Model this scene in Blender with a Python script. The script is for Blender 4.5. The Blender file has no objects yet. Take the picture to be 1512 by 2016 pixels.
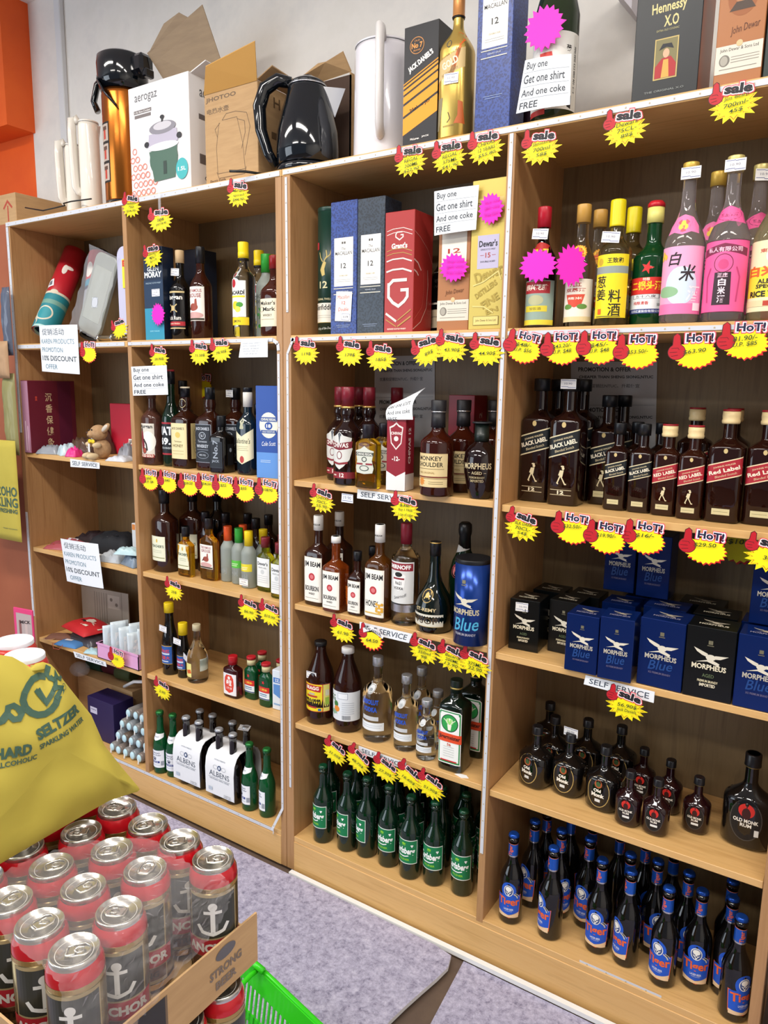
import bpy, math, random
from mathutils import Matrix, Vector
random.seed(7)
SC = bpy.context.scene
COL = SC.collection
PI = math.pi
# ---------------------------------------------------------------- camera
cam = bpy.data.cameras.new('camera'); cam_o = bpy.data.objects.new('camera', cam); COL.objects.link(cam_o)
RT = Vector((0.837416, 0.546355, 0.015201)); UP = Vector((-0.104782, 0.133184, 0.985537)); FW = Vector((-0.536428, 0.826897, -0.168779))
cam_o.matrix_world = Matrix(((RT.x, UP.x, -FW.x, 2.89709), (RT.y, UP.y, -FW.y, -1.71000), (RT.z, UP.z, -FW.z, 1.60778), (0, 0, 0, 1)))
cam.sensor_fit = 'VERTICAL'; cam.sensor_height = 36; cam.lens = 25.7372; cam.clip_start = .02
SC.camera = cam_o
# ---------------------------------------------------------------- light
SC.view_settings.view_transform = 'Standard'; SC.view_settings.look = 'None'
SC.view_settings.gamma = 1; SC.view_settings.use_curve_mapping = False
SC.view_settings.exposure = -0.25
W = bpy.data.worlds.new('world'); SC.world = W; W.use_nodes = True
W.node_tree.nodes['Background'].inputs[0].default_value = (.80, .86, 1, 1)
W.node_tree.nodes['Background'].inputs[1].default_value = .28
def area(name, loc, rot, sx, sy, power, color=(1, 1, 1)):
    l = bpy.data.lights.new(name, 'AREA'); l.shape = 'RECTANGLE'; l.size = sx; l.size_y = sy; l.energy = power; l.color = color
    o = bpy.data.objects.new(name, l); COL.objects.link(o); o.location = loc; o.rotation_euler = rot; return o
for i, (x, y) in enumerate([(.3, -1.3), (1.9, -1.3), (3.5, -1.3), (1.1, -3.1), (2.9, -3.1)]):
    area('ceiling_light', (x, y, 3.12), (0, 0, 0), 1.15, .22, 40 if y > -2 else 42, (1, .95, .88))
area('doorway_daylight', (-1.6, -4.2, 1.7), (math.radians(90), 0, math.radians(-32)), 2.6, 2.4, 95, (.80, .90, 1))
# ---------------------------------------------------------------- materials
def lin(h):
    r = []
    for i in (0, 2, 4):
        c = int(h[i:i+2], 16) / 255
        r.append(c / 12.92 if c < .04045 else ((c + .055) / 1.055) ** 2.4)
    return (*r, 1)
MC = {}
def M(h, rough=.5, metal=0, trans=0, alpha=1, coat=0, ior=1.45, name=None):
    k = (h, rough, metal, trans, alpha, coat, ior)
    if k in MC: return MC[k]
    m = bpy.data.materials.new(name or 'mat_' + h); m.use_nodes = True
    b = m.node_tree.nodes['Principled BSDF'].inputs
    b['Base Color'].default_value = lin(h); b['Roughness'].default_value = rough; b['Metallic'].default_value = metal
    b['Transmission Weight'].default_value = trans; b['Alpha'].default_value = alpha; b['Coat Weight'].default_value = coat; b['IOR'].default_value = ior
    MC[k] = m; return m
def tex(name, cols, scale=(1, 1, 1), nscale=5, detail=6, rough=.5, pos=(.3, .7), bump=0, dist=0, kind='noise', metal=0, nrough=.6):
    m = bpy.data.materials.new(name); m.use_nodes = True; t = m.node_tree; n = t.nodes; L = t.links
    b = n['Principled BSDF']; b.inputs['Roughness'].default_value = rough; b.inputs['Metallic'].default_value = metal
    tc = n.new('ShaderNodeTexCoord'); mp = n.new('ShaderNodeMapping'); mp.inputs['Scale'].default_value = scale
    L.new(tc.outputs['Object'], mp.inputs[0])
    if kind == 'noise':
        x = n.new('ShaderNodeTexNoise'); x.inputs['Scale'].default_value = nscale; x.inputs['Detail'].default_value = detail
        x.inputs['Roughness'].default_value = nrough; x.inputs['Distortion'].default_value = dist; out = x.outputs['Fac']
    else:
        x = n.new('ShaderNodeTexVoronoi'); x.inputs['Scale'].default_value = nscale; out = x.outputs['Distance']
    L.new(mp.outputs[0], x.inputs['Vector'])
    r = n.new('ShaderNodeValToRGB'); L.new(out, r.inputs[0])
    e = r.color_ramp.elements
    while len(e) < len(cols): e.new(.5)
    for i, c in enumerate(cols):
        e[i].position = pos[0] + (pos[1] - pos[0]) * i / (len(cols) - 1); e[i].color = lin(c)
    L.new(r.outputs[0], b.inputs['Base Color'])
    if bump:
        bp = n.new('ShaderNodeBump'); bp.inputs['Strength'].default_value = bump; bp.inputs['Distance'].default_value = .004
        L.new(out, bp.inputs['Height']); L.new(bp.outputs[0], b.inputs['Normal'])
    return m
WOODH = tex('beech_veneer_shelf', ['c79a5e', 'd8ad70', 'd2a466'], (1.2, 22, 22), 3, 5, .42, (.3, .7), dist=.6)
WOODV = tex('beech_veneer_upright_shaded', ['9c7146', 'b08558', 'a67b4e'], (22, 22, 1.2), 3, 5, .42, (.3, .7), dist=.6)  # same veneer as the shelves, darkened to put side-wall shade into the colour
BACKM = tex('veneer_back_panel_shaded', ['6f5a3e', '806a4a', '776243'], (14, 14, .9), 3, 5, .5, (.3, .7), dist=1.2)  # same veneer again, with the shade deep inside the shelves mixed into its colour
PLASTER = tex('white_plaster', ['d9d6d2', 'e4e0da', 'dedad3'], (1, 1, 1), 6, 5, .75, (.3, .7), bump=.25)
CARPET = tex('mottled_grey_carpet', ['726e86', '9f9bb3', 'b6b2ca', 'cbc8da'], (1, 1, 1), 55, 15, .95, (.36, .64), bump=.6, dist=.2, nrough=.8)
CARD = tex('cardboard', ['b08d63', 'bd9a6e'], (1, 1, 8), 10, 3, .8)
CARDD = tex('cardboard_inside', ['97826a', 'a38d72'], (1, 1, 8), 10, 3, .85)
# ---------------------------------------------------------------- object helpers
def mesh(name, V, F, mats, mi=None, smooth=False):
    me = bpy.data.meshes.new(name); me.from_pydata(V, [], F)
    for m in mats: me.materials.append(m)
    if mi: me.polygons.foreach_set('material_index', mi)
    if smooth is True: me.polygons.foreach_set('use_smooth', [True] * len(me.polygons))
    elif smooth: me.polygons.foreach_set('use_smooth', smooth)
    me.update(); return me
def obj(name, me, parent=None, loc=(0, 0, 0), rz=0, label=None):
    o = bpy.data.objects.new(name, me); COL.objects.link(o); o.location = loc
    o.rotation_euler = rz if isinstance(rz, tuple) else (0, 0, rz)
    if parent: o.parent = parent
    if label: o['label'] = label
    return o
def tag(o, label, cat, group=None, kind=None):
    if label: o['label'] = label
    if cat: o['category'] = cat
    if group: o['group'] = group
    if kind: o['kind'] = kind
    return o
def thing(name, label, cat, loc=(0, 0, 0), rz=0, group=None):
    return tag(obj(name, None, None, loc, rz), label, cat, group)
class MB:
    """collects shapes into one mesh"""
    def __init__(s): s.V = []; s.F = []; s.I = []; s.S = []; s.mats = []
    def m(s, mat):
        if mat not in s.mats: s.mats.append(mat)
        return s.mats.index(mat)
    def add(s, V, F, mat, smooth=False, T=None):
        b = len(s.V); s.V += [tuple(T @ Vector(v)) if T else tuple(v) for v in V]
        s.F += [tuple(b + i for i in f) for f in F]; k = s.m(mat); s.I += [k] * len(F); s.S += [smooth] * len(F); return s
    def box(s, x0, x1, y0, y1, z0, z1, mat, T=None, bev=0):
        if bev:
            V = []; F = []
            # chamfered box: 24 vertices
            for sx in (0, 1):
                for sy in (0, 1):
                    for sz in (0, 1):
                        X = (x0, x1)[sx]; Y = (y0, y1)[sy]; Z = (z0, z1)[sz]
                        dx = bev if sx == 0 else -bev; dy = bev if sy == 0 else -bev; dz = bev if sz == 0 else -bev
                        V += [(X, Y+dy, Z+dz), (X+dx, Y, Z+dz), (X+dx, Y+dy, Z)]
            import itertools
            def idx(sx, sy, sz, a): return (sx*4 + sy*2 + sz)*3 + a
            for q in (0, 1):
                F.append([idx(q, 0, 0, 0), idx(q, 1, 0, 0), idx(q, 1, 1, 0), idx(q, 0, 1, 0)])
                F.append([idx(0, q, 0, 1), idx(1, q, 0, 1), idx(1, q, 1, 1), idx(0, q, 1, 1)])
                F.append([idx(0, 0, q, 2), idx(1, 0, q, 2), idx(1, 1, q, 2), idx(0, 1, q, 2)])
                for p in (0, 1):
                    F.append([idx(q, p, 0, 0), idx(q, p, 1, 0), idx(q, p, 1, 1), idx(q, p, 0, 1)])
                    F.append([idx(q, 0, p, 0), idx(q, 1, p, 0), idx(q, 1, p, 2), idx(q, 0, p, 2)])
                    F.append([idx(0, q, p, 1), idx(1, q, p, 1), idx(1, q, p, 2), idx(0, q, p, 2)])
                    for r in (0, 1): F.append([idx(q, p, r, 0), idx(q, p, r, 1), idx(q, p, r, 2)])
            return s.add(V, F, mat, False, T)
        V = [(x, y, z) for x in (x0, x1) for y in (y0, y1) for z in (z0, z1)]
        return s.add(V, [(0, 1, 3, 2), (4, 6, 7, 5), (0, 4, 5, 1), (2, 3, 7, 6), (0, 2, 6, 4), (1, 5, 7, 3)], mat, False, T)
    def tube(s, pts, r, mat, n=8, closed=False, taper=None):
        P = [Vector(p) for p in pts]; V = []; F = []; N = len(P); up0 = None
        for i, p in enumerate(P):
            t = (P[(i+1) % N] - P[i-1]) if (closed or 0 < i < N-1) else (P[1]-P[0] if i == 0 else P[-1]-P[-2])
            t.normalize()
            if up0 is None: up0 = t.orthogonal().normalized()
            u = (up0 - t * up0.dot(t)).normalized(); up0 = u; w = t.cross(u)
            rr = taper[i] if taper else r
            rr = rr if isinstance(rr, tuple) else (rr, rr)
            for k in range(n):
                a = 2*PI*k/n; V.append(p + u*math.cos(a)*rr[0] + w*math.sin(a)*rr[1])
        for i in range(N if closed else N-1):
            for k in range(n):
                a = i*n+k; b = i*n+(k+1) % n; c = ((i+1) % N)*n+(k+1) % n; d = ((i+1) % N)*n+k; F.append((a, b, c, d))
        if not closed: F += [tuple(range(n-1, -1, -1)), tuple(range((N-1)*n, N*n))]
        return s.add(V, F, mat, True)
    def loft(s, prof, mat, n=40, caps=True, T=None, flute=0, x0=0, y0=0):
        V = []; F = []
        for q in prof:
            V += [(x0+a, y0+b, q[0]) for a, b in section(q, n, flute if len(q) > 4 else 0)]
        for i in range(len(prof)-1):
            for k in range(n):
                a = i*n+k; b = i*n+(k+1) % n; F.append((a, b, b+n, a+n))
        sm = [True]*len(F)
        if caps: F += [tuple(range(n-1, -1, -1)), tuple(range((len(prof)-1)*n, len(prof)*n))]; sm += [False, False]
        s.add(V, F, mat, False, T); s.S[-len(F):] = sm; return s
    def ball(s, c, r, mat, T=None, n=20, m=12):
        r = r if isinstance(r, tuple) else (r, r, r); V = []; F = []
        for i in range(1, m):
            t = PI*i/m
            for k in range(n):
                a = 2*PI*k/n; V.append((c[0]+r[0]*math.sin(t)*math.cos(a), c[1]+r[1]*math.sin(t)*math.sin(a), c[2]+r[2]*math.cos(t)))
        V += [(c[0], c[1], c[2]+r[2]), (c[0], c[1], c[2]-r[2])]; k0 = len(V)-2
        for i in range(m-2):
            for k in range(n): F.append((i*n+k, (i+1)*n+k, (i+1)*n+(k+1) % n, i*n+(k+1) % n))
        for k in range(n): F += [(k0, k, (k+1) % n), (k0+1, (m-2)*n+(k+1) % n, (m-2)*n+k)]
        return s.add(V, F, mat, True, T)
    def art(s, items, fn, strip=None):
        """2-D artwork items laid on a surface by fn(s, t, offset)"""
        for li, it in enumerate(items):
            polys, mat = shape2d(it)
            if strip: polys = [q for p in polys for q in slice_x(p, strip)]
            off = .0003 + .00007*li; V = []; F = []
            for p in polys:
                b = len(V); V += [fn(x, y, off) for x, y in p]; F.append(tuple(range(b, b+len(p))))
            s.add(V, F, mat, False)
        return s
    def mesh(s, name): return mesh(name, s.V, s.F, s.mats, s.I, s.S)
def section(q, n=40, flute=0):
    """ring of a loft; q = (z, rx, ry, exponent); starts at the front (-y) and goes to +x"""
    rx = q[1]; ry = q[2] if len(q) > 2 and q[2] else rx; e = q[3] if len(q) > 3 and q[3] else 2; R = []
    for k in range(n):
        a = 2*PI*k/n; c = math.cos(a); d = math.sin(a); f = 1 + (flute if k % 2 else -flute)
        R.append((rx*f*math.copysign(abs(d)**(2/e), d), -ry*f*math.copysign(abs(c)**(2/e), c)))
    return R
class Wrap:
    """maps (arc length s from the front centre, height z) onto a lofted body"""
    def __init__(s, prof): s.p = prof; s.c = {}
    def at(s, z):
        z = round(z, 3)
        if z in s.c: return s.c[z]
        p = s.p; i = 0
        while i < len(p)-2 and p[i+1][0] < z: i += 1
        a, b = p[i], p[i+1]; t = 0 if b[0] == a[0] else min(1, max(0, (z-a[0])/(b[0]-a[0])))
        g = lambda q, k, d: q[k] if len(q) > k and q[k] else d
        q = (z, a[1]+(b[1]-a[1])*t, g(a, 2, a[1])+(g(b, 2, b[1])-g(a, 2, a[1]))*t, g(a, 3, 2)+(g(b, 3, 2)-g(a, 3, 2))*t)
        R = section(q, 144); R = R[:73]; L = [0]
        for k in range(1, len(R)): L.append(L[-1]+math.dist(R[k], R[k-1]))
        s.c[z] = (R, L); return s.c[z]
    def __call__(s, x, z, off):
        R, L = s.at(z); t = min(abs(x), L[-1]*.999); lo, hi = 0, len(L)-1
        while hi-lo > 1:
            m = (lo+hi)//2
            if L[m] <= t: lo = m
            else: hi = m
        u = (t-L[lo])/max(1e-9, L[hi]-L[lo]); px = R[lo][0]+(R[hi][0]-R[lo][0])*u; py = R[lo][1]+(R[hi][1]-R[lo][1])*u
        dx = R[hi][0]-R[lo][0]; dy = R[hi][1]-R[lo][1]; l = math.hypot(dx, dy) or 1; nx, ny = dy/l, -dx/l
        return (math.copysign(px+nx*off, x) if x else px, py+ny*off, z)
def slice_x(p, w):
    xs = [q[0] for q in p]; a = math.floor(min(xs)/w); b = math.floor((max(xs)-1e-9)/w)
    if a >= b: return [p]
    out = []
    for k in range(a, b+1):
        q = clip(clip(p, k*w, 1), (k+1)*w, -1)
        if len(q) > 2: out.append(q)
    return out
def clip(p, x, s):
    o = []
    for i in range(len(p)):
        a, b = p[i-1], p[i]; ia = (a[0]-x)*s >= 0; ib = (b[0]-x)*s >= 0
        if ia != ib: t = (x-a[0])/(b[0]-a[0]); o.append((x, a[1]+(b[1]-a[1])*t))
        if ib: o.append(b)
    return o
TC = {}
def text2d(s, bold=0, shear=0):
    k = (s, bold, shear)
    if k in TC: return TC[k]
    c = bpy.data.curves.new('t', 'FONT'); c.body = s; c.size = 1; c.offset = bold; c.shear = shear; c.resolution_u = 2
    c.align_x = 'CENTER'; c.align_y = 'CENTER'
    o = bpy.data.objects.new('t', c); COL.objects.link(o)
    dg = bpy.context.evaluated_depsgraph_get(); me = bpy.data.meshes.new_from_object(o.evaluated_get(dg))
    P = [[(me.vertices[i].co.x, me.vertices[i].co.y) for i in f.vertices] for f in me.polygons]
    bpy.data.objects.remove(o); bpy.data.curves.remove(c); bpy.data.meshes.remove(me)
    if P:
        xs = [v[0] for p in P for v in p]; ys = [v[1] for p in P for v in p]; bb = (min(xs), max(xs), min(ys), max(ys))
    else: bb = (0, 1, 0, 1)
    TC[k] = (P, bb); return TC[k]
def rot2(P, cx, cy, a):
    if not a: return P
    c, d = math.cos(a), math.sin(a)
    return [[(cx+(x-cx)*c-(y-cy)*d, cy+(x-cx)*d+(y-cy)*c) for x, y in p] for p in P]
def shape2d(it):
    """('r',cx,cy,w,h,mat,rot) ('e',cx,cy,rx,ry,mat) ('t',cx,cy,w,h,text,mat,rot,bold,shear) ('p',pts,mat) ('s',cx,cy,rx,ry,n,depth,mat,rot) ('l',pts,width,mat)"""
    k = it[0]; m = it[{'r': 5, 'e': 5, 't': 6, 'p': 2, 's': 7, 'l': 3, 'o': 6}[k]]
    if isinstance(m, str): m = M(m)
    if k == 'r':
        _, x, y, w, h = it[:5]; P = [[(x-w/2, y-h/2), (x+w/2, y-h/2), (x+w/2, y+h/2), (x-w/2, y+h/2)]]
        return rot2(P, x, y, it[6] if len(it) > 6 else 0), m
    if k == 'e':
        _, x, y, a, b = it[:5]; n = 24; return [[(x+a*math.cos(2*PI*i/n), y+b*math.sin(2*PI*i/n)) for i in range(n)]], m
    if k == 'o':   # ring: cx,cy,rx,ry,thickness
        _, x, y, a, b, w = it[:6]; n = 28; P = []
        for i in range(n):
            u, v = 2*PI*i/n, 2*PI*(i+1)/n
            P.append([(x+a*math.cos(u), y+b*math.sin(u)), (x+a*math.cos(v), y+b*math.sin(v)), (x+(a-w)*math.cos(v), y+(b-w)*math.sin(v)), (x+(a-w)*math.cos(u), y+(b-w)*math.sin(u))])
        return P, m
    if k == 't':
        _, x, y, w, h, t = it[:6]; P, bb = text2d(t, it[8] if len(it) > 8 else .012, it[9] if len(it) > 9 else 0)
        W0 = bb[1]-bb[0]; H0 = bb[3]-bb[2]; sx = w/W0; sy = h/H0; mx = (bb[0]+bb[1])/2; my = (bb[2]+bb[3])/2
        P = [[(x+(a-mx)*sx, y+(b-my)*sy) for a, b in p] for p in P]
        return rot2(P, x, y, it[7] if len(it) > 7 else 0), m
    if k == 'p':
        pts = it[1]; cx = sum(p[0] for p in pts)/len(pts); cy = sum(p[1] for p in pts)/len(pts)
        if len(pts) <= 4: return [list(pts)], m
        return [[(cx, cy), pts[i], pts[(i+1) % len(pts)]] for i in range(len(pts))], m
    if k == 's':
        _, x, y, a, b, n, d = it[:7]; pts = starpts(x, y, a, b, n, d)
        return rot2([[(x, y), pts[i], pts[(i+1) % len(pts)]] for i in range(len(pts))], x, y, it[8] if len(it) > 8 else 0), m
    if k == 'l':
        pts = it[1]; N = []; w = it[2]/2
        for i, p in enumerate(pts):   # mitred strip, so that neighbouring pieces never overlap
            a = pts[max(i-1, 0)]; b = pts[min(i+1, len(pts)-1)]; d1 = (p[0]-a[0], p[1]-a[1]) if i else (b[0]-p[0], b[1]-p[1]); d2 = (b[0]-p[0], b[1]-p[1]) if i < len(pts)-1 else d1
            l1 = math.hypot(*d1) or 1; l2 = math.hypot(*d2) or 1; n1 = (-d1[1]/l1, d1[0]/l1); n2 = (-d2[1]/l2, d2[0]/l2); q = (n1[0]+n2[0], n1[1]+n2[1]); l = math.hypot(*q) or 1
            k = w*min(2/l, 1.7); N.append((q[0]/l*k, q[1]/l*k))
        P = [[(a[0]+m_[0], a[1]+m_[1]), (a[0]-m_[0], a[1]-m_[1]), (b[0]-n_[0], b[1]-n_[1]), (b[0]+n_[0], b[1]+n_[1])] for a, b, m_, n_ in zip(pts, pts[1:], N, N[1:])]
        return P, m
def starpts(x, y, a, b, n, d):
    R = random.Random(n*7+int(a*1e4)); o = []
    for i in range(n):
        j = 1+R.uniform(-.07, .07)
        u = 2*PI*(i+.25)/n; v = 2*PI*(i+.75)/n
        o += [(x+a*j*math.cos(u), y+b*j*math.sin(u)), (x+a*(1-d)*math.cos(v), y+b*(1-d)*math.sin(v))]
    return o
FLAT = lambda y0=0: (lambda s, t, off: (s, y0-off, t))
SIDE = lambda x0, yc: (lambda s, t, off: (x0+off, yc+s, t))
TOPF = lambda z0: (lambda s, t, off: (s, t, z0+off))
# ---------------------------------------------------------------- bottle shapes
def prof(h, R, rn, zs, zn, ry=None, e=2, base=.004, bulge=0, z0n=None, k=1.0):
    ry = ry or R; P = [(0, R*.86, ry*.86, e), (base*.4, R*.95, ry*.95, e), (base, R, ry, e)]
    if bulge: P += [(zs*.3, R*(1-bulge), ry*(1-bulge), e), (zs*.8, R*(1-bulge*.4), ry*(1-bulge*.4), e)]
    P.append((zs, R, ry, e))
    for i in range(1, 9):
        t = i/8; c = (1-math.cos(PI*t**k))/2; P.append((zs+(zn-zs)*t, R+(rn-R)*c, ry+(rn-ry)*c, e+(2-e)*min(1, t*1.4)))
    P += [((zn+h)/2, rn*.97, rn*.97, 2), (h-.001, rn*.97, rn*.97, 2), (h, rn*.9, rn*.9, 2)]
    return P
def lathe_cap(z0, z1, r, r1=None, ry=None):
    r1 = r1 or r; return [(z0, r), (z1-.002, r1), (z1-.0006, r1*.97), (z1, r1*.9)]
GD = M('0c0a0a', .06, coat=.3, name='dark_glass')
GBR = M('2a1008', .05, coat=.3, name='deep_brown_glass')
GRED = M('1e080b', .06, coat=.3, name='dark_rum_glass')
GGR = M('062214', .05, coat=.4, name='dark_green_glass')
GGL = M('1f7a3a', .04, trans=.75, name='green_glass')
GCL = M('eef2f2', .02, trans=1, name='clear_glass', ior=1.36)
GPK = M('ece6e9', .03, trans=.92, name='pinkish_glass', ior=1.36)
GAM = M('f0a818', .03, trans=.96, name='amber_liquid', ior=1.36)
GYG = M('cfd01c', .03, trans=.96, name='yellow_green_liquid', ior=1.36)
GFR = M('c3cdc6', .45, trans=.55, name='frosted_glass')
FILM = M('e8eaf0', .12, alpha=.18, name='clear_film')
FOIL = M('c8c9cc', .25, metal=.9)
WHT = M('f1f0ee', .45); BLK = M('141414', .35)
# ---------------------------------------------------------------- the room
def struct(name, mb, loc=(0, 0, 0)):
    o = obj(name, mb.mesh(name), None, loc); o['kind'] = 'structure'; return o
DEP = .335; YW = .37
ORG = tex('orange_paint', ['e2560f', 'ee6414'], nscale=4, rough=.6); TERRA = tex('terracotta_paint', ['9a5436', 'a8603f'], nscale=3, rough=.6)
struct('floor', MB().box(-3, 4.6, -5, .6, -.05, -.012, tex('brown_floor', ['5a4a40', '6d5a4c'], nscale=9, rough=.6)))
struct('wall_back', MB().box(-0.3557, 4.6, YW, YW+.1, -.012, 3.23, PLASTER))
mb = MB().box(-3, -0.3557, YW, YW+.1, 1.98, 3.23, ORG).box(-3, -0.3557, YW, YW+.1, -.012, 1.98, TERRA)
mb.box(-3, -0.3407, YW-.13, YW, 2.7005, 3.23, ORG); struct('wall_back_orange', mb)
struct('wall_right', MB().box(4.6, 4.7, -5, .6, -.012, 3.23, PLASTER))
struct('ceiling', MB().box(-3, 4.7, -5, .6, 3.225, 3.3, M('ecebe8', .8)))
mb = MB(); c0 = -0.1066
mb.box(c0-.02, c0+.02, YW-.022, YW, 2.0, 3.225, M('d5d6d8', .5), bev=.003); struct('trim_1', mb)
# rugs
def rug(name, label, pts, z, th, edge):
    m = MB(); n = len(pts); V = [(x, y, z) for x, y in pts]+[(x, y, z+th) for x, y in pts]
    m.add(V, [tuple(range(n, 2*n))], CARPET); m.add(V, [(i, (i+1) % n, (i+1) % n+n, i+n) for i in range(n)], edge)
    return tag(obj(name, m.mesh(name)), label, 'rug')
E1 = [(2.0689, -0.04517), (2.0819, -0.08771), (2.0750, -0.1396), (2.0626, -0.2014), (2.0516, -0.2619), (2.0422, -0.3264), (2.0378, -0.4731), (2.0838, -0.7209)]
p = [(-1.2, -.03), (2.0689-.06, -.035)]+[tuple(q[:2]) for q in E1]+[(E1[-1][0], -2.3), (-1.2, -2.3)]
rug('carpet_runner', 'grey mottled carpet runner along the plinth, its wavy white-bound end on another rug', [tuple(q) for q in p][::-1], -.002, .012, M('d9d8da', .7))
rug('carpet_mat', 'grey mottled rug under the runner, in front of the tiger-label beer bottles plinth'.replace('tiger-label ', 'blue-label '), [(2.1214-.02, -.03), (4.3, -.03), (4.3, -2.4), (2.35, -2.4)][::-1], -.0115, .008, M('8f8c93', .8))
m = MB().box(1.45, 2.9, -.028, -.012, -.002, .011, M('e9eaea', .4)); struct('baseboard_back', m)
# ---------------------------------------------------------------- shelving units
ZT = 2.200
LV = [.525, .922, 1.318]
TS = .018
def unit(name, label, x0, x1, xd, sides, dt, lv_l, lv_r):
    t = thing(name, label, 'shelving unit', (0, 0, 0))
    a, b = sides
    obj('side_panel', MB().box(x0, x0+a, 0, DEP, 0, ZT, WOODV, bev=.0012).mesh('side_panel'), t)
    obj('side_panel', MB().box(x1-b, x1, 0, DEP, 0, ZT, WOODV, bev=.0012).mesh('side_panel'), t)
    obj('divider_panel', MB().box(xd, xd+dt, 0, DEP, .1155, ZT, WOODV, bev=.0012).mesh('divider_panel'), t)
    obj('top_panel', MB().box(x0, x1, 0, DEP, ZT, 2.219, WOODH, bev=.0012).mesh('top_panel'), t)
    obj('bottom_panel', MB().box(x0+a, x1-b, .001, DEP-.006, .103, .125, WOODH, bev=.001).mesh('bottom_panel'), t)
    obj('plinth', MB().box(x0+a, x1-b, -.001, .017, 0, .1065, WOODH, bev=.001).mesh('plinth'), t)
    obj('back_panel', MB().box(x0+.005, x1-.005, DEP-.006, DEP, .08, ZT, BACKM).mesh('back_panel'), t)
    for (u, v), lv in (((x0+a, xd), lv_l), ((xd+dt, x1-b), lv_r)):
        obj('shelf', MB().box(u, v, .0, DEP-.006, 1.753-.022, 1.753, WOODH, bev=.001).mesh('shelf'), t)
        for z in lv: obj('shelf', MB().box(u+.001, v-.001, .008, DEP-.006, z-TS, z, WOODH, bev=.001).mesh('shelf'), t)
    return t
unit('shelving_unit', 'pale wooden double-bay shelving unit on the left, holding masks, a soft toy and small flasks', 0, 1.4170, .7035, (.027, .0235), .0205, LV, LV)
unit('shelving_unit', 'pale wooden double-bay shelving unit on the right, holding gift boxes and rows of beer bottles', 1.4185, 2.84, 2.1206, (.031, .0235), .0205, [.527, .928, 1.321], [.522, .918, 1.3146])
# neighbouring unit at the right edge
# LED strips
def strip(label, pts, w=.0085, group='stick-on light strips'):
    """flat strip with diodes along a path on the front faces (y slightly negative)"""
    m = MB(); wm = M('cdd0d8', .4); dm = M('b9a98a', .3)
    for a, b in zip(pts, pts[1:]):
        a = Vector(a); b = Vector(b); d = (b-a); l = d.length; d.normalize(); n = Vector((-d.z, 0, d.x))*w/2
        u = Vector((0, -.0012, 0)); V = [a+n, a-n, b-n, b+n, a+n+u, a-n+u, b-n+u, b+n+u]
        m.add(V, [(4, 5, 6, 7), (0, 4, 7, 3), (1, 2, 6, 5), (0, 1, 5, 4), (3, 7, 6, 2)], wm)
        k = 0.02
        while k < l:
            c = a+d*k+u*1.4; e = .0016
            m.add([c+Vector((-e, 0, -e)), c+Vector((e, 0, -e)), c+Vector((e, 0, e)), c+Vector((-e, 0, e)), c+Vector((-e, .001, -e)), c+Vector((e, .001, -e)), c+Vector((e, .001, e)), c+Vector((-e, .001, e))], [(0, 1, 2, 3), (0, 4, 5, 1), (3, 2, 6, 7)], dm); k += .05
    return tag(obj('light_strip', m.mesh('light_strip')), label, 'light strip', group)
Y = -.0008
strip('white light strip along the top front edge of the left unit', [(.005, Y, 2.209), (1.412, Y, 2.209)], .014)
strip('white light strip along the top front edge of the right unit', [(1.425, Y, 2.209), (2.83, Y, 2.209)], .012)
strip('white light strip down the left edge of the left unit beside the masks bay', [(.012, Y, 2.2), (.014, Y, 1.75), (.012, Y, 1.4)], .015)
strip('white light strip low on the left edge, below the hanging yellow bag', [(.012, Y, 1.07), (.014, Y, .62)], .014)
strip('white light strip on the topmost shelf edge of the toy and mask bay', [(.03, Y, 1.742), (.69, Y, 1.742)], .014)
strip('white light strip on the shelf edge under the yellow-capped clear bottles', [(.71, Y, 1.742), (1.38, Y, 1.742), (1.4, Y, 1.73), (1.402, Y, 1.71)], .011)
strip('white light strip down the right side of the left unit', [(1.402, Y, 1.70), (1.402, Y, .21), (1.37, -.02, .13)], .009)
strip('short white light strip beside the green-boxed whisky compartment', [(1.436, Y, 2.195), (1.438, Y, 1.82)], .008)
strip('white light strip down the left upright of the right unit', [(1.46, Y, 1.744), (1.437, Y, 1.70), (1.437, Y, .30)], .008)
strip('white light strip on the shelf edge under the gift boxes', [(1.45, Y, 1.741), (2.118, Y, 1.741)], .010)
strip('white light strip down the middle upright of the right unit', [(2.131, Y, 2.2), (2.130, Y, .33)], .0095)
strip('white light strip on the shelf edge under the rice wine bottles', [(2.142, Y, 1.741), (2.83, Y, 1.741)], .010)
strip('white light strip along the bottom board edge beside the green beer and carrier packs', [(.03, Y, .117), (1.36, Y, .117), (1.37, -.012, .112)], .011)
strip('loose white light strip lying on the bottom board before the blue-label beer', [(2.4188, .006, .1266), (2.6255, .006, .1266)], .008)
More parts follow.
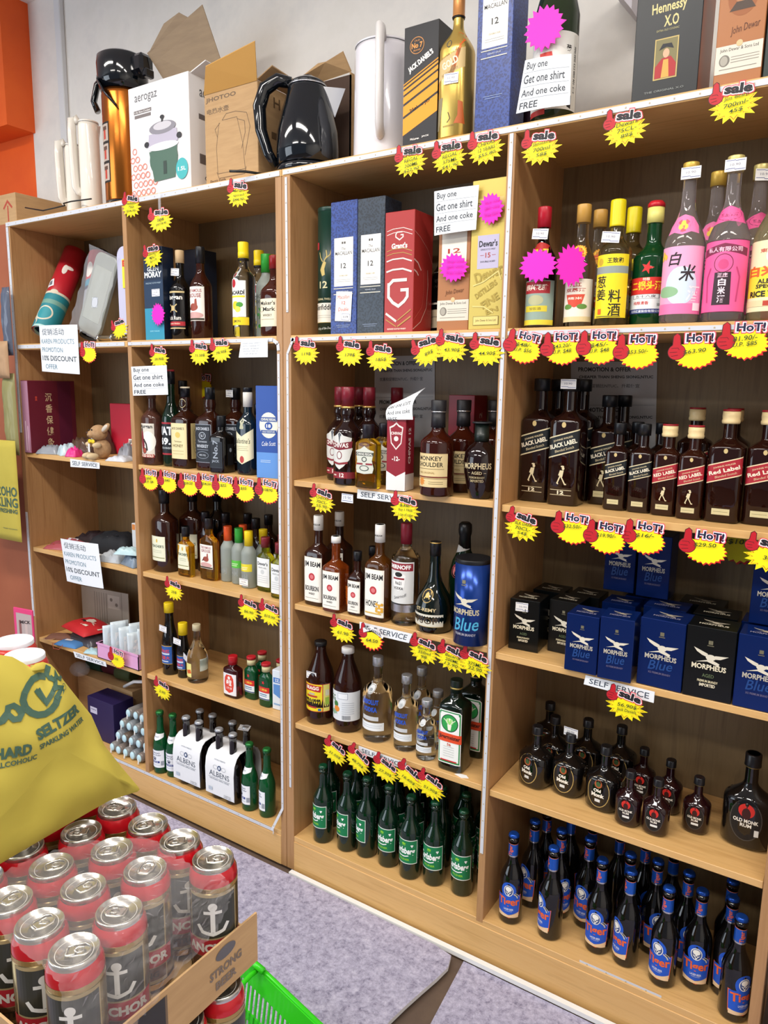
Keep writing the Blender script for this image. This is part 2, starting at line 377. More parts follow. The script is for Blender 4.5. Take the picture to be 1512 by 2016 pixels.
# ---------------------------------------------------------------- bottle kinds
TY = {}
CROWN = lambda z: [(z-.009, .0150, None, 2, 1), (z-.0055, .0142, None, 2, 1), (z-.002, .0132), (z, .010)]
def kind(key, P, glass, caps, labels, strip=.004, n=40, extra=None):
    RAD[key] = max(max(q[1], q[2] if len(q) > 2 and q[2] else 0)*(1.01 if len(q) > 3 and q[3] and q[3] > 4 else 1) for q in P)
    parts = [('glass_body', MB().loft(P, glass, n).mesh('glass_body'))]
    for c in caps:
        q = c[1]; parts.append((c[0], MB().loft(q, c[2], 42 if len(q[0]) > 4 else 28, flute=.045).mesh(c[0])))
    w = Wrap(P)
    for l in labels: parts.append((l[0], MB().art(l[1], l[2] if len(l) > 2 else w, strip).mesh(l[0])))
    if extra: parts += extra
    TY[key] = parts
PST = None
def sticker_mesh():
    global PST
    if not PST:
        PST = MB().art([('r', 0, 0, .040, .024, WHT), ('r', -.009, .0095, .018, .0012, '4a558f'), ('r', .009, .0085, .018, .0012, '4a558f'), ('r', -.009, -.0065, .018, .0012, '4a558f'), ('r', .009, -.0085, .020, .0012, '4a558f'), ('t', 0, .001, .02, .005, '10.90', '9a9aa6')], FLAT()).mesh('price_sticker')
    return PST
FOOT = []; RAD = {}
BAYS = [(.027, .7035), (.724, 1.3935), (1.4495, 2.1206), (2.1411, 2.8165)]
def settle(key, xy, z):
    """nudges a base clear of what already stands on the same shelf"""
    r = RAD[key]+.0008; x, y = xy[:2]; bay = min(BAYS, key=lambda b: abs((b[0]+b[1])/2-x))
    for _ in range(200):
        if z < 2.1: x = min(max(x, bay[0]+r), bay[1]-r); y = min(y, .326-r)
        hit = False
        for a, b, zz, rr in FOOT:
            if abs(zz-z) > .05: continue
            d = math.hypot(x-a, y-b); g = r+rr+.0012
            if d < g: hit = True; k = (g-d+.0004)/(d or 1); x += (x-a)*k; y += (y-b)*k
        if not hit: break
    FOOT.append((x, y, z, r)); return x, y
def put(key, xy, z, label, group=None, rz=0, name='bottle', cat='bottle', st=None, sc=1, cut=None):
    x, y = settle(key, xy, z); t = thing(name, label, cat, (x, y, z+.0006), rz, group)
    if sc != 1: t.scale = (sc, sc, sc)
    for pn, me in TY[key]:
        if cut and pn in cut: continue
        obj(pn, me, t)
    if st: obj('price_sticker', sticker_mesh(), t, (st[0], st[1], st[2]), (0, st[4] if len(st) > 4 else 0, st[3] if len(st) > 3 else 0))
    return t
# --- green pilsner beer
P = prof(.262, .0332, .0136, .145, .198, base=.006)
P = [p for p in P if p[0] < .24]+[(.240, .0134), (.2405, .0155), (.248, .0155), (.2485, .0135), (.256, .0135)]
GB = '0f7a4a'
kind('pilsner', P, GGR, [('crown_cap', CROWN(.2635), M('08472c', .3, coat=.4))], [
 ('label', [('r', 0, .094, .088, .078, 'f2f4ef'), ('r', 0, .094, .085, .0735, GB), ('t', 0, .0965, .072, .024, 'Carlsberg', 'ffffff', 0, .03, .2),
  ('l', [(-.034, .082), (-.02, .0785), (.004, .0790), (.016, .0825)], .0030, 'ffffff'), ('t', .002, .0690, .034, .0065, 'PILSNER', '8fd42c', 0, .02),
  ('p', [(-.006, .118), (-.006, .1235), (-.003, .1205), (0, .1255), (.003, .1205), (.006, .1235), (.006, .118)], '8fd42c'), ('r', 0, .1155, .011, .0015, '8fd42c'),
  ('e', .024, .1165, .0022, .0022, 'ffffff'), ('e', .028, .1165, .0022, .0022, 'ffffff'), ('e', .026, .1130, .0018, .0025, 'ffffff')])])
# --- blue-label lager
P = prof(.262, .0330, .0135, .125, .190, base=.006)
P = [p for p in P if p[0] < .24]+[(.242, .0130), (.2425, .0150), (.249, .0150), (.2495, .0135), (.256, .0135)]
TB = '1a55c4'; OR = 'e8642a'
face = [('e', .0, .105, .0135, .0165, 'ece9df'), ('e', 0, .105, .0115, .0145, '3a4f86'), ('e', 0, .110, .0085, .0075, 'f2efe4'), ('p', [(-.0085, .103), (-.0035, .097), (0, .089), (.0035, .097), (.0085, .103), (.0055, .098), (0, .1035), (-.0055, .098)], 'f2efe4'),
 ('l', [(-.0065, .1045), (-.002, .102)], .0016, '27396e'), ('l', [(.0065, .1045), (.002, .102)], .0016, '27396e'), ('p', [(-.003, .100), (.003, .100), (0, .0945)], '27396e')]
kind('lager', P, GD, [('crown_cap', CROWN(.2635), M('1d4fae', .22, .6))], [
 ('label', [('e', .0, .104, .0215, .026, TB), ('p', [(-.037, .088), (.0, .082), (.037, .094), (.033, .030), (.004, .022), (-.033, .030)], OR),
  ('p', [(-.035, .086), (.0, .090), (.0355, .092), (.032, .040), (.004, .030), (-.032, .036)], TB), ('p', [(-.032, .0365), (.004, .0305), (.032, .0405), (.031, .024), (-.031, .024)], 'e9c9a0')] + face +
  [('t', .001, .071, .062, .026, 'Tiger', OR, .06, .03), ('t', .002, .049, .026, .006, 'LAGER BEER', 'e8ecf4'), ('r', .002, .043, .020, .001, 'b9c4dc'),
   ('l', [(.014, .098), (.022, .092), (.026, .084)], .003, 'c9c2ad'), ('l', [(.018, .101), (.027, .094), (.031, .088)], .0014, 'c9c2ad')]),
 ('neck_label', [('r', 0, .2155, .084, .038, M('1f58bb', .25, .4)), ('r', 0, .2345, .084, .0014, 'd8774a'), ('r', 0, .1985, .084, .0042, FOIL), ('t', -.003, .216, .030, .013, 'Tiger', OR, 1.5708, .02)])])
# --- small green import beer with white labels
P = prof(.247, .0292, .0128, .105, .185, base=.006)
P = [p for p in P if p[0] < .23]+[(.231, .0128), (.2315, .0142), (.24, .0142)]
kind('radler', P, M('0f5a30', .04, trans=.35), [('crown_cap', CROWN(.248), M('2c7a3c', .3, .5))], [
 ('label', [('r', 0, .062, .074, .072, '27315c'), ('r', 0, .062, .072, .070, 'eef1f6'), ('t', 0, .087, .040, .008, 'Premium', '2a3566', 0, .01, .2), ('t', 0, .078, .050, .006, 'weissen Radler', '2a3566', 0, .01, .2),
  ('e', -.002, .064, .008, .007, '39405e'), ('l', [(-.008, .060), (-.002, .070), (.006, .062), (.008, .070)], .0015, 'eef1f6'), ('r', 0, .050, .038, .008, '1d3a8a'), ('t', 0, .050, .026, .004, 'FLENS', 'ffffff'), ('r', 0, .038, .04, .001, '8b93b0'), ('r', .029, .045, .012, .018, '9aa0ac')]),
 ('neck_label', [('p', [(-.030, .160), (.030, .160), (.030, .146), (.010, .137), (0, .134), (-.010, .137), (-.030, .146)], 'f0f2f4'), ('t', 0, .149, .022, .006, 'Lusti', '3a456e', 0, 0, .2)])])
# --- square flask helper and whiskies
P = prof(.275, .041, .0155, .165, .205, ry=.041, e=5, base=.004)
P2 = [p for p in P if p[0] < .20]+[(.208, .018), (.222, .0205), (.240, .0165), (.274, .0155)]
kind('tennessee_honey', P2, GBR, [('cap', lathe_cap(.243, .273, .0165), M('101018', .3)), ('cap_top', lathe_cap(.2731, .2785, .0168), M('d9cfb5', .5))], [
 ('label', [('r', 0, .094, .076, .122, 'e6d8a6'), ('t', 0, .136, .058, .011, "JACK DANIEL'S", '4d442c', 0, .02), ('e', 0, .115, .012, .010, 'd7bd62'), ('t', 0, .093, .034, .006, 'Tennessee', '7a6b40'), ('t', 0, .078, .048, .010, 'HONEY', '7a6b40', 0, .02), ('r', 0, .060, .05, .0014, 'b7a56c'), ('r', 0, .050, .05, .0012, 'b7a56c')]),
 ('side_label', [('r', .079, .094, .05, .122, 'dcc88c'), ('o', .079, .094, .016, .045, .001, '4d442c'), ('t', .079, .094, .08, .012, 'HONEY', '4d442c', 1.5708)])])
TY['tennessee_honey'].append(('neck_label', MB().art([('e', 0, .2225, .016, .015, 'e6d8a6'), ('l', [(-.008, .228), (-.002, .225)], .0014, '4d442c'), ('l', [(.008, .228), (.002, .225)], .0014, '4d442c'), ('r', 0, .216, .01, .001, '4d442c')], Wrap(P2), .004).mesh('neck_label')))
JD = [('r', 0, .092, .072, .128, '9ea6b4'), ('r', 0, .092, .069, .125, '20242c'), ('t', 0, .140, .060, .013, "JACK DANIEL'S", 'c9cfd8', 0, .02), ('e', 0, .118, .015, .012, 'b8c0cc'), ('e', 0, .118, .0125, .010, '20242c'), ('t', 0, .118, .014, .010, 'No 7', 'c9cfd8'),
 ('t', 0, .099, .040, .008, 'Tennessee', 'c9cfd8', 0, 0, .2), ('t', 0, .083, .052, .011, 'WHISKEY', 'c9cfd8', 0, .02), ('r', 0, .071, .05, .0012, '9ea6b4'), ('o', 0, .053, .026, .012, .0012, '9ea6b4'), ('t', 0, .053, .03, .006, '40% VOL', 'c9cfd8')]
kind('tennessee_black', P2, GBR, [('cap', lathe_cap(.235, .278, .0170), M('111318', .3))], [('label', JD), ('side_label', [('r', .078, .092, .044, .122, '17191e'), ('t', .078, .092, .09, .009, 'OLD TIME No.7', 'aab0ba', 1.5708)])])
# --- captain rum gold / black
P = prof(.27, .0395, .014, .165, .205, ry=.034, e=2.4, base=.005)
kind('spiced_rum', P, M('6a4236', .04, trans=.55), [('cap', lathe_cap(.235, .272, .0155), M('5b3a2a', .4))], [
 ('label', [('r', .002, .092, .070, .112, 'd8d3c6'), ('e', .012, .085, .030, .036, 'efece2'), ('t', 0, .137, .062, .015, 'Morgan', '222222', 0, .03), ('p', [(-.024, .122), (-.012, .122), (-.008, .096), (-.004, .070), (-.012, .046), (-.020, .060), (-.026, .09)], '7c2330'), ('e', -.018, .126, .006, .006, '3a2722'), ('e', -.006, .052, .011, .011, 'a4483a'), ('o', -.006, .052, .011, .011, .002, '3a2722'),
  ('l', [(-.008, .092), (.004, .075), (.008, .052)], .007, '221c1c'), ('r', 0, .0335, .070, .012, 'a5372f'), ('t', .002, .0335, .060, .009, 'SPICED GOLD', 'f2ead8', 0, .03)])])
P = prof(.30, .036, .0135, .165, .215, base=.005)
kind('black_rum', P, GD, [('cap', lathe_cap(.255, .297, .0150), M('d8b98d', .45))], [
 ('label', [('r', 0, .105, .085, .135, '15161b'), ('r', 0, .158, .085, .006, 'cbb682'), ('t', 0, .140, .070, .017, 'Morgan', 'f0ede4', 0, .03), ('l', [(-.016, .118), (.016, .092)], .0035, 'c9b37c'), ('l', [(.016, .118), (-.016, .092)], .0035, 'c9b37c'), ('e', 0, .105, .008, .009, 'c9b37c'),
  ('t', 0, .073, .058, .013, 'Black Rum', 'f0ede4', 0, .02), ('r', 0, .054, .085, .014, 'b2222e'), ('t', 0, .054, .05, .005, 'SPANISH FINISH', 'f3d9c0'), ('r', 0, .039, .085, .004, 'cbb682')])])
# --- grouse whisky, tall and small flask
gro = lambda z, k: [('r', 0, z, .072*k, .100*k, 'e9e4da'), ('r', 0, z, .069*k, .097*k, 'f2eee6'), ('t', 0, z+.038*k, .056*k, .010*k, 'THE FAMOUS', '8d2432', 0, .02), ('t', 0, z+.024*k, .052*k, .012*k, 'GROUSE', '8d2432', 0, .02),
 ('e', .0, z-.034*k, .032*k, .010*k, 'cfa3a0'), ('e', 0, z-.010*k, .016*k, .011*k, '9c4a3a'), ('p', [(.004*k, z-.006*k), (.006*k, z+.013*k), (.012*k, z+.015*k), (.014*k, z-.006*k)], '9c4a3a'), ('p', [(-.012*k, z-.004*k), (-.024*k, z-.020*k), (-.01*k, z-.016*k)], '6a2f28'), ('r', 0, z-.045*k, .069*k, .006*k, '3f3a2c')]
P = prof(.30, .036, .0135, .170, .225, base=.005)
kind('grouse', P, M('3c170c', .04, trans=.35), [('cap', lathe_cap(.247, .3, .0152), M('15151a', .35))], [('label', gro(.115, 1.1))])
def flask(key, h, w, d, lab, glass, capm, capr=.0135, caph=.028, zs=.62, zn=.74, e=3.2, labmat=None):
    P = prof(h, w/2, capr*.9, h*zs, h*zn, ry=d/2, e=e, base=.004)
    kind(key, P, glass, [('cap', lathe_cap(h-caph, h, capr), capm)], lab)
flask('grouse_flask', .222, .080, .036, [('label', gro(.085, .86))], GAM, M('1a1518', .35), .0155, .038)
flask('grouse_flask_dark', .225, .078, .036, [], GBR, M('17141a', .35), .0155, .036)
tea = lambda z, w, h: [('r', 0, z, w, h, 'dfe0c4'), ('r', 0, z, w*.96, h*.96, 'e6e8ce'), ('t', 0, z+h*.1, w*.84, h*.11, "TEACHER'S", '27432c', 0, .025), ('e', 0, z+h*.32, .004, .007, 'd9b64a'), ('r', 0, z-h*.08, w*.6, .001, '9aa07c'), ('r', 0, z-h*.15, w*.6, .001, '9aa07c'), ('r', 0, z-h*.36, w*.9, .0025, '8a8a50')]
P = prof(.30, .050, .017, .185, .225, ry=.040, e=2.5, base=.006)
kind('teacher', P, GBR, [('cap', lathe_cap(.252, .302, .019), M('14161a', .35))], [('label', tea(.088, .074, .092))])
flask('teacher_flask', .182, .072, .034, [('label', tea(.073, .058, .090))], GAM, M('17181c', .35), .0145, .036)
dew = [('r', 0, .066, .056, .098, 'eceff0'), ('t', 0, .096, .044, .012, "Dewar's", '3a3f44', 0, .03), ('t', 0, .082, .036, .005, 'WHITE LABEL', '6e7478'), ('e', 0, .068, .008, .008, 'cdd2d4')]+[('r', 0, .054-.007*i, .044, .001, 'a7adb0') for i in range(4)]
flask('dewar_flask', .185, .066, .034, [('label', dew)], GYG, M('7a1f2b', .35), .0155, .034)
# --- frosted small vodkas
def frost(key, capm, band):
    P = prof(.195, .0262, .0135, .118, .150, base=.004)
    lab = [('t', 0, .040, .030, .022, 'MM', '8d9492', 0, .03)]
    if band: lab = [('r', 0, .072, .060, .026, band), ('r', 0, .073, .03, .002, 'e9ecd8'), ('r', 0, .067, .024, .002, 'e9ecd8')]+lab
    kind(key, P, GFR, [('cap', lathe_cap(.145, .196, .0148), capm)], [('label', lab)])
YEL = M('f0d21c', .35); GRN = M('35a83c', .35); ORA = M('ec5a24', .35)
frost('frost_orange', ORA, None); frost('frost_green', GRN, '5bbf45'); frost('frost_yellow', YEL, 'e3d53a')
# --- VAT
P = prof(.335, .0335, .0145, .16, .235, base=.006)
kind('vat', P, GGR, [('cap', lathe_cap(.287, .330, .0162), M('10131a', .35)), ('cap_top', lathe_cap(.3301, .3365, .0158), M('9c2630', .4))], [
 ('label', [('r', 0, .098, .086, .112, '10141b'), ('r', 0, .152, .086, .006, 'a32732'), ('r', 0, .044, .086, .006, 'a32732'), ('t', 0, .125, .064, .030, 'VAT', 'e9edf0', 0, .04), ('t', 0, .089, .048, .026, '69.', 'e9edf0', 0, .04), ('t', 0, .065, .056, .007, 'SCOTCH WHISKY', 'cfd6da')]),
 ('neck_label', [('t', 0, .305, .022, .014, 'VAT 69', 'dfe5e8', 0, .02)])])
# --- small dark square
P = prof(.185, .033, .0145, .115, .140, ry=.033, e=5, base=.004)
kind('small_square', P, GD, [('cap', lathe_cap(.150, .187, .0155), M('14171b', .35))], [('label', [('r', -.001, .060, .052, .086, '3d434d'), ('r', -.001, .060, .049, .083, '1d2128'), ('t', -.001, .078, .06, .02, 'No.7', '9aa3b0', 1.5708, .02), ('t', -.001, .038, .03, .01, 'JACK', '9aa3b0', 0, .02)]), ('side_label', [('r', .062, .060, .03, .07, '14161b'), ('e', .062, .075, .006, .007, '8c94a0')])])
# --- cream-label blended
P = prof(.279, .037, .0138, .160, .205, ry=.031, e=2.8, base=.006)
kind('ballan', P, M('0d1e28', .04, coat=.3), [('cap_top', lathe_cap(.265, .280, .0148), M('14161c', .35)), ('cap', lathe_cap(.218, .265, .0154), M('e6e2d8', .5))], [
 ('label', [('p', [(-.043, .150), (0, .124), (.043, .150), (.043, .055), (0, .034), (-.043, .055)], 'e8e1bd'), ('t', 0, .110, .064, .017, "Ballantine's", '3a4436', 0, .01, .25), ('r', 0, .092, .05, .0012, 'a39c74'), ('r', 0, .086, .044, .0012, 'a39c74'), ('r', 0, .080, .05, .0012, 'a39c74'), ('e', 0, .050, .009, .0115, 'b8403c'),
  ('p', [(-.008, .148), (.008, .148), (.009, .172), (0, .184), (-.009, .172)], 'b7b79a')])])
# --- round dark spare bottles standing behind
P = prof(.30, .038, .0145, .175, .225, base=.005)
kind('dark_back', P, GD, [('cap', lathe_cap(.250, .300, .0165), M('14141a', .35))], [])
# --- chivas
P = prof(.283, .0415, .0150, .150, .195, base=.006)
P = [p for p in P if p[0] < .192]+[(.197, .0185), (.207, .0215), (.218, .020), (.228, .0165), (.283, .015)]
crest = lambda z, k: [('p', [(x*k, z+y*k) for x, y in [(0, .052), (.012, .042), (.034, .036), (.031, .02), (.036, .008), (.028, -.02), (.012, -.038), (0, -.046), (-.012, -.038), (-.028, -.02), (-.036, .008), (-.031, .02), (-.034, .036), (-.012, .042)]], 'd7d8d4'),
  ('p', [(-.036*k, z+.028*k), (0, z+.022*k), (.036*k, z+.028*k), (.034*k, z+.010*k), (0, z+.004*k), (-.034*k, z+.010*k)], '7b2230')]
kind('chivas', P, M('1c0b0a', .04, coat=.3), [('cap', [(.228, .0185), (.244, .0175), (.2445, .019), (.2825, .0185), (.284, .0165)], M('7b1c2c', .35)), ('cap_ring', [(.2225, .0205), (.2283, .0203)], M('d9b36a', .3, .7))], [
 ('label', crest(.098, 1.12)+[('t', 0, .117, .056, .013, 'CHIVAS', 'f2efe8', 0, .03), ('e', 0, .088, .009, .012, '7b2230'), ('e', 0, .088, .0065, .0095, 'd7d8d4'), ('p', [(-.026, .070), (0, .066), (.026, .070), (.026, .064), (0, .060), (-.026, .064)], '8c2a34')]),
 ('lower_label', [('r', 0, .030, .096, .019, '7b1f2b'), ('r', 0, .030, .05, .017, '8d2530'), ('t', .008, .030, .014, .012, '12', 'f4efe6', 0, .03), ('r', -.018, .030, .014, .004, 'd9c9b8')])])
kind('chivas_flask', prof(.180, .0385, .0145, .125, .148, ry=.0195, e=3.4, base=.004), M('e9b416', .03, trans=.96, ior=1.36), [('cap', lathe_cap(.142, .181, .0170), M('1c1820', .35))], [
 ('label', [(q[0], [(x, y-.002) for x, y in q[1]], q[2]) for q in [('p', [(x*.9, .078+y*.86) for x, y in [(0, .052), (.014, .042), (.034, .036), (.031, .02), (.028, .004), (.034, -.02), (.03, -.036), (0, -.040), (-.03, -.036), (-.034, -.02), (-.028, .004), (-.031, .02), (-.034, .036), (-.014, .042)]], 'cfd2c6')]] +
  [('r', 0, .098, .060, .010, '39423c'), ('t', 0, .098, .054, .007, 'CHIVAS REGAL', 'f0efe6', 0, .02), ('e', 0, .083, .009, .0075, '39423c'), ('e', 0, .083, .006, .005, 'cfd2c6'), ('r', -.016, .070, .022, .005, '8c2a34'), ('r', .016, .070, .022, .005, '8c2a34'), ('e', 0, .058, .016, .008, '39423c'), ('e', 0, .058, .013, .006, 'cfd2c6')])])
# --- monkey blend
P = prof(.250, .046, .0165, .140, .178, base=.006)
kind('monkey', P, M('3b1208', .04, trans=.3), [('cap', [(.182, .0195), (.213, .0185), (.2135, .0180), (.226, .0200), (.252, .0205), (.2535, .019)], M('1d1c20', .45)), ('cap_ring', [(.2215, .0207), (.2245, .0207)], FOIL)], [
 ('label', [('r', 0, .082, .104, .066, 'cbb27c'), ('r', 0, .0825, .104, .062, 'dcc794'), ('t', 0, .102, .072, .012, 'MONKEY', '2c2418', 0, .02), ('t', 0, .086, .078, .012, 'SHOULDER', '2c2418', 0, .02), ('r', 0, .0745, .084, .0012, '6c5a38'), ('t', -.008, .064, .05, .005, 'THE ORIGINAL', 'a5834a'), ('r', 0, .0530, .104, .003, '6c1f1a')]),
 ('lower_label', [('r', 0, .037, .104, .022, 'dcc794'), ('s', -.024, .040, .013, .013, 9, .35, 'd98b3a'), ('r', .020, .040, .04, .001, '6c5a38'), ('r', .020, .035, .04, .001, '6c5a38')])])
# --- pot-bellied brandy
P = [(0, .024), (.003, .028), (.03, .036), (.07, .0435), (.100, .045), (.122, .042), (.138, .030), (.146, .019), (.152, .0165), (.200, .0160)]
kind('potbelly', P, M('170808', .04, coat=.3), [('cap', [(.150, .0195), (.170, .0192), (.1705, .0185), (.196, .0185)], M('151f1c', .35)), ('cap_disc', [(.1962, .026), (.1985, .0262), (.200, .025)], M('23262a', .4))], [
 ('label', [('t', 0, .088, .080, .016, 'MORPHEUS', 'c9b890', 0, .02), ('t', 0, .070, .028, .008, 'AGED', 'c9b890'), ('r', -.022, .070, .006, .0012, 'c9b890'), ('r', .022, .070, .006, .0012, 'c9b890'), ('t', 0, .058, .042, .006, 'PREMIUM BRANDY', 'b3a37c'), ('t', 0, .049, .036, .007, 'IMPORTED', 'b3a37c', 0, .02)]),
 ('neck_label', [('r', 0, .160, .06, .009, '0e1512'), ('t', 0, .160, .024, .004, 'MORPHEUS', 'd5dbd6')])])
# --- bourbon family
def bourbon(key, h, R, capm, caph, capr, k, honey=0, glass=None, e=4.5, small=0):
    P = prof(h, R, capr*.9, h*.58, h*.71, ry=R*.9, e=e, base=.005)
    z = h*.30; w = R*1.9; lh = h*.50
    L = [('r', 0, z, w, lh, 'ece6d6'), ('r', 0, z, w*.96, lh*.965, 'f4f0e6'), ('t', 0, z+lh*.33, w*.88, lh*.15, 'JIM BEAM', '15181c', 0, .03), ('e', 0, z+lh*.06, .0105*k, .0105*k, 'b9323a'), ('e', 0, z+lh*.06, .006*k, .006*k, 'd8777a')]
    if honey:
        L += [('t', -.004, z-lh*.22, w*.62, lh*.13, 'HONEY', '2a2a28', 0, .02)]
        for q in range(9): L.append(('e', w*.30+(q % 3-1)*.0085, z-lh*(.22+.07*(q//3))-(q % 2)*.003, .0045, .0045, 'dfa93c'))
        L.append(('r', 0, z-lh*.42, w*.8, .004, 'd9b25a'))
    else: L += [('t', 0, z-lh*.20, w*.72, lh*.115, 'BOURBON', '22252a', 0, .03), ('t', 0, z-lh*.32, w*.34, lh*.05, 'WHISKEY', '22252a'), ('r', 0, z-lh*.42, w*.7, .0012, '8a8678')]
    kind(key, P, glass or GBR, [('cap', [(h-caph, capr*1.03), (h-caph*.4, capr*1.02), (h-.002, capr), (h, capr*.9)], capm)], [('label', L)])
    if not small: TY[key].append(('neck_label', MB().art([('t', 0, h-caph*.62, capr*2.0, .007, 'JIM BEAM', '4a4a4a')], lambda s, t, o, r=capr*1.03: (r*math.sin(s/r)*1.01, -(r+o)*math.cos(s/r), t), .004).mesh('neck_label')))
bourbon('bourbon', .283, .0375, M('e3e1dc', .4), .046, .0150, 1.15, glass=GBR)
bourbon('bourbon_honey', .285, .0370, M('e3e1dc', .4), .052, .0150, 1.15, 1, glass=M('6a3c10', .04, trans=.6))
bourbon('bourbon_mid', .232, .0350, M('efece6', .4), .020, .0145, 1.0, glass=M('a34a12', .04, trans=.7), small=1)
bourbon('bourbon_small', .195, .0250, M('15161a', .35), .028, .0130, .85, small=1)
# --- vodka with red cap
P = prof(.293, .0410, .0155, .196, .228, base=.006)
kind('vodka_red', P, GCL, [('cap', lathe_cap(.236, .295, .0165), M('7c1a2a', .35))], [
 ('label', [('r', 0, .128, .094, .122, 'd9dad8'), ('r', 0, .174, .088, .022, '8c1c2a'), ('t', 0, .174, .074, .013, 'SMIRNOFF', 'f2f0ee', 0, .04), ('p', [(-.022, .150), (-.010, .156), (.010, .156), (.022, .150), (.018, .116), (0, .104), (-.018, .116)], 'eeeeec'), ('e', 0, .152, .012, .007, '1d1f1c'), ('r', 0, .140, .036, .005, '8c1c2a'), ('t', 0, .127, .020, .010, 'No21', '2a2a2c', 0, .02), ('t', 0, .112, .030, .008, 'VODKA', '2a2a2c', 0, .02), ('t', .006, .088, .042, .009, 'Smirnoff', '55565a', .3, 0, .3)]),
 ('lower_band', [('r', 0, .052, .20, .022, FOIL)])])
# --- long-neck brandy
P = [(0, .045), (.004, .051), (.045, .053), (.075, .052), (.098, .045), (.118, .033), (.138, .0225), (.160, .0165), (.22, .0145), (.2535, .0140)]
kind('brandy', P, M('06100a', .05, coat=.4), [('cap', lathe_cap(.215, .2545, .0158), M('121214', .35)), ('cap_ring', [(.2505, .0162), (.2535, .0162)], M('cda85c', .3, .7))], [
 ('label', [('r', 0, .038, .108, .036, 'd9d5c4'), ('t', 0, .038, .074, .019, 'VSOP', '4a3b26', 0, .01), ('r', 0, .0205, .108, .0015, 'a88c50')]),
 ('name_print', [('t', 0, .069, .066, .010, 'ST-REMY', 'cdb98c', 0, .03)]), ('medallion', [('e', 0, .106, .0165, .0185, 'caa75e'), ('e', 0, .106, .0145, .0165, '0c0c0c'), ('l', [(-.008, .098), (0, .116), (.008, .098)], .003, 'd8b96c'), ('e', 0, .108, .006, .007, 'd8b96c')])])
# --- sparkling wine behind
P = [(0, .040), (.004, .043), (.155, .0435), (.19, .034), (.22, .019), (.25, .0155), (.3, .0145)]
kind('sparkling', P, GGR, [('foil', [(.225, .0185), (.262, .0165), (.268, .0185), (.278, .0195), (.296, .0185), (.302, .012)], M('17181a', .3))], [('label', [('e', -.004, .165, .018, .020, '8d2a3c'), ('e', -.004, .165, .012, .014, 'c06a70')]), ('neck_label', [('p', [(-.024, .212), (.024, .226), (.024, .252), (-.024, .238)], 'dddbd6')])])
# --- vinegars
def vinegar(key, lab, capm, caph):
    P = [(0, .040), (.004, .0455), (.03, .0465), (.055, .0450), (.06, .0462), (.145, .0462), (.175, .040), (.20, .030), (.225, .0205), (.24, .0175), (.268, .0170)]
    kind(key, P, M('2c100a', .04, trans=.2), [('cap', [(.27-caph, .0205), (.268, .0202), (.2695, .0185)], capm)], [('label', lab)])
vinegar('cider', [('r', .004, .092, .118, .094, 'c0392b'), ('r', 0, .092, .072, .091, 'eed726'), ('r', .050, .092, .022, .091, 'd9d06a'), ('p', [(-.034, .132), (0, .135), (.034, .132), (.030, .112), (0, .115), (-.030, .112)], 'b52a2a'), ('t', 0, .1245, .050, .012, 'BRAGG', 'f6efe0', 0, .04), ('r', 0, .105, .022, .006, 'b9b0a0'), ('r', 0, .097, .040, .006, 'b5372c'),
 ('t', 0, .084, .064, .0085, 'APPLE CIDER', '1c1a12', 0, .05), ('t', 0, .072, .052, .0085, 'VINEGAR', '1c1a12', 0, .05), ('r', 0, .060, .034, .006, 'b5372c'), ('r', .027, .053, .010, .008, '2f6aa8'), ('r', .053, .110, .014, .020, 'c9c4a8'), ('r', .053, .082, .014, .024, '8fae3a')], M('17181a', .35), .014)
vinegar('juice', [('r', .0, .088, .150, .096, 'dfe4ea'), ('t', -.040, .112, .05, .02, 'BRAGG', '3c6a48', 0, .02), ('r', .012, .122, .034, .020, '56688c'), ('r', .012, .122, .032, .018, 'e8ecf2'), ('e', -.012, .094, .009, .010, '3f7a3c'), ('e', -.009, .078, .011, .010, 'e08a28'), ('e', -.022, .062, .014, .012, '8fb69c')]+[('r', .030, .100-.007*i, .04, .001, '8a97a8') for i in range(6)]+[('r', .012+.003*i, .052, .0014, .014, '5a6470') for i in range(9)], M('e6e6e4', .4), .018)
# --- clear swedish vodka in three sizes
def absv(key, h, R, capr):
    P = prof(h, R, capr*.82, h*.60, h*.73, base=.006, k=.8); q = h/.265
    kind(key, P, GCL, [('cap', lathe_cap(h*.895, h+.001, capr), M('b9bcc0', .3, .6))], [
     ('name_print', [('t', 0, h*.50, R*1.3, .017*q, 'ABSOLUT', '2450b8', 0, .06), ('t', 0, h*.41, R*1.1, .017*q, 'VODKA', '2450b8', 0, .06)]), ('medallion', [('o', 0, h*.645, .0125*q, .0125*q, .0012, 'e6e8ea'), ('e', 0, h*.645, .010*q, .010*q, 'cfd3d6')]),
     ('label', [('r', R*.1, h*.200, R*1.9, h*.098, 'e9eef2'), ('r', R*.1, h*.215, R*1.6, .001, '8fa2b8'), ('r', R*.1, h*.19, R*1.4, .001, '8fa2b8')]), ('script_print', [('r', 0, h*.300, R*1.3, h*.05, 'c9ccd0')])])
absv('clear_big', .264, .0455, .0168); absv('clear_mid', .231, .0370, .0160); absv('clear_small', .180, .0300, .0160)
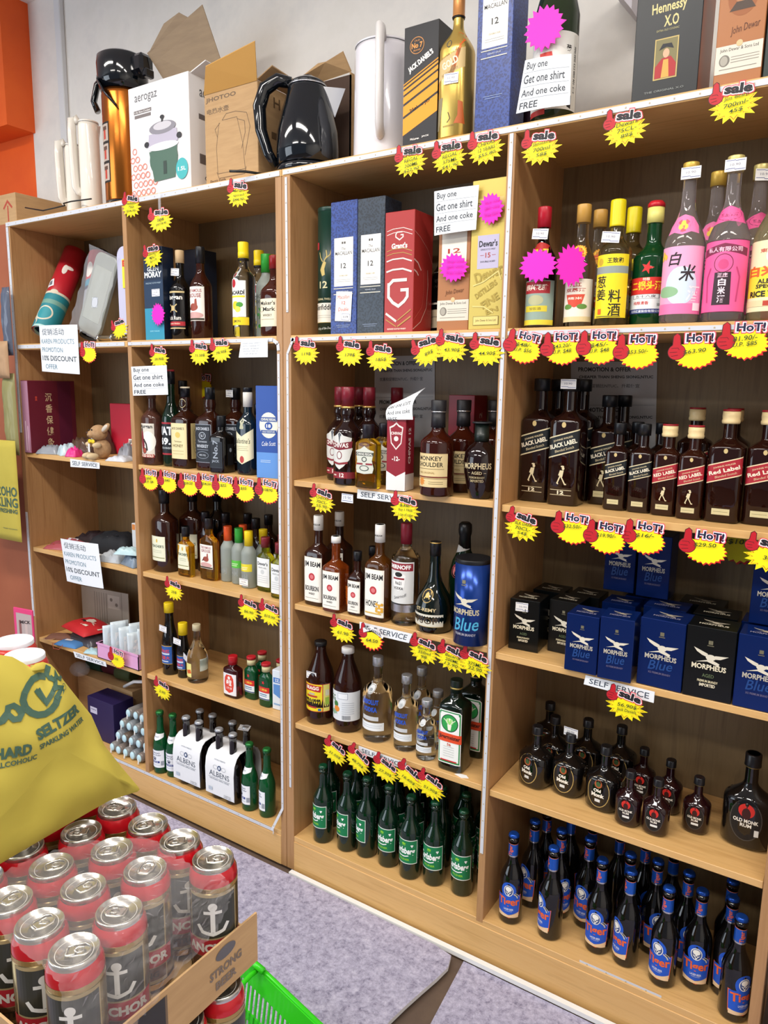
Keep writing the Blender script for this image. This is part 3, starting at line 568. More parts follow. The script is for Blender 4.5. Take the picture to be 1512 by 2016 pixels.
# --- green square herbal liqueur
P = prof(.262, .0400, .0165, .190, .222, ry=.0370, e=5, base=.006)
kind('herbal', P, M('04140c', .06, coat=.4), [('cap', lathe_cap(.229, .266, .0178), M('14241a', .35)), ('cap_ring', [(.240, .0182), (.245, .0182)], M('b9a25c', .3, .6))], [
 ('label', [('p', [(-.036, .178), (-.030, .184), (.030, .184), (.036, .178), (.036, .024), (-.036, .024)], 'eef0ec'), ('p', [(-.0335, .177), (-.029, .181), (.029, .181), (.0335, .177), (.0335, .027), (-.0335, .027)], '2e8b4c'), ('r', 0, .102, .060, .140, 'f0f1ee'), ('r', 0, .1745, .055, .006, 'f0f1ee'),
  ('e', 0, .147, .0265, .0265, '14462a'), ('e', 0, .147, .024, .024, '2fa04c'), ('e', 0, .152, .012, .010, '9ddf7a'), ('r', 0, .157, .0016, .009, 'ffffff'), ('r', 0, .159, .006, .0016, 'ffffff'), ('l', [(0, .138), (-.008, .150), (-.018, .158)], .002, 'f3f1e0'), ('l', [(0, .138), (.008, .150), (.018, .158)], .002, 'f3f1e0'), ('l', [(-.008, .150), (-.008, .160)], .0016, 'f3f1e0'), ('l', [(.008, .150), (.008, .160)], .0016, 'f3f1e0'), ('p', [(-.007, .143), (.007, .143), (.004, .126), (-.004, .126)], 'f3f1e0'),
  ('r', 0, .103, .074, .026, 'df4a22'), ('t', 0, .103, .066, .016, 'Jägermeister', '1a120c', 0, .03), ('t', 0, .083, .012, .008, '56', 'cf5a3a', 0, .02)]+[('r', 0, .076-.007*i, .034, .001, 'b4b6b2') for i in range(5)]+[('r', 0, .034, .050, .004, 'c4202c')])])
# --- soy-dark bottles with yellow caps
def sauce(key, h, R, capr, caph):
    P = prof(h, R, capr*.85, h*.42, h*.80, base=.005); 
    kind(key, P, GD, [('cap', lathe_cap(h-caph, h+.001, capr), M('e9cb18', .35))], [('label', [('r', 0, h*.29, R*2.1, h*.26, 'e2b23a'), ('r', 0, h*.29, R*2.1, h*.245, '2a5aa6'), ('t', 0, h*.345, R*1.5, h*.05, '清水红', 'd6453c', 0, .03), ('r', 0, h*.305, R*1.5, .006, 'cdd6e6'), ('t', 0, h*.25, R*1.6, h*.055, '双喜大', 'd6453c', 0, .02), ('r', 0, h*.20, R*1.2, .004, 'cdd6e6')])])
sauce('sauce_tall', .275, .0305, .0180, .036); sauce('sauce_small', .208, .0240, .0172, .044)
P = prof(.215, .0385, .0125, .085, .170, base=.008)
kind('clear_sake', P, GCL, [('cap', lathe_cap(.193, .216, .0150), M('d2c8a4', .4))], [('label', [('r', -.012, .050, .040, .052, 'e9e08a'), ('p', [(-.018, .048), (.004, .054), (.008, .040), (-.012, .036)], 'd2602a')]), ('back_label', [('r', .060, .070, .040, .046, 'c4d0c8')])])
P = prof(.148, .0355, .0125, .100, .118, ry=.021, e=3.6, base=.004)
kind('red_flask', P, M('4a0d12', .03, trans=.7), [('cap', lathe_cap(.119, .149, .0165), M('b01622', .3))], [('label', [('r', 0, .050, .062, .078, 'e9e7ea'), ('p', [(-.020, .072), (-.012, .084), (.012, .084), (.020, .072), (.022, .05), (.018, .026), (0, .018), (-.018, .026), (-.022, .05)], 'd8432e'), ('e', 0, .073, .006, .006, 'f4ece6'), ('t', -.0005, .055, .026, .024, '参茸', 'f4ece6', 0, .03), ('t', 0, .036, .026, .008, '三鞭酒', 'f4ece6')])])
P = prof(.152, .0265, .0115, .100, .122, ry=.0165, e=3, base=.004)
ERG = lambda z, k: [('s', 0, z+.034*k, .008*k, .008*k, 5, .6, 'cf2630', -.31), ('r', 0, z+.006*k, .054*k, .022*k, 'cc2a24'), ('t', 0, z+.006*k, .040*k, .010*k, '二锅头', 'f2c93c', 0, .03), ('r', 0, z-.019*k, .054*k, .028*k, 'e4ebee'), ('r', 0, z-.012*k, .034*k, .004*k, '5a7a9a'), ('r', 0, z-.019*k, .034*k, .003*k, '5a7a9a'), ('r', 0, z-.030*k, .054*k, .004*k, '24386e')]
kind('star_flask', P, M('0a5a30', .03, trans=.5), [('neck_band', [(.124, .0152), (.144, .0150)], M('cfc598', .4)), ('cap', lathe_cap(.144, .153, .0165), M('b5202a', .3))], [('label', ERG(.056, .9))])
# --- shelf-one clear spirits (about 0.26-0.30 m)
P = prof(.292, .0360, .0145, .180, .225, base=.005)
kind('limon', P, GCL, [('cap', [(.243, .0172), (.262, .0172), (.2625, .0165), (.290, .0170), (.292, .0155)], YEL), ('cap_ring', [(.237, .0175), (.243, .0175)], M('17171a', .35))], [
 ('label', [('r', 0, .118, .066, .110, 'f1f2ef'), ('e', -.006, .165, .020, .016, 'f1f2ef'), ('e', -.010, .165, .010, .013, 'b8202e'), ('t', 0, .138, .060, .015, 'BACARDÍ', '141414', 0, .04), ('r', 0, .125, .06, .006, 'f2d83a'), ('e', -.003, .098, .014, .013, 'f2d02a'), ('e', .012, .100, .012, .008, '4f9a3c'), ('e', .006, .086, .010, .009, 'f5dc50')]), ('lower_label', [('r', 0, .050, .085, .024, 'f0d21c'), ('t', 0, .050, .03, .008, 'LIMON', '333322')])])
P = prof(.262, .0335, .0150, .160, .205, base=.005)
kind('apple_frost', P, GFR, [('cap', lathe_cap(.205, .262, .0170), GRN)], [('label', [('t', 0, .130, .040, .014, 'MAGIC', '6f7874', 0, .02), ('t', 0, .114, .046, .012, 'MOMENTS', '6f7874', 0, .02), ('l', [(-.004, .095), (.006, .080), (-.002, .06)], .003, '3f8f44'), ('e', .006, .090, .006, .005, '4fa050'), ('e', -.006, .074, .006, .005, '4fa050'), ('e', 0, .038, .007, .006, '3f8f44')])])
P = prof(.24, .042, .0150, .130, .175, ry=.036, e=3, base=.006)
kind('maker', P, M('5a2412', .04, trans=.6), [('cap', lathe_cap(.20, .24, .017), M('8c1a1a', .3))], [('label', [('r', 0, .070, .074, .082, 'e9dfc4'), ('t', -.0, .098, .058, .012, "Maker's", '1d1a16', 0, .02), ('t', .006, .080, .046, .012, 'Mark', '1d1a16', 0, .02), ('o', -.024, .080, .008, .008, .0008, '1d1a16'), ('t', 0, .062, .036, .007, 'WHISKY', '1d1a16'), ('r', 0, .050, .05, .001, '8a7f66')])])
# chinese spirits
P = prof(.285, .0365, .0125, .150, .215, base=.005)
kind('huadiao', P, M('12060a', .04, coat=.3), [('cap', lathe_cap(.238, .286, .0165), M('b2182c', .3))], [
 ('label', [('r', 0, .060, .100, .105, '8fa59a'), ('r', 0, .096, .072, .028, 'a5242e'), ('t', 0, .096, .060, .014, '绍兴花雕', 'efe6d4', 0, .03), ('e', 0, .066, .020, .012, 'b4b48c'), ('r', 0, .046, .06, .014, 'd8c83a'), ('t', 0, .046, .03, .007, '加饭酒', '7a6a2c'), ('r', 0, .014, .1, .012, 'e0cf3c')]),
 ('neck_label', [('p', [(-.034, .160), (-.026, .196), (0, .204), (.026, .196), (.034, .160), (0, .166)], 'b02a26'), ('r', 0, .180, .044, .014, 'd8c83a'), ('t', 0, .180, .03, .008, '古越龙', '6a5a2c')])])
P = prof(.282, .0345, .0130, .140, .215, base=.005)
kind('jiujiang', P, GCL, [('cap', lathe_cap(.242, .283, .0165), M('c99a4a', .35))], [
 ('label', [('r', 0, .062, .088, .098, 'e8dfd2'), ('t', 0, .098, .030, .010, '九江', 'a8302c', 0, .03), ('t', 0, .086, .050, .009, '双蒸酒', 'a8302c', 0, .03), ('p', [(-.024, .076), (.024, .076), (.016, .052), (0, .046), (-.016, .052)], 'cf4a34'), ('t', 0, .067, .036, .006, '精米', 'f0e6d4'), ('e', -.018, .048, .012, .006, '5f8a3c'), ('e', .018, .048, .012, .006, '5f8a3c'), ('r', 0, .019, .088, .012, 'd9c79a')]),
 ('neck_label', [('s', 0, .170, .021, .021, 22, .12, 'e8a022'), ('e', 0, .170, .0165, .0165, 'f2d24a'), ('r', 0, .170, .030, .012, 'c8382a'), ('t', 0, .180, .018, .006, '100%', 'b8302a', 0, .03)])])
P = prof(.28, .0375, .0150, .165, .205, base=.005)
kind('scallion', P, M('9a8a5c', .03, trans=.9, ior=1.36), [('cap', [(.222, .0178), (.226, .0172), (.276, .0172), (.280, .0165), (.281, .014)], M('e3cf14', .3))], [
 ('label', [('r', 0, .088, .092, .140, 'f0d81e'), ('r', 0, .124, .092, .016, '8f9a94'), ('e', -.024, .142, .008, .008, 'c9a92c'), ('t', .012, .144, .036, .012, '王致和', '1c1c14', 0, .02), ('t', -.019, .098, .026, .026, '葱', '1a1a10', 0, .01), ('t', -.019, .070, .026, .026, '姜', '1a1a10', 0, .01), ('t', .015, .066, .028, .028, '料', '1a1a10', 0, .01), ('t', .015, .036, .028, .028, '酒', '1a1a10', 0, .01), ('r', -.020, .032, .010, .012, 'd8622a'), ('r', 0, .021, .06, .002, '6c6420')])])
P = prof(.275, .0425, .0160, .150, .190, base=.006, k=.85)
kind('redstar', P, M('0a4a24', .04, trans=.45), [('neck_band', [(.228, .0185), (.262, .0182)], M('e2d87a', .4)), ('cap', [(.262, .0188), (.270, .0188), (.276, .014)], M('c2202c', .3))], [
 ('label', [('s', 0, .127, .015, .015, 5, .6, 'd92a2a', -.31), ('r', 0, .087, .124, .038, 'd42a22'), ('t', 0, .088, .074, .020, '二锅头酒', 'f6d028', 0, .03), ('t', 0, .102, .016, .007, '特酿', 'f4e6d0'), ('r', 0, .052, .124, .034, 'e8ecec'), ('r', 0, .0645, .062, .010, '46464a'), ('r', 0, .0645, .059, .0085, 'f0f2f2'), ('t', 0, .0645, .046, .006, '五十六度', '2c2c30'), ('t', -.010, .050, .036, .008, '纯粮清香', 'c8342c'), ('t', .034, .046, .016, .006, '500ml', '2c2c30'), ('r', 0, .032, .124, .010, '2a3c7c'), ('t', 0, .032, .070, .006, '北京红星股份有限公司', 'e6ecf4')])])
P = prof(.335, .0425, .0140, .165, .262, base=.006, k=.85)
kind('rice_pink', P, GPK, [('cap', lathe_cap(.305, .336, .0165), M('c9a648', .35, .3))], [
 ('label', [('r', 0, .090, .118, .140, 'f2a8cc'), ('e', .006, .078, .034, .040, 'cfe0ee'), ('e', -.024, .066, .026, .012, '8fb88c'), ('r', 0, .030, .118, .022, 'e879ae'), ('t', -.010, .134, .028, .028, '白', '2c2028', 0, .02, .2), ('t', .018, .104, .034, .034, '米', '2c2028', 0, .02, .2), ('t', .034, .062, .032, .032, '酒', 'f4eef2', 0, .02, .2), ('e', -.042, .146, .005, .006, 'f0c84a'), ('e', -.034, .140, .005, .006, 'f0c84a'), ('e', -.046, .138, .005, .006, 'f0c84a'), ('r', .044, .034, .020, .016, 'f4f4f4')]),
 ('neck_label', [('p', [(-.036, .186), (-.034, .204), (-.018, .222), (0, .228), (.018, .222), (.034, .204), (.036, .186), (.018, .190), (0, .184), (-.018, .190)], 'f07cb0'), ('e', 0, .204, .014, .014, 'e85a6a'), ('e', -.005, .201, .005, .006, 'f2cc50'), ('e', .005, .201, .005, .006, 'f2cc50'), ('e', 0, .209, .005, .006, 'f2cc50')])])
kind('rice_rose', P, GPK, [('cap', lathe_cap(.305, .336, .0165), M('cfc07a', .35, .3))], [
 ('label', [('r', 0, .092, .118, .146, '5a2436'), ('r', 0, .092, .115, .143, 'ee5e9a'), ('p', [(-.050, .148), (0, .158), (.050, .148), (.050, .132), (0, .142), (-.050, .132)], '7c2848'), ('t', 0, .146, .072, .010, '私人有限公司', 'f4c8da', 0, .02), ('o', 0, .118, .019, .019, .0014, '6c2040'), ('e', 0, .116, .010, .010, 'd04a80'), ('p', [(-.016, .100), (.016, .100), (.018, .034), (-.018, .034)], '34202a'), ('t', 0, .094, .020, .009, '正庄', 'f4c8da', 0, .02), ('t', 0, .080, .015, .015, '白', 'f4dbe6', 0, .03), ('t', 0, .063, .015, .015, '米', 'f4dbe6', 0, .03), ('t', 0, .046, .015, .015, '酒', 'f4dbe6', 0, .03),
  ('l', [(.030, .04), (.034, .09), (.026, .11)], .003, 'c63f78'), ('l', [(-.030, .04), (-.034, .09), (-.026, .11)], .003, 'c63f78')]),
 ('neck_label', [('p', [(-.040, .198), (-.036, .222), (0, .236), (.036, .222), (.040, .198), (0, .204)], 'ee5e9a'), ('o', 0, .217, .026, .012, .001, '7c2848'), ('t', 0, .217, .036, .008, '五庄米酒', '7c2848', 0, .02)])])
P = prof(.31, .0445, .0150, .160, .250, base=.006)
kind('rice_gold', P, M('e9e2b8', .03, trans=.9, ior=1.36), [('cap', lathe_cap(.28, .312, .0165), M('cfb24c', .35))], [
 ('label', [('r', 0, .088, .130, .140, 'e9dfb4'), ('r', 0, .076, .120, .060, 'ecd63a'), ('t', -.010, .138, .03, .008, '東豐', 'c04a34', 0, .02), ('e', .004, .128, .016, .016, 'f4f0e0'), ('t', 0, .128, .012, .012, '特', 'c04a34', 0, .02), ('t', 0, .098, .100, .022, '白米酒', 'd8622a', 0, .04), ('t', 0, .078, .050, .009, 'ALBERT', '1c1a14', 0, .03), ('t', 0, .068, .056, .008, 'SPECIAL', '1c1a14', 0, .03), ('t', 0, .053, .084, .012, 'RICE WINE', '1c1a14', 0, .04), ('r', 0, .034, .130, .012, 'dfd0a0'), ('r', 0, .034, .02, .010, 'b8402c')])])
# --- striding whisky: square bottles with a slanted label
def slant(key, h, R, capr, caph, band, edge, capmat, top, lname, glass, mark='12', lower=None):
    P = prof(h, R, capr*.78, h*.66, h*.755, ry=R, e=5, base=.005)
    z = h*(.49 if h > .3 else .47); w = R*2.05; lh = h*.145; a = math.radians(17); dz = math.tan(a)*w/2
    pg = lambda z0, hh: [(-w/2, z0-dz-hh/2), (w/2, z0+dz-hh/2), (w/2, z0+dz+hh/2), (-w/2, z0-dz+hh/2)]
    fig = []
    k = h/.32; zz = h*.235
    if lower != 'big': fig = [('e', .004*k, zz+.020*k, .0035*k, .004*k, 'd8cba4'), ('e', .002*k, zz+.025*k, .0045*k, .0022*k, 'd8cba4'), ('p', [(-.004*k, zz+.015*k), (.006*k, zz+.015*k), (.003*k, zz-.002*k), (-.008*k, zz+.002*k)], 'd8cba4'), ('l', [(-.001*k, zz), (.010*k, zz-.020*k), (.014*k, zz-.020*k)], .0032*k, 'd8cba4'), ('l', [(-.003*k, zz), (-.010*k, zz-.018*k), (-.007*k, zz-.020*k)], .0032*k, 'd8cba4')]
    L = [('p', pg(z, lh*1.14), edge), ('p', pg(z, lh), band), ('t', .000, z+lh*.27, w*.62, lh*.13, 'JOHNNIE WALKER', 'd9c9a0', a), ('t', 0, z, w*.86, lh*.25, lname, 'efe6cf', a, .03), ('t', .004, z-lh*.28, w*.6, lh*.14, 'Blended Scotch', 'd9c9a0', a, 0, .2)]
    lab2 = [('r', 0, h*.125, R*1.35, .0012, 'd8cba4'), ('r', 0, h*.085, R*1.35, .0012, 'd8cba4'), ('t', 0, h*.105, R*.42, h*.028, '12', 'e6dcc0', 0, .04)] if mark else [('r', 0, h*.10, R*1.0, h*.055, 'c9bf94'), ('r', 0, h*.10, R*.8, .001, '8c8460')]
    caps = [('cap', lathe_cap(h-caph, h-(.004 if top else 0), capr), capmat)]
    if top: caps.append(('cap_top', [(h-.0039, capr*1.02), (h, capr)], top))
    if capmat is CRM: caps[0] = ('cap', [(h-caph, capr*.97), (h-caph*.9, capr*1.05), (h-caph*.75, capr*1.05), (h-caph*.7, capr*.98), (h-caph*.45, capr*1.03), (h-.0041, capr)], capmat)
    kind(key, P, glass, caps, [('label', L), ('lower_label', lab2), ('crest', [('e', 0, h*.64, .0055*k, .007*k, 'c9b37c')])]+([('figure_print', fig)] if fig else []))
CRM = M('dfc793', .4); RTOP = M('9c1f2a', .4); BCAP = M('14161b', .35)
slant('black_litre', .320, .0410, .0205, .032, '12181c', 'd8cba4', BCAP, None, 'BLACK LABEL', M('1c0a08', .04, coat=.3))
slant('black_mid', .280, .0365, .0195, .030, '12181c', 'd8cba4', BCAP, None, 'BLACK LABEL', M('1c0a08', .04, coat=.3), None)
slant('black_small', .214, .0275, .0150, .028, '12181c', 'd8cba4', BCAP, None, 'BLACK LABEL', M('1c0a08', .04, coat=.3), None, 'big')
slant('red_small', .216, .0290, .0172, .030, 'a5202f', 'e6d3ac', CRM, RTOP, 'RED LABEL', M('2c110a', .04, trans=.15), None)
slant('red_big', .254, .0375, .0185, .032, 'a5202f', 'e6d3ac', CRM, RTOP, 'Red Label', M('220c08', .04, trans=.1), None, 'big')
# --- dark rums, dimpled
def rum(key, h, R, ry, capr, style):
    P = prof(h, R, capr*.82, h*.50, h*.70, ry=ry, e=2.6, base=.010, k=.9); P[0] = (0, R*.72, ry*.72, 2.6); P[1] = (.003, R*.86, ry*.86, 2.6)
    z = h*.33; k = h/.17
    if style == 'oval': L = [('e', 0, z, .030*k, .042*k, 'b99c5c'), ('e', 0, z, .028*k, .040*k, '1d1712'), ('e', 0, z+.022*k, .010*k, .011*k, 'a8552e'), ('e', 0, z+.022*k, .006*k, .007*k, '3d5a34'), ('t', -.002, z+.004*k, .020*k, .009*k, 'Old', 'efe9dc', 0, .05), ('t', 0, z-.008*k, .034*k, .011*k, 'Monk', 'efe9dc', 0, .05), ('r', 0, z-.023*k, .014*k, .008*k, 'd9d9d6')]
    else: L = [('e', 0, z, .026*k, .038*k, '47423e'), ('e', 0, z, .0245*k, .0365*k, '151313'), ('e', 0, z+.018*k, .013*k, .013*k, 'c92a22'), ('e', 0, z+.012*k, .007*k, .011*k, '3a1512'), ('t', 0, z-.001*k, .040*k, .007*k, 'OLD MONK', 'efe9dc', 0, .03), ('t', .001, z-.009*k, .018*k, .0065*k, 'RUM', 'efe9dc', 0, .03), ('r', .002*k if h < .2 else .018*k, z-.020*k, .020*k if h < .2 else .007*k, .007*k if h < .2 else .012*k, 'dededa')]
    m = MB().loft(P, GRED if style != 'oval' and h < .2 else GD, 40)
    for i in range(14):   # raised dimples round the shoulder
        for j in range(2):
            a = 2*PI*(i+.5*j)/14; f = .90-.12*j; m.ball((R*f*math.sin(a), -ry*f*math.cos(a), h*(.50+.045*j)), .0042*k, GRED if style != 'oval' and h < .2 else GD, None, 8, 6)
    kind(key, P, GD, [('cap', [(h*.865, capr), (h*.875, capr*1.04), (h*.89, capr), (h-.002, capr), (h, capr*.9)], M('17171a', .3)), ('cap_ring', [(h*.862, capr*1.01), (h*.872, capr*1.01)], M('a89458', .3, .6))], [('label', L)])
    TY[key][0] = ('glass_body', m.mesh('glass_body')); RAD[key] *= 1.0
rum('rum_oval', .170, .0440, .0400, .0145, 'oval'); rum('rum_round', .142, .0320, .0300, .0125, 'red'); rum('rum_flat', .234, .0560, .0380, .0185, 'red')
# --- sake, gold-wrapped whisky on the top
P = [(0, .047), (.004, .0515), (.24, .052), (.275, .044), (.31, .026), (.335, .0175), (.385, .0165), (.39, .014)]
kind('sake', P, M('26331c', .04, trans=.25), [('cap', lathe_cap(.372, .395, .0180), M('d8d4cc', .4))], [('label', [('r', .008, .110, .150, .165, 'e6e4de'), ('t', .046, .158, .014, .014, '菊', '1f1c1a', 0, .02), ('t', .046, .138, .012, .012, '乃', '1f1c1a', 0, .02), ('r', .066, .110, .012, .158, 'd9d6ce'), ('t', .066, .115, .008, .10, '清\n酒\n白\n鹿\n辛\n口', '2c2826'), ('p', [(-.024, .150), (.006, .150), (.012, .118), (-.02, .112)], 'c8342c'), ('p', [(.046, .05), (.058, .06), (.058, .03), (.046, .034)], '2c2826'), ('r', -.030, .024, .05, .012, 'c23a34')])])
P = prof(.345, .0390, .0130, .205, .268, ry=.039, e=3.5, base=.005)
kind('goldwrap', P, M('d6b45e', .25, .75), [('cap', [(.287, .0165), (.289, .0150), (.318, .0148), (.342, .0150), (.345, .013)], M('c98a4e', .35, .4)), ('neck_ring', [(.2835, .0152), (.287, .0152)], M('1a1a1c', .4))], [
 ('label', [('p', [(-.04, .132), (.04, .160), (.04, .205), (-.04, .177)], 'cdb27a'), ('t', 0, .172, .044, .018, 'GOLD', 'efe4c6', .33, .03), ('t', 0, .192, .050, .006, 'JOHNNIE WALKER', '8a6a3a', .33), ('t', .0, .152, .046, .005, 'SCOTCH WHISKY', '8a6a3a', .33), ('e', -.004, .216, .007, .009, '5a5444')]),
 ('figure_print', [('p', [(.012, .246), (.040, .240), (.040, .224), (.028, .224), (.030, .206), (.016, .160), (.004, .128), (-.010, .124), (-.006, .138), (.012, .17), (.020, .21), (.014, .232)], 'cf6220'), ('p', [(.024, .084), (.036, .080), (.04, .05), (.044, .03), (.014, .032), (.024, .05)], 'b5571e'), ('p', [(-.034, .094), (-.018, .096), (-.020, .070), (-.028, .020), (-.038, .022)], '8c8060'), ('l', [(-.002, .060), (.004, .045), (-.004, .036)], .002, '5a4a2a'), ('t', 0, .028, .03, .004, 'BLENDED SCOTCH', '7a5f34')])])
P = prof(.27, .037, .0145, .155, .205, base=.005)
kind('dewar', P, GD, [('cap', lathe_cap(.23, .272, .016), M('3a2320', .4))], [('label', [('r', .008, .128, .085, .088, 'ddd8cc'), ('t', .008, .150, .06, .014, "Dewar's", '26231f', 0, .02), ('t', .008, .132, .04, .008, 'White', '26231f', 0, 0, .2)]), ('lower_label', [('r', .008, .045, .085, .05, 'd8cdb0'), ('t', .008, .05, .05, .006, 'John Dewar', '4a4030')])])
# ---------------------------------------------------------------- bottle placements (x, y of the base; shelf height)
Z = dict(A1=1.753, A2=1.318, A3=.922, A4=.525, Ab=.125, B1=1.753, B2=1.321, B3=.928, B4=.527, Bb=.125, C1=1.753, C2=1.3146, C3=.918, C4=.522, Cb=.125, T=2.219)
N9 = ['first', 'second', 'third', 'fourth', 'fifth', 'sixth', 'seventh', 'eighth', 'ninth']
BB = lambda lab: lab
pf = [(1.5350, 0.04805), (1.6270, 0.05642), (1.6967, 0.06662), (1.7807, 0.06665), (1.8663, 0.05577), (1.9423, 0.07129), (2.0337, 0.07954)]
rr = [.35, .62, .85, .12, .1, .02, .05]
for i, q in enumerate(pf):
    put('pilsner', q, Z['Bb'], 'green pilsner beer bottle, %s from the left in the front row' % N9[i], 'green pilsner bottles on the bottom shelf', -rr[i], 'beer_bottle', 'beer bottle')
back = [(q[0]+.0-.035+.012*(i % 2), q[1]+.085) for i, q in enumerate(pf)]+[(2.085, .10)]
back[-1] = (2.0855, .150)
for i, q in enumerate(back):
    q = (max(q[0], 1.49), q[1]); put('pilsner', q, Z['Bb'], 'green pilsner beer bottle, %s from the left in the second row' % N9[i], 'green pilsner bottles on the bottom shelf', .9*math.sin(i*2.3), 'beer_bottle', 'beer bottle')
for i in range(7): put('pilsner', (1.53+.084*i, .235+.012*(i % 2)), Z['Bb'], 'green pilsner beer bottle, %s from the left in the shaded third row' % N9[i], 'green pilsner bottles on the bottom shelf', 1.2*math.sin(i*1.7+1), 'beer_bottle', 'beer bottle')
tf = [((2.2005, 0.05512), .15), ((2.3155, 0.05915), -.75), ((2.4399, 0.08387), 0), ((2.5156, 0.08055), -.7), ((2.6120, 0.06648), -.3), ((2.6836, 0.1028), .1), ((2.7413, 0.117), .15), ((2.7799, 0.06113), .75)]
tf[7] = ((tf[7][0][0]-.004, tf[7][0][1]), .75)
for i, (q, r) in enumerate(tf):
    put('lager', q, Z['Cb'], 'blue-label lager bottle, %s from the left in the front row' % N9[i], 'blue-label lager bottles on the bottom shelf', r, 'beer_bottle', 'beer bottle')
tb = [((2.2252, 0.1497), -.5), ((2.3837, 0.1573), -.2), ((2.5638, 0.1625), .5)]
for i, (q, r) in enumerate(tb):
    put('lager', q, Z['Cb'], 'blue-label lager bottle, %s from the left in the loose second row' % N9[i], 'blue-label lager bottles on the bottom shelf', r, 'beer_bottle', 'beer bottle')
tr = [((2.2356, 0.21, 0.2838), 1), ((2.3052, 0.15, 0.3122), .8), ((2.2992, 0.245, 0.2555), 2), ((2.3691, 0.23, 0.2591), 2), ((2.4454, 0.235, 0.2708), 1.6), ((2.4965, 0.15, 0.3268), .9), ((2.5157, 0.235, 0.268), .7), ((2.5885, 0.22, 0.2767), 2.4), ((2.6480, 0.15, 0.3162), .5), ((2.7464, 0.15, 0.3305), .5)]
for i, (q, r) in enumerate(tr):
    put('lager', q[:2], Z['Cb'], 'blue-label lager bottle, %s from the left in the dark rows behind' % (N9+['tenth'])[i], 'blue-label lager bottles on the bottom shelf', r, 'beer_bottle', 'beer bottle')
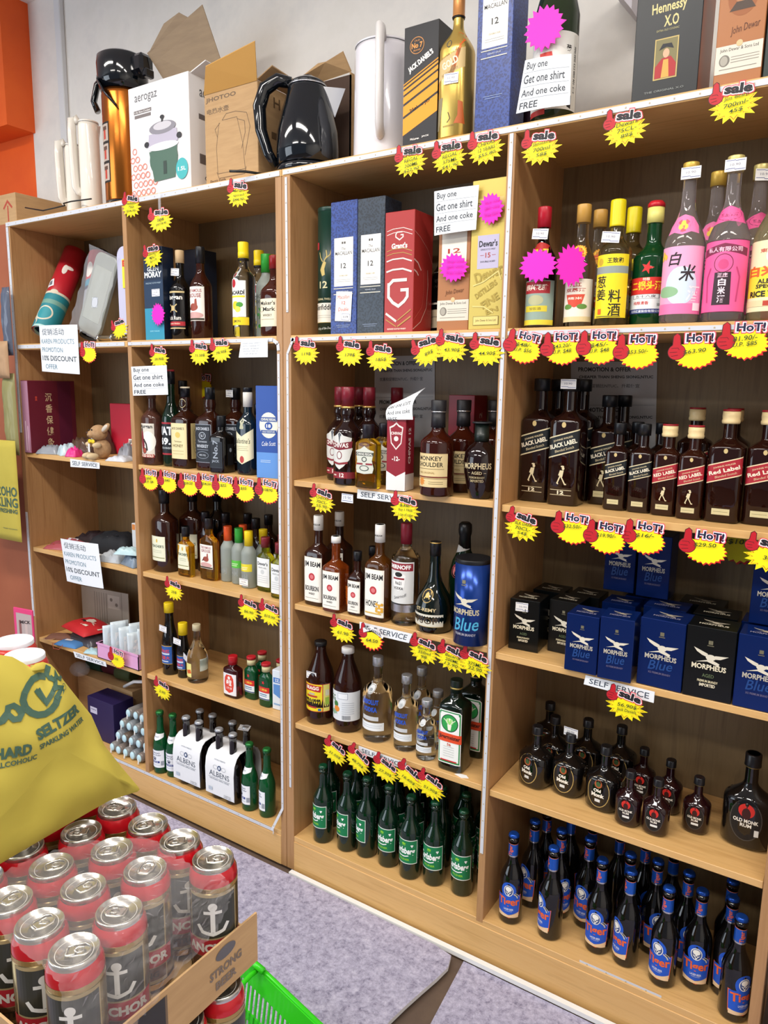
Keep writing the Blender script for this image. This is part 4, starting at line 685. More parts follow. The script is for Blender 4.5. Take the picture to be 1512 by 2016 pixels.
L = [
 # left unit, right bay
 ('black_rum', (0.8989, 0.075, 1.8394), 'A1', 'black rum bottle with a wood-coloured cap and black label, beside the navy gift box', 0, (-.006, -.017, .225, 0, .1)),
 ('grouse', (0.9977, 0.075, 1.8356), 'A1', 'whisky bottle with a red bird on its cream label and a black cap', 0, None),
 ('maker', [1.3495, .045], 'A1', 'amber whisky bottle with cream label cut off by the upright', 0, None),
 ('limon', (1.2114, 0.055, 1.8257), 'A1', 'clear rum bottle with yellow cap and lemon label, in front', 0, None),
 ('limon', (1.1569, 0.185, 1.8390), 'A1', 'clear yellow-capped bottle hidden behind the green-capped frosted one', .6, None),
 ('apple_frost', (1.2456, 0.105, 1.8287), 'A1', 'tall frosted bottle with a green cap beside the lemon rum', 0, None),
 ('limon', (1.1425, 0.27, 1.8469), 'A1', 'clear yellow-capped bottle at the far right back of the top compartment', .9, None),
 ('spiced_rum', (0.7523, 0.04629), 'A2', 'brown spiced rum bottle with a figure label, under the buy-one sheet', 0, None),
 ('vat', (0.849, 0.0606), 'A2', 'tall dark green whisky bottle with black and red label reading 69', 0, None),
 ('dark_back', (0.7887, 0.17, 1.4690), 'A2', 'dark bottle hidden behind the tall green 69 bottle', 0, None),
 ('tennessee_honey', (0.9261, 0.05707), 'A2', 'square whiskey bottle with cream honey label and cream cap top', .05, None),
 ('tennessee_black', (1.0431, 0.06013), 'A2', 'square whiskey bottle with black label and black cap', .05, None),
 ('tennessee_black', (1.0868, 0.12, 1.4820), 'A2', 'square black-capped whiskey bottle standing behind the small one', .12, (-.012, -.018, .258, -.3)),
 ('small_square', (1.1211, 0.03342), 'A2', 'small square dark whiskey bottle in front of the large ones', .12, None),
 ('grouse_flask_dark', (1.1232, 0.14, 1.4308), 'A2', 'small dark bottle half hidden behind the cream-label bottle', 0, None),
 ('ballan', (1.2248, 0.05001), 'A2', 'dark whisky bottle with cream chevron label and white neck', 0, None),
 ('teacher', (0.7761, 0.0755), 'A3', 'large dark brown whisky bottle with pale green label', 0, None),
 ('teacher', (0.8146, 0.15, 1.0537), 'A3', 'large dark bottle behind the small pale-green-label flask', .3, None),
 ('dark_back', (0.8533, 0.2, 1.0505), 'A3', 'large dark bottle at the back behind the red-rimmed caps', 0, None),
 ('teacher_flask', (0.9012, 0.06152), 'A3', 'small amber whisky flask with pale green label', 0, None),
 ('grouse_flask', (1.0042, 0.07699), 'A3', 'small amber whisky flask with a red bird on the label', 0, None),
 ('grouse_flask_dark', (0.8993, 0.15, 1.0066), 'A3', 'dark flask with red-rimmed cap, left of the row behind the bird flask', 0, None),
 ('grouse_flask_dark', (0.9675, 0.165, 0.994), 'A3', 'dark flask with red-rimmed cap between bird flask and orange cap', 0, None),
 ('grouse_flask_dark', (1.0169, 0.175, 0.999), 'A3', 'dark flask with black cap directly behind the orange-capped bottle', 0, None),
 ('grouse_flask_dark', (1.0749, 0.17, 1.0080), 'A3', 'dark flask with black cap behind the green-capped bottle', 0, None),
 ('grouse_flask_dark', (1.1104, 0.19, 1.0092), 'A3', 'dark flask with black cap, rightmost of the dark back row', 0, None),
 ('frost_orange', (1.0693, 0.1045), 'A3', 'small frosted bottle with orange cap, in the front row', 0, None),
 ('frost_green', (1.1229, 0.1026), 'A3', 'small frosted bottle with green cap', 0, None),
 ('frost_yellow', (1.1857, 0.08464), 'A3', 'small frosted bottle with yellow cap, in the front row', 0, (0, -.0272, .022)),
 ('frost_orange', (1.0985, 0.135, 0.9993), 'A3', 'small frosted bottle with orange cap, behind the green-capped one', 0, None),
 ('frost_yellow', (1.2042, 0.135, 0.9963), 'A3', 'small frosted bottle with yellow cap, behind the maroon-capped flask', 0, None),
 ('dewar_flask', (1.2640, 0.08304), 'A3', 'small yellow-green whisky flask with white label and maroon cap, in front', 0, None),
 ('dewar_flask', (1.2733, 0.125, 0.9906), 'A3', 'small whisky flask with maroon cap standing behind its twin', 0, None),
 ('dewar_flask', (1.3658, 0.045, 1.0208), 'A3', 'small white-label whisky flask cut off by the upright with the light strip', 0, None),
 ('sauce_tall', (0.7916, 0.06662), 'A4', 'tall black bottle with yellow cap and blue Chinese label', 0, (-.008, -.024, .178, 0, .08)),
 ('sauce_small', (0.8593, 0.07117), 'A4', 'shorter black bottle with yellow cap and blue Chinese label', 0, (-.008, -.022, .140, 0, .08)),
 ('clear_sake', (0.9291, 0.07432), 'A4', 'clear bottle with small yellow label beside the black bottles', 0, (-.026, -.034, .093, -.4, .1)),
 ('red_flask', (1.1359, 0.04878), 'A4', 'small dark red flask with red cap and red shield label', 0, None),
 ('star_flask', (1.1998, 0.07351), 'A4', 'small green flask with red cap beside the dark red flask', 0, None),
 ('star_flask', (1.1988, 0.13, 0.5499), 'A4', 'small green flask standing at the back between its twins', 0, None),
 ('star_flask', (1.2834, 0.05715), 'A4', 'small green flask with red cap nearest the shelf edge', 0, None),
 ('star_flask', (1.2992, 0.1, 0.5664), 'A4', 'small green flask behind the white and blue carton', 0, None),
 ('radler', (0.7484, 0.03665), 'Ab', 'green beer bottle with white labels at the left end of the bottom shelf', 0, None),
 ('radler', (0.815, 0.04663), 'Ab', 'green beer bottle with white labels half hidden by the left carrier pack', .2, None),
 ('radler', (1.2115, 0.04436), 'Ab', 'green beer bottle with white labels right of the carrier packs', -.5, None),
 ('radler', (1.2890, 0.04912), 'Ab', 'green beer bottle with white labels at the right end by the upright', -.8, None),
 # right unit, left bay
 ('chivas', (1.6313, 0.0394), 'B2', 'whisky bottle with maroon cap and silver crest label, in front', 0, None),
 ('chivas', (1.5482, 0.115, 1.4687), 'B2', 'maroon-capped whisky bottle behind, nearest the left side panel', 0, None),
 ('chivas', (1.5613, 0.2, 1.4657), 'B2', 'maroon-capped whisky bottle, middle of the back ones', 0, None),
 ('chivas', (1.6458, 0.13, 1.4725), 'B2', 'maroon-capped whisky bottle behind the small yellow flask', 0, None),
 ('chivas', (1.6877, 0.17, 1.4728), 'B2', 'maroon-capped whisky bottle just left of the curled paper sheet', 0, None),
 ('chivas_flask', (1.7270, 0.006335), 'B2', 'small yellow whisky flask with silver crest label and black cap', 0, None),
 ('chivas_flask', (1.7212, 0.1, 1.4325), 'B2', 'small flask with black cap behind the yellow one', 0, None),
 ('monkey', (1.9497, 0.009087), 'B2', 'amber malt whisky bottle with black cap and cream label, in front', 0, None),
 ('monkey', (1.9654, 0.125, 1.4450), 'B2', 'amber malt whisky bottle with black cap, standing behind', 0, None),
 ('monkey', (2.0110, 0.18, 1.4443), 'B2', 'black-capped malt whisky bottle at the back behind the pot-bellied bottle', 0, None),
 ('potbelly', (2.0661, 0.03426), 'B2', 'pot-bellied dark brandy bottle with flat disc cap', .2, None),
 ('bourbon', (1.5100, 0.05519), 'B3', 'large bourbon bottle with white cap at the left end', 0, None),
 ('bourbon', (1.5208, 0.15, 1.0566), 'B3', 'large white-capped bourbon bottle standing behind', 0, None),
 ('bourbon_mid', (1.5959, 0.03162), 'B3', 'medium amber bourbon bottle with plain white cap and pale label', 0, None),
 ('bourbon_small', (1.6721, 0.03746), 'B3', 'small bourbon bottle with black cap, in front', 0, None),
 ('bourbon_small', (1.6720, 0.12, 1.0517), 'B3', 'small black-capped bourbon bottle hidden behind the honey one', 0, None),
 ('bourbon_honey', (1.7510, 0.0382), 'B3', 'honey bourbon bottle with white cap and honeycomb label', 0, None),
 ('vodka_red', (1.8280, 0.05432), 'B3', 'clear vodka bottle with dark red cap and silver label', 0, None),
 ('brandy', (1.9279, 0.05297), 'B3', 'black long-necked brandy bottle with gold medallion and cream VSOP band', 0, None),
 ('sparkling', (1.9631, 0.12, 1.0504), 'B3', 'dark sparkling wine bottle with black foil neck, standing behind', 0, None),
 ('cider', (1.5021, 0.07607), 'B4', 'apple cider vinegar bottle with yellow and red label', 0, (-.006, -.0400, .163)),
 ('juice', (1.6077, 0.08128), 'B4', 'vinegar bottle with white cap and pale label beside the yellow-label one', 0, None),
 ('clear_big', (1.7227, 0.07997), 'B4', 'large clear vodka bottle with silver cap', 0, None),
 ('clear_mid', (1.8300, 0.07535), 'B4', 'medium clear vodka bottle with silver cap, in front', 0, None),
 ('clear_mid', (1.8362, 0.155, 0.614), 'B4', 'medium clear vodka bottle standing behind', 0, None),
 ('clear_small', (1.9117, 0.05739), 'B4', 'small clear vodka bottle with silver cap, in front', 0, None),
 ('clear_small', (1.9052, 0.135, 0.6072), 'B4', 'small clear vodka bottle behind, beside the green liqueur', 0, None),
 ('herbal', (2.0059, 0.05664), 'B4', 'square dark green herbal liqueur bottle with orange band and stag label', .02, None),
 ('herbal', (2.0152, 0.165, 0.6094), 'B4', 'square dark green liqueur bottle standing behind its twin', .02, None),
 # right unit, right bay
 ('huadiao', (2.1988, 0.06, 1.8124), 'C1', 'dark Chinese wine bottle with red cap and green-yellow label', 0, (-.002, -.019, .222, 0, .1)),
 ('jiujiang', (2.2927, 0.07, 1.8091), 'C1', 'clear rice spirit bottle with gold cap and orange seal, in front', 0, None),
 ('jiujiang', (2.3101, 0.14, 1.8152), 'C1', 'clear rice spirit bottle with gold cap, behind its twin', .5, None),
 ('scallion', (2.3765, 0.055, 1.8038), 'C1', 'cooking wine bottle with yellow cap and large black characters on yellow label', 0, (-.004, -.030, .196, .1, .1)),
 ('scallion', (2.4054, 0.13, 1.8098), 'C1', 'yellow-capped cooking wine bottle behind, its label hidden', .9, None),
 ('redstar', (2.4639, 0.055, 1.7998), 'C1', 'green spirit bottle with red star and red and white label', 0, None),
 ('rice_pink', (2.5357, 0.046, 1.7957), 'C1', 'rice wine bottle with pale pink landscape label', 0, (.004, -.018, .312)),
 ('rice_pink', (2.5782, 0.145, 1.8034), 'C1', 'rice wine bottle with bare gold cap, behind the two pink ones', 0, None),
 ('rice_rose', (2.6178, 0.044, 1.7918), 'C1', 'rice wine bottle with deep pink label and black panel', 0, (.002, -.018, .315)),
 ('rice_rose', (2.6564, 0.135, 1.7989), 'C1', 'rice wine bottle with white price sticker behind the deep pink one', .5, (.0, -.018, .312)),
 ('rice_gold', (2.7032, 0.05, 1.7885), 'C1', 'rice wine bottle with cream and yellow label at the right picture edge', 0, None),
 ('black_litre', (2.1783, 0.1388), 'C2', 'large black-label whisky bottle, left of the front pair', 0, None),
 ('black_litre', (2.2675, 0.1248), 'C2', 'large black-label whisky bottle with a white sticker on its cap', 0, (-.001, -.0225, .306)),
 ('black_litre', (2.1907, 0.245, 1.4507), 'C2', 'large black-capped whisky bottle behind the left one of the front pair', 0, None),
 ('black_litre', (2.2638, 0.235, 1.4555), 'C2', 'large black-capped whisky bottle behind the stickered one', 0, None),
 ('black_mid', (2.3466, 0.195, 1.4362), 'C2', 'medium black-label whisky bottle half hidden by the small ones', 0, None),
 ('black_mid', (2.3587, 0.285, 1.4306), 'C2', 'medium black-capped whisky bottle at the very back', 0, None),
 ('black_small', (2.4008, 0.1217), 'C2', 'small black-label whisky bottle, left of the front two', 0, None),
 ('black_small', (2.4593, 0.1208), 'C2', 'small black-label whisky bottle beside the small red-label one', 0, None),
 ('black_small', (2.4163, 0.215, 1.4000), 'C2', 'small black-capped whisky bottle behind the left small one', 0, None),
 ('black_small', (2.4690, 0.215, 1.4040), 'C2', 'small black-capped whisky bottle behind the first small red-label one', 0, None),
 ('red_small', (2.5172, 0.1135), 'C2', 'small red-label whisky bottle beside the small black ones', 0, None),
 ('red_small', (2.5763, 0.09976), 'C2', 'small red-label whisky bottle beside the large red-label one', 0, None),
 ('red_big', (2.5531, 0.225, 1.4475), 'C2', 'red-topped whisky bottle standing behind the small red-label ones', 0, None),
 ('red_big', (2.6379, 0.1085), 'C2', 'large red-label whisky bottle, second from the right edge', 0, None),
 ('red_big', (2.7054, 0.121), 'C2', 'large red-label whisky bottle at the right picture edge', 0, None),
 ('red_big', (2.6338, 0.255, 1.4505), 'C2', 'red-topped whisky bottle standing behind between the two large ones', 0, None),
 ('rum_oval', (2.2311, 0.1128), 'C4', 'round dark rum bottle with gold-ringed oval label, leftmost', -.25, None),
 ('rum_oval', (2.3227, 0.1234), 'C4', 'round dark rum bottle with oval label, middle of the front three', -.1, (-.002, -.0, .1722, 0, 0)),
 ('rum_oval', (2.4226, 0.1077), 'C4', 'round dark rum bottle with oval label, right of the front three', -.1, None),
 ('rum_oval', (2.2127, 0.28, 0.5045), 'C4', 'round dark rum bottle at the very back left', 0, None),
 ('rum_oval', (2.2492, 0.2, 0.5516), 'C4', 'round dark rum bottle second from the back left', 0, None),
 ('rum_oval', (2.3192, 0.23, 0.5599), 'C4', 'round dark rum bottle behind the middle oval-label one', 0, None),
 ('rum_oval', (2.3996, 0.245, 0.5473), 'C4', 'round dark rum bottle behind the right oval-label one', 0, None),
 ('rum_round', (2.4976, 0.0693), 'C4', 'small dark rum flask with red sun label, leftmost', 0, None),
 ('rum_round', (2.5654, 0.06931), 'C4', 'small dark rum flask with red sun label, nearest the edge', 0, None),
 ('rum_round', (2.6477, 0.135), 'C4', 'small dark rum flask standing apart on the right', 0, None),
 ('rum_round', (2.4968, 0.21, 0.52), 'C4', 'small dark rum flask behind the leftmost red-sun one', 0, None),
 ('rum_round', (2.5703, 0.185, 0.543), 'C4', 'small dark rum flask behind the one nearest the edge', 0, None),
 ('rum_flat', (2.7669, 0.1467), 'C4', 'large dark rum bottle with red sun label at the right end', 0, None),
 # on top
 ('goldwrap', (1.9559, 0.045, 2.3388), 'T', 'gold-wrapped whisky bottle standing on top of the unit', 0, (.006, -.0415, .135, 0, .04)),
 ('sake', (2.1995, 0.075, 2.3026), 'T', 'large dark sake bottle with a handwritten offer sheet and pink star on it', .1, None),
]
GRP = {'black_litre': 'large black-label whisky bottles', 'chivas': 'maroon-capped whisky bottles', 'rum_oval': 'round dark rum bottles', 'rum_round': 'small dark rum flasks', 'black_small': 'small black-label whisky bottles', 'red_big': 'large red-label whisky bottles', 'star_flask': 'small green flasks', 'radler': 'green bottles with white labels', 'grouse_flask_dark': 'dark flasks in the back row', 'monkey': 'amber malt whisky bottles', 'limon': 'yellow-capped clear bottles', 'bourbon': 'large bourbon bottles', 'dewar_flask': 'maroon-capped whisky flasks', 'red_small': 'small red-label whisky bottles', 'clear_mid': 'medium clear vodka bottles', 'clear_small': 'small clear vodka bottles', 'herbal': 'herbal liqueur bottles', 'jiujiang': 'gold-capped rice spirit bottles', 'scallion': 'yellow-capped cooking wine bottles', 'rice_rose': 'pink rice wine bottles', 'rice_pink': 'pink rice wine bottles', 'bourbon_small': 'small bourbon bottles', 'black_mid': 'medium black-label whisky bottles', 'chivas_flask': 'small crest-label flasks', 'tennessee_black': 'square black-label whiskey bottles', 'teacher': 'large dark whisky bottles', 'frost_orange': 'small frosted bottles', 'frost_green': 'small frosted bottles', 'frost_yellow': 'small frosted bottles'}
NM = lambda k: 'liquor_flask' if 'flask' in k else {'limon': 'rum_bottle', 'black_rum': 'rum_bottle', 'spiced_rum': 'rum_bottle', 'vodka_red': 'vodka_bottle', 'clear_big': 'vodka_bottle', 'clear_mid': 'vodka_bottle', 'clear_small': 'vodka_bottle', 'cider': 'vinegar_bottle', 'juice': 'vinegar_bottle', 'radler': 'beer_bottle', 'sake': 'sake_bottle', 'herbal': 'liqueur_bottle', 'brandy': 'brandy_bottle', 'potbelly': 'brandy_bottle', 'sauce_tall': 'sauce_bottle', 'sauce_small': 'sauce_bottle', 'sparkling': 'wine_bottle'}.get(k, 'rum_bottle' if k[:4] == 'rum_' else 'rice_wine_bottle' if k[:5] == 'rice_' else 'spirit_bottle' if k in ('huadiao', 'jiujiang', 'scallion', 'redstar', 'frost_orange', 'frost_green', 'frost_yellow', 'apple_frost', 'clear_sake') else 'whisky_bottle')
for k, q, zk, lab, rz, st in sorted(L, key=lambda r: (r[0] != 'rum_flat', r[1][1])):   # front rows keep their places, those behind make room
    nm = NM(k); put(k, q[:2], Z[zk], lab, GRP.get(k), rz, nm, nm.replace('_', ' '), st)
put('dewar', (1.8570, 0.185, 1.8402), Z['B1'], 'whisky bottle squeezed between the red box and the brown box', None, 0, 'whisky_bottle', 'whisky bottle')
# ---------------------------------------------------------------- cartons
def carton(name, label, pos, z, d, col, front=(), side=(), top=(), rz=0, group=None, cat='box', rough=.4, sidecol=None, metal=0, sticker=None, bev=.0012):
    x, y, w, h = pos
    if .1 < z < 2.1 and 0 < x < 2.83:
        e = abs(math.sin(rz))*d; bay = min(BAYS, key=lambda b: abs((b[0]+b[1])/2-x)); x = min(max(x, bay[0]+w/2*math.cos(rz)+(e if rz > 0 else 0)+.0008), bay[1]-w/2*math.cos(rz)-(e if rz < 0 else 0)-.0008)
    m = MB().box(-w/2, w/2, 0, d, .0006, h, col if not isinstance(col, str) else M(col, rough, metal), bev=bev)
    if sidecol: m.add([(w/2+.0002, .001, .002), (w/2+.0002, d-.001, .002), (w/2+.0002, d-.001, h-.001), (w/2+.0002, .001, h-.001)], [(0, 1, 2, 3)], M(sidecol, rough))
    m.art(front, FLAT()); m.art(side, SIDE(w/2+.0002, d/2)); m.art(top, lambda s, t, o: (s, d/2+t, h+o))
    t = obj(name, m.mesh(name), None, (x, y, z+.0007), rz); tag(t, label, cat, group)
    if sticker: obj('price_sticker', sticker_mesh(), t, sticker[:3], (0, 0, sticker[3] if len(sticker) > 3 else 0))
    return t
PB = (0.8153, 0.03, 0.0961, 0.3074)
carton('gift_box', 'tall navy single malt gift box with a pink star and a yellow promotion star', PB, Z['A1'], .05, '16263f', [('r', 0, PB[3]*.20, PB[2], PB[3]*.40, '2f8fb0'), ('r', 0, PB[3]*.5, PB[2], PB[3]*.3, '1b3350'), ('t', 0, PB[3]*.77, PB[2]*.6, .014, 'GLEN', 'e6eaec', 0, .03), ('t', 0, PB[3]*.71, PB[2]*.9, .020, 'MORAY', 'e6eaec', 0, .04), ('t', 0, PB[3]*.62, PB[2]*.8, .005, 'SINGLE MALT SCOTCH WHISKY', '9fb4c4'), ('t', 0, PB[3]*.10, PB[2]*.5, .004, 'SPEYSIDE', '9adcee')], sidecol='101c30', sticker=(.012, -.001, .158))
PB2 = (0.8111, 0.19, 0.1054, 0.3244)
carton('gift_box', 'dark navy gift box standing behind the rum and bird-label whisky', PB2, Z['A1'], .09, '121b2c', [('t', -PB2[2]*.3, PB2[3]*.85, .02, .03, 'Y', 'b9c2cc', .2, .03)])
Q = (1.3492, 0.012, 0.0798, 0.2862)
carton('gift_box', 'tall royal blue whisky gift box at the right end of its shelf', (Q[0]+.012, Q[1], .092, .286), Z['A2'], .07, '2a4f9e', [('r', 0, .040, .09, .080, '5f92d6'), ('r', 0, .1, .09, .04, '2a4f9e'), ('e', 0, .165, .033, .040, 'e8ead8'), ('r', 0, .183, .060, .014, '31539a'), ('t', 0, .183, .054, .008, 'CHIVAS REGAL', 'e8ead8', 0, .03), ('e', 0, .163, .014, .012, '2a4f9e'), ('t', 0, .163, .016, .011, '18', 'f4f4ee', 0, .03), ('r', 0, .145, .056, .010, '31539a'), ('t', 0, .145, .044, .005, 'GOLD SIGNATURE', 'e8ead8'), ('t', 0, .108, .050, .014, 'Colin Scott', 'eef2fa', .05, 0, .3), ('r', -.012, .055, .036, .0014, 'cfe2f6'), ('r', -.012, .050, .036, .0014, 'cfe2f6')], rz=.18)
tq = (1.3190, 0.04574)
carton('carton', 'small white and blue carton at the right end beside the green flasks', (tq[0]+.030, tq[1]+.004, .062, .140), Z['A4'], .05, 'dfe8f0', [('r', 0, .105, .052, .018, '3a78c4'), ('t', 0, .105, .04, .012, '江小', 'f2f6fa', 0, .03), ('p', [(-.026, .090), (.02, .092), (.024, .06), (.0, .044), (-.026, .056)], '5a8fd0'), ('r', 0, .02, .05, .006, '8ab0d8')], rz=.05)
# left bay of the right unit, first shelf
def tube_box(name, label, x, y, z, r, h, mat, items, lid=None, cat='canister'):
    P = [(0.0006, r), (h, r)]; t = thing(name, label, cat, (x, y, z)); obj('canister_body', MB().loft(P, mat, 48).mesh('canister_body'), t)
    obj('lid', MB().loft([(h, r*.99), (h+.001, r*1.01), (h+.010, r*1.01), (h+.012, r*.985)], lid or mat, 48).mesh('lid'), t)
    obj('label', MB().art(items, Wrap(P), .004).mesh('label'), t); return t
q = (1.5124, 0.06, 0.0738, 0.3502)
tube_box('canister', 'dark green single malt canister with a gold stag, at the left of its shelf', q[0]+.008, .105, Z['B1'], .041, q[3]+.004, M('12342a', .35), [('p', [(-.012, .19), (-.004, .205), (.002, .215), (.010, .21), (.004, .192), (.006, .176), (-.004, .172)], 'c9b26a'), ('l', [(.002, .213), (.012, .228), (.010, .245)], .003, 'c9b26a'), ('l', [(.006, .220), (.022, .232), (.026, .246)], .003, 'c9b26a'), ('l', [(-.002, .213), (-.010, .225), (-.014, .240)], .003, 'c9b26a'), ('t', 0, .148, .028, .020, '12', 'd8cfa0', 0, .02), ('t', 0, .107, .06, .006, 'ORIGINAL TWELVE', 'd8cfa0'), ('r', 0, .068, .11, .056, 'e4e0d2'), ('t', 0, .084, .084, .016, 'Glenfiddich', '26241f', 0, .02), ('r', 0, .060, .06, .001, 'a8a290'), ('r', 0, .054, .06, .001, 'a8a290'), ('r', 0, .040, .11, .0014, 'c9b26a'), ('t', .004, .022, .05, .009, 'Valley of the Deer', 'cfd6cc', .05, 0, .3), ('r', -.022, .258, .012, .02, 'b5303a')], M('163a30', .35))
def mac(col): return [('r', 0, .200, .066, .132, 'e9e6e0'), ('r', 0, .2, .062, .128, 'f1efea'), ('r', -.004, .252, .006, .006, '55504a'), ('r', .004, .252, .006, .006, '55504a'), ('t', 0, .236, .014, .007, 'The', '4a4642', 0, 0, .3), ('t', 0, .224, .058, .010, 'MACALLAN', '4a4642', 0, .005), ('t', 0, .190, .018, .014, '12', '2c2a28', 0, .01), ('t', 0, .163, .030, .004, 'DOUBLE CASK', 'b9a878'), ('r', 0, .152, .05, .0008, 'aaa69e'), ('r', 0, .147, .05, .0008, 'aaa69e'), ('r', 0, .128, .068, .002, 'e2dccb'), ('t', 0, .120, .036, .003, 'YEARS OLD', 'c9d0dc'), ('r', 0, .112, .068, .002, 'e2dccb'), ('r', 0, .026, .05, .001, '9aaccc'), ('r', 0, .021, .04, .001, '9aaccc')]
NAVY = tex('honeycomb_navy_card', ['22377a', '1a2a62', '2c4690'], (1, 1, 1), 190, rough=.35, kind='vor', pos=(.1, .6)); CHAR = tex('honeycomb_charcoal_card', ['252c36', '1a2028', '2f3a48'], (1, 1, 1), 190, rough=.35, kind='vor', pos=(.1, .6))
q = (1.6158, 0.035, 0.0912, 0.3638)
o = carton('gift_box', 'navy honeycomb gift box with a handwritten paper note taped on', q, Z['B1'], .08, NAVY, mac(0))
n = MB().art([('r', 0, 0, .056, .082, 'e8e6e0'), ('t', -.002, .026, .042, .010, 'Macallan', 'd8483c', .08, 0, .2), ('t', 0, .010, .012, .009, '12', 'd8483c'), ('t', 0, -.008, .036, .010, 'Double', 'd8483c', .05, 0, .2), ('r', .010, -.029, .028, .018, '56689a'), ('r', .010, -.029, .026, .016, 'eceef2'), ('t', .010, -.029, .016, .006, '119', '30303a')], FLAT()).mesh('paper_note')
obj('paper_note', n, o, (.002, -.002, .078), (0, .06, 0))
q = (1.7084, 0.035, 0.0904, 0.3622)
carton('gift_box', 'charcoal honeycomb gift box next to the navy one', q, Z['B1'], .085, CHAR, mac(1))
q = (1.8047, 0.03, 0.0924, 0.3153)
RB = 'a8322f'; GW = 'e9d9d2'
carton('gift_box', 'tall red gift box with a large white letter G', q, Z['B1'], .10, RB, [('l', [(-.012, .258), (-.012, .250), (0, .242), (.011, .249), (.011, .2545), (.003, .2545)], .0032, GW), ('l', [(-.012, .256), (-.008, .262), (.009, .262)], .0032, GW), ('t', 0, .227, .050, .015, "Grant's", 'f2ebe4', 0, .04)] +
 [('l', [(-.040, z0), (-.020, z0+.005), (.012, z0+.006), (.040, z0-.003)], w_, c_) for z0, w_, c_ in ((.256, .0016, GW), (.266, .0016, GW), (.214, .002, 'b58a4c'), (.203, .002, 'b58a4c'), (.188, .0035, GW), (.161, .0045, GW))] +
 [('l', [(-.032, .132), (-.032, .095), (-.018, .080), (.0, .070), (.018, .082), (.028, .094), (.028, .112), (.006, .112)], .0085, GW), ('l', [(-.032, .126), (-.018, .138), (.026, .138)], .0085, GW), ('l', [(-.04, .052), (-.006, .030)], .006, GW), ('l', [(-.04, .036), (-.006, .016)], .003, 'b58a4c'), ('l', [(-.002, .032), (.04, .060)], .003, 'b58a4c'), ('l', [(-.002, .016), (.04, .042)], .004, 'b58a4c'), ('t', -.004, .010, .06, .004, 'BLENDED SCOTCH WHISKY', 'f0dcd4', 0, .03)],
 [('l', [(-.05, .262), (-.02, .25), (.02, .225), (.048, .19)], .0016, 'c98a84'), ('l', [(-.05, .190), (-.03, .183), (-.012, .165)], .004, 'd8b4ac'), ('l', [(-.05, .163), (-.035, .158), (-.026, .150)], .004, 'd8b4ac'), ('l', [(.022, .17), (.026, .13), (.02, .07), (-.01, .03), (-.05, .008)], .0022, 'd8b4ac'), ('l', [(.0, .16), (.004, .11), (-.004, .07), (-.05, .03)], .0022, 'c0524a')], rough=.35)
q = (1.9711, 0.03, 0.0918, 0.2678)
BRN = 'a86f43'
JDW = lambda w: [('r', 0, .052, w, .052, 'd6d0c2'), ('t', 0, .069, w*.82, .008, 'John Dewar & Sons Ltd', '4a463e', 0, .01), ('e', -w*.3, .050, .010, .011, '77736a'), ('e', -w*.31, .050, .007, .009, 'a8a397'), ('r', w*.14, .055, w*.6, .001, '8a867a'), ('r', w*.14, .050, w*.6, .001, '8a867a'), ('r', w*.14, .045, w*.6, .001, '8a867a'), ('r', 0, .034, w*.8, .001, '8a867a'), ('e', 0, .079, .006, .006, 'd8b98a')]
o = carton('gift_box', 'brown whisky gift box with a buy-one sheet and a pink star taped on', q, Z['B1'], .085, BRN, JDW(q[2])+[('r', 0, .205, q[2]*.78, .085, 'e4dfd2'), ('t', 0, .2, q[2]*.4, .012, '12', 'a8382c', 0, .02), ('t', 0, .185, q[2]*.5, .006, 'The Ancestor', '4a463e', 0, 0, .2), ('t', 0, .176, q[2]*.6, .004, 'BLENDED SCOTCH WHISKY', '4a463e'), ('t', .004, .098, q[2]*.6, .014, 'John Dewar', '6e4426', .1, 0, .3)])
GOLD = M('c9b35e', .38, .45)
q = (2.0711, 0.02, 0.097, 0.3591)
gl = 'a8923e'; gh = 'ddcb7e'
carton('gift_box', 'embossed gold whisky gift box with a lilac label, beside the middle upright', q, Z['B1'], .085, GOLD,
 [('r', 0, .300, .074, .030, gh), ('t', 0, .302, .064, .008, 'DOUBLE AGED', '5c5026', 0, .02), ('t', 0, .291, .05, .004, 'FOR EXTRA SMOOTHNESS', '8a4a2c'), ('r', 0, .188, .058, .080, 'b8b2cc'), ('t', 0, .208, .050, .016, "Dewar's", '24222c', 0, .03), ('t', 0, .194, .040, .004, 'BLENDED SCOTCH WHISKY', '44424e'), ('t', 0, .180, .014, .012, '15', 'a8382c', 0, .02), ('r', -.016, .180, .010, .001, 'a8382c'), ('r', .016, .180, .010, .001, 'a8382c'), ('t', 0, .165, .04, .004, 'DOUBLE AGED', '44424e'),
  ('t', .004, .136, .078, .028, 'Dewar', gl, .32, .03), ('t', -.002, .098, .066, .014, 'DISTILLERS', gl, .55, .03), ('t', .010, .070, .052, .018, 'FINE', gl, .5, .03), ('t', .016, .046, .034, .012, 'EN', gl, .3, .03), ('l', [(-.038, .108), (-.01, .116), (.03, .140), (.038, .12)], .003, gh), ('l', [(-.038, .058), (-.006, .056), (.02, .04)], .003, gh),
  ('r', 0, .022, .070, .022, '6c5f2a'), ('r', 0, .022, .068, .020, gh), ('t', 0, .022, .056, .007, 'John Dewar & Sons Ltd', '5c5026', 0, .01)])
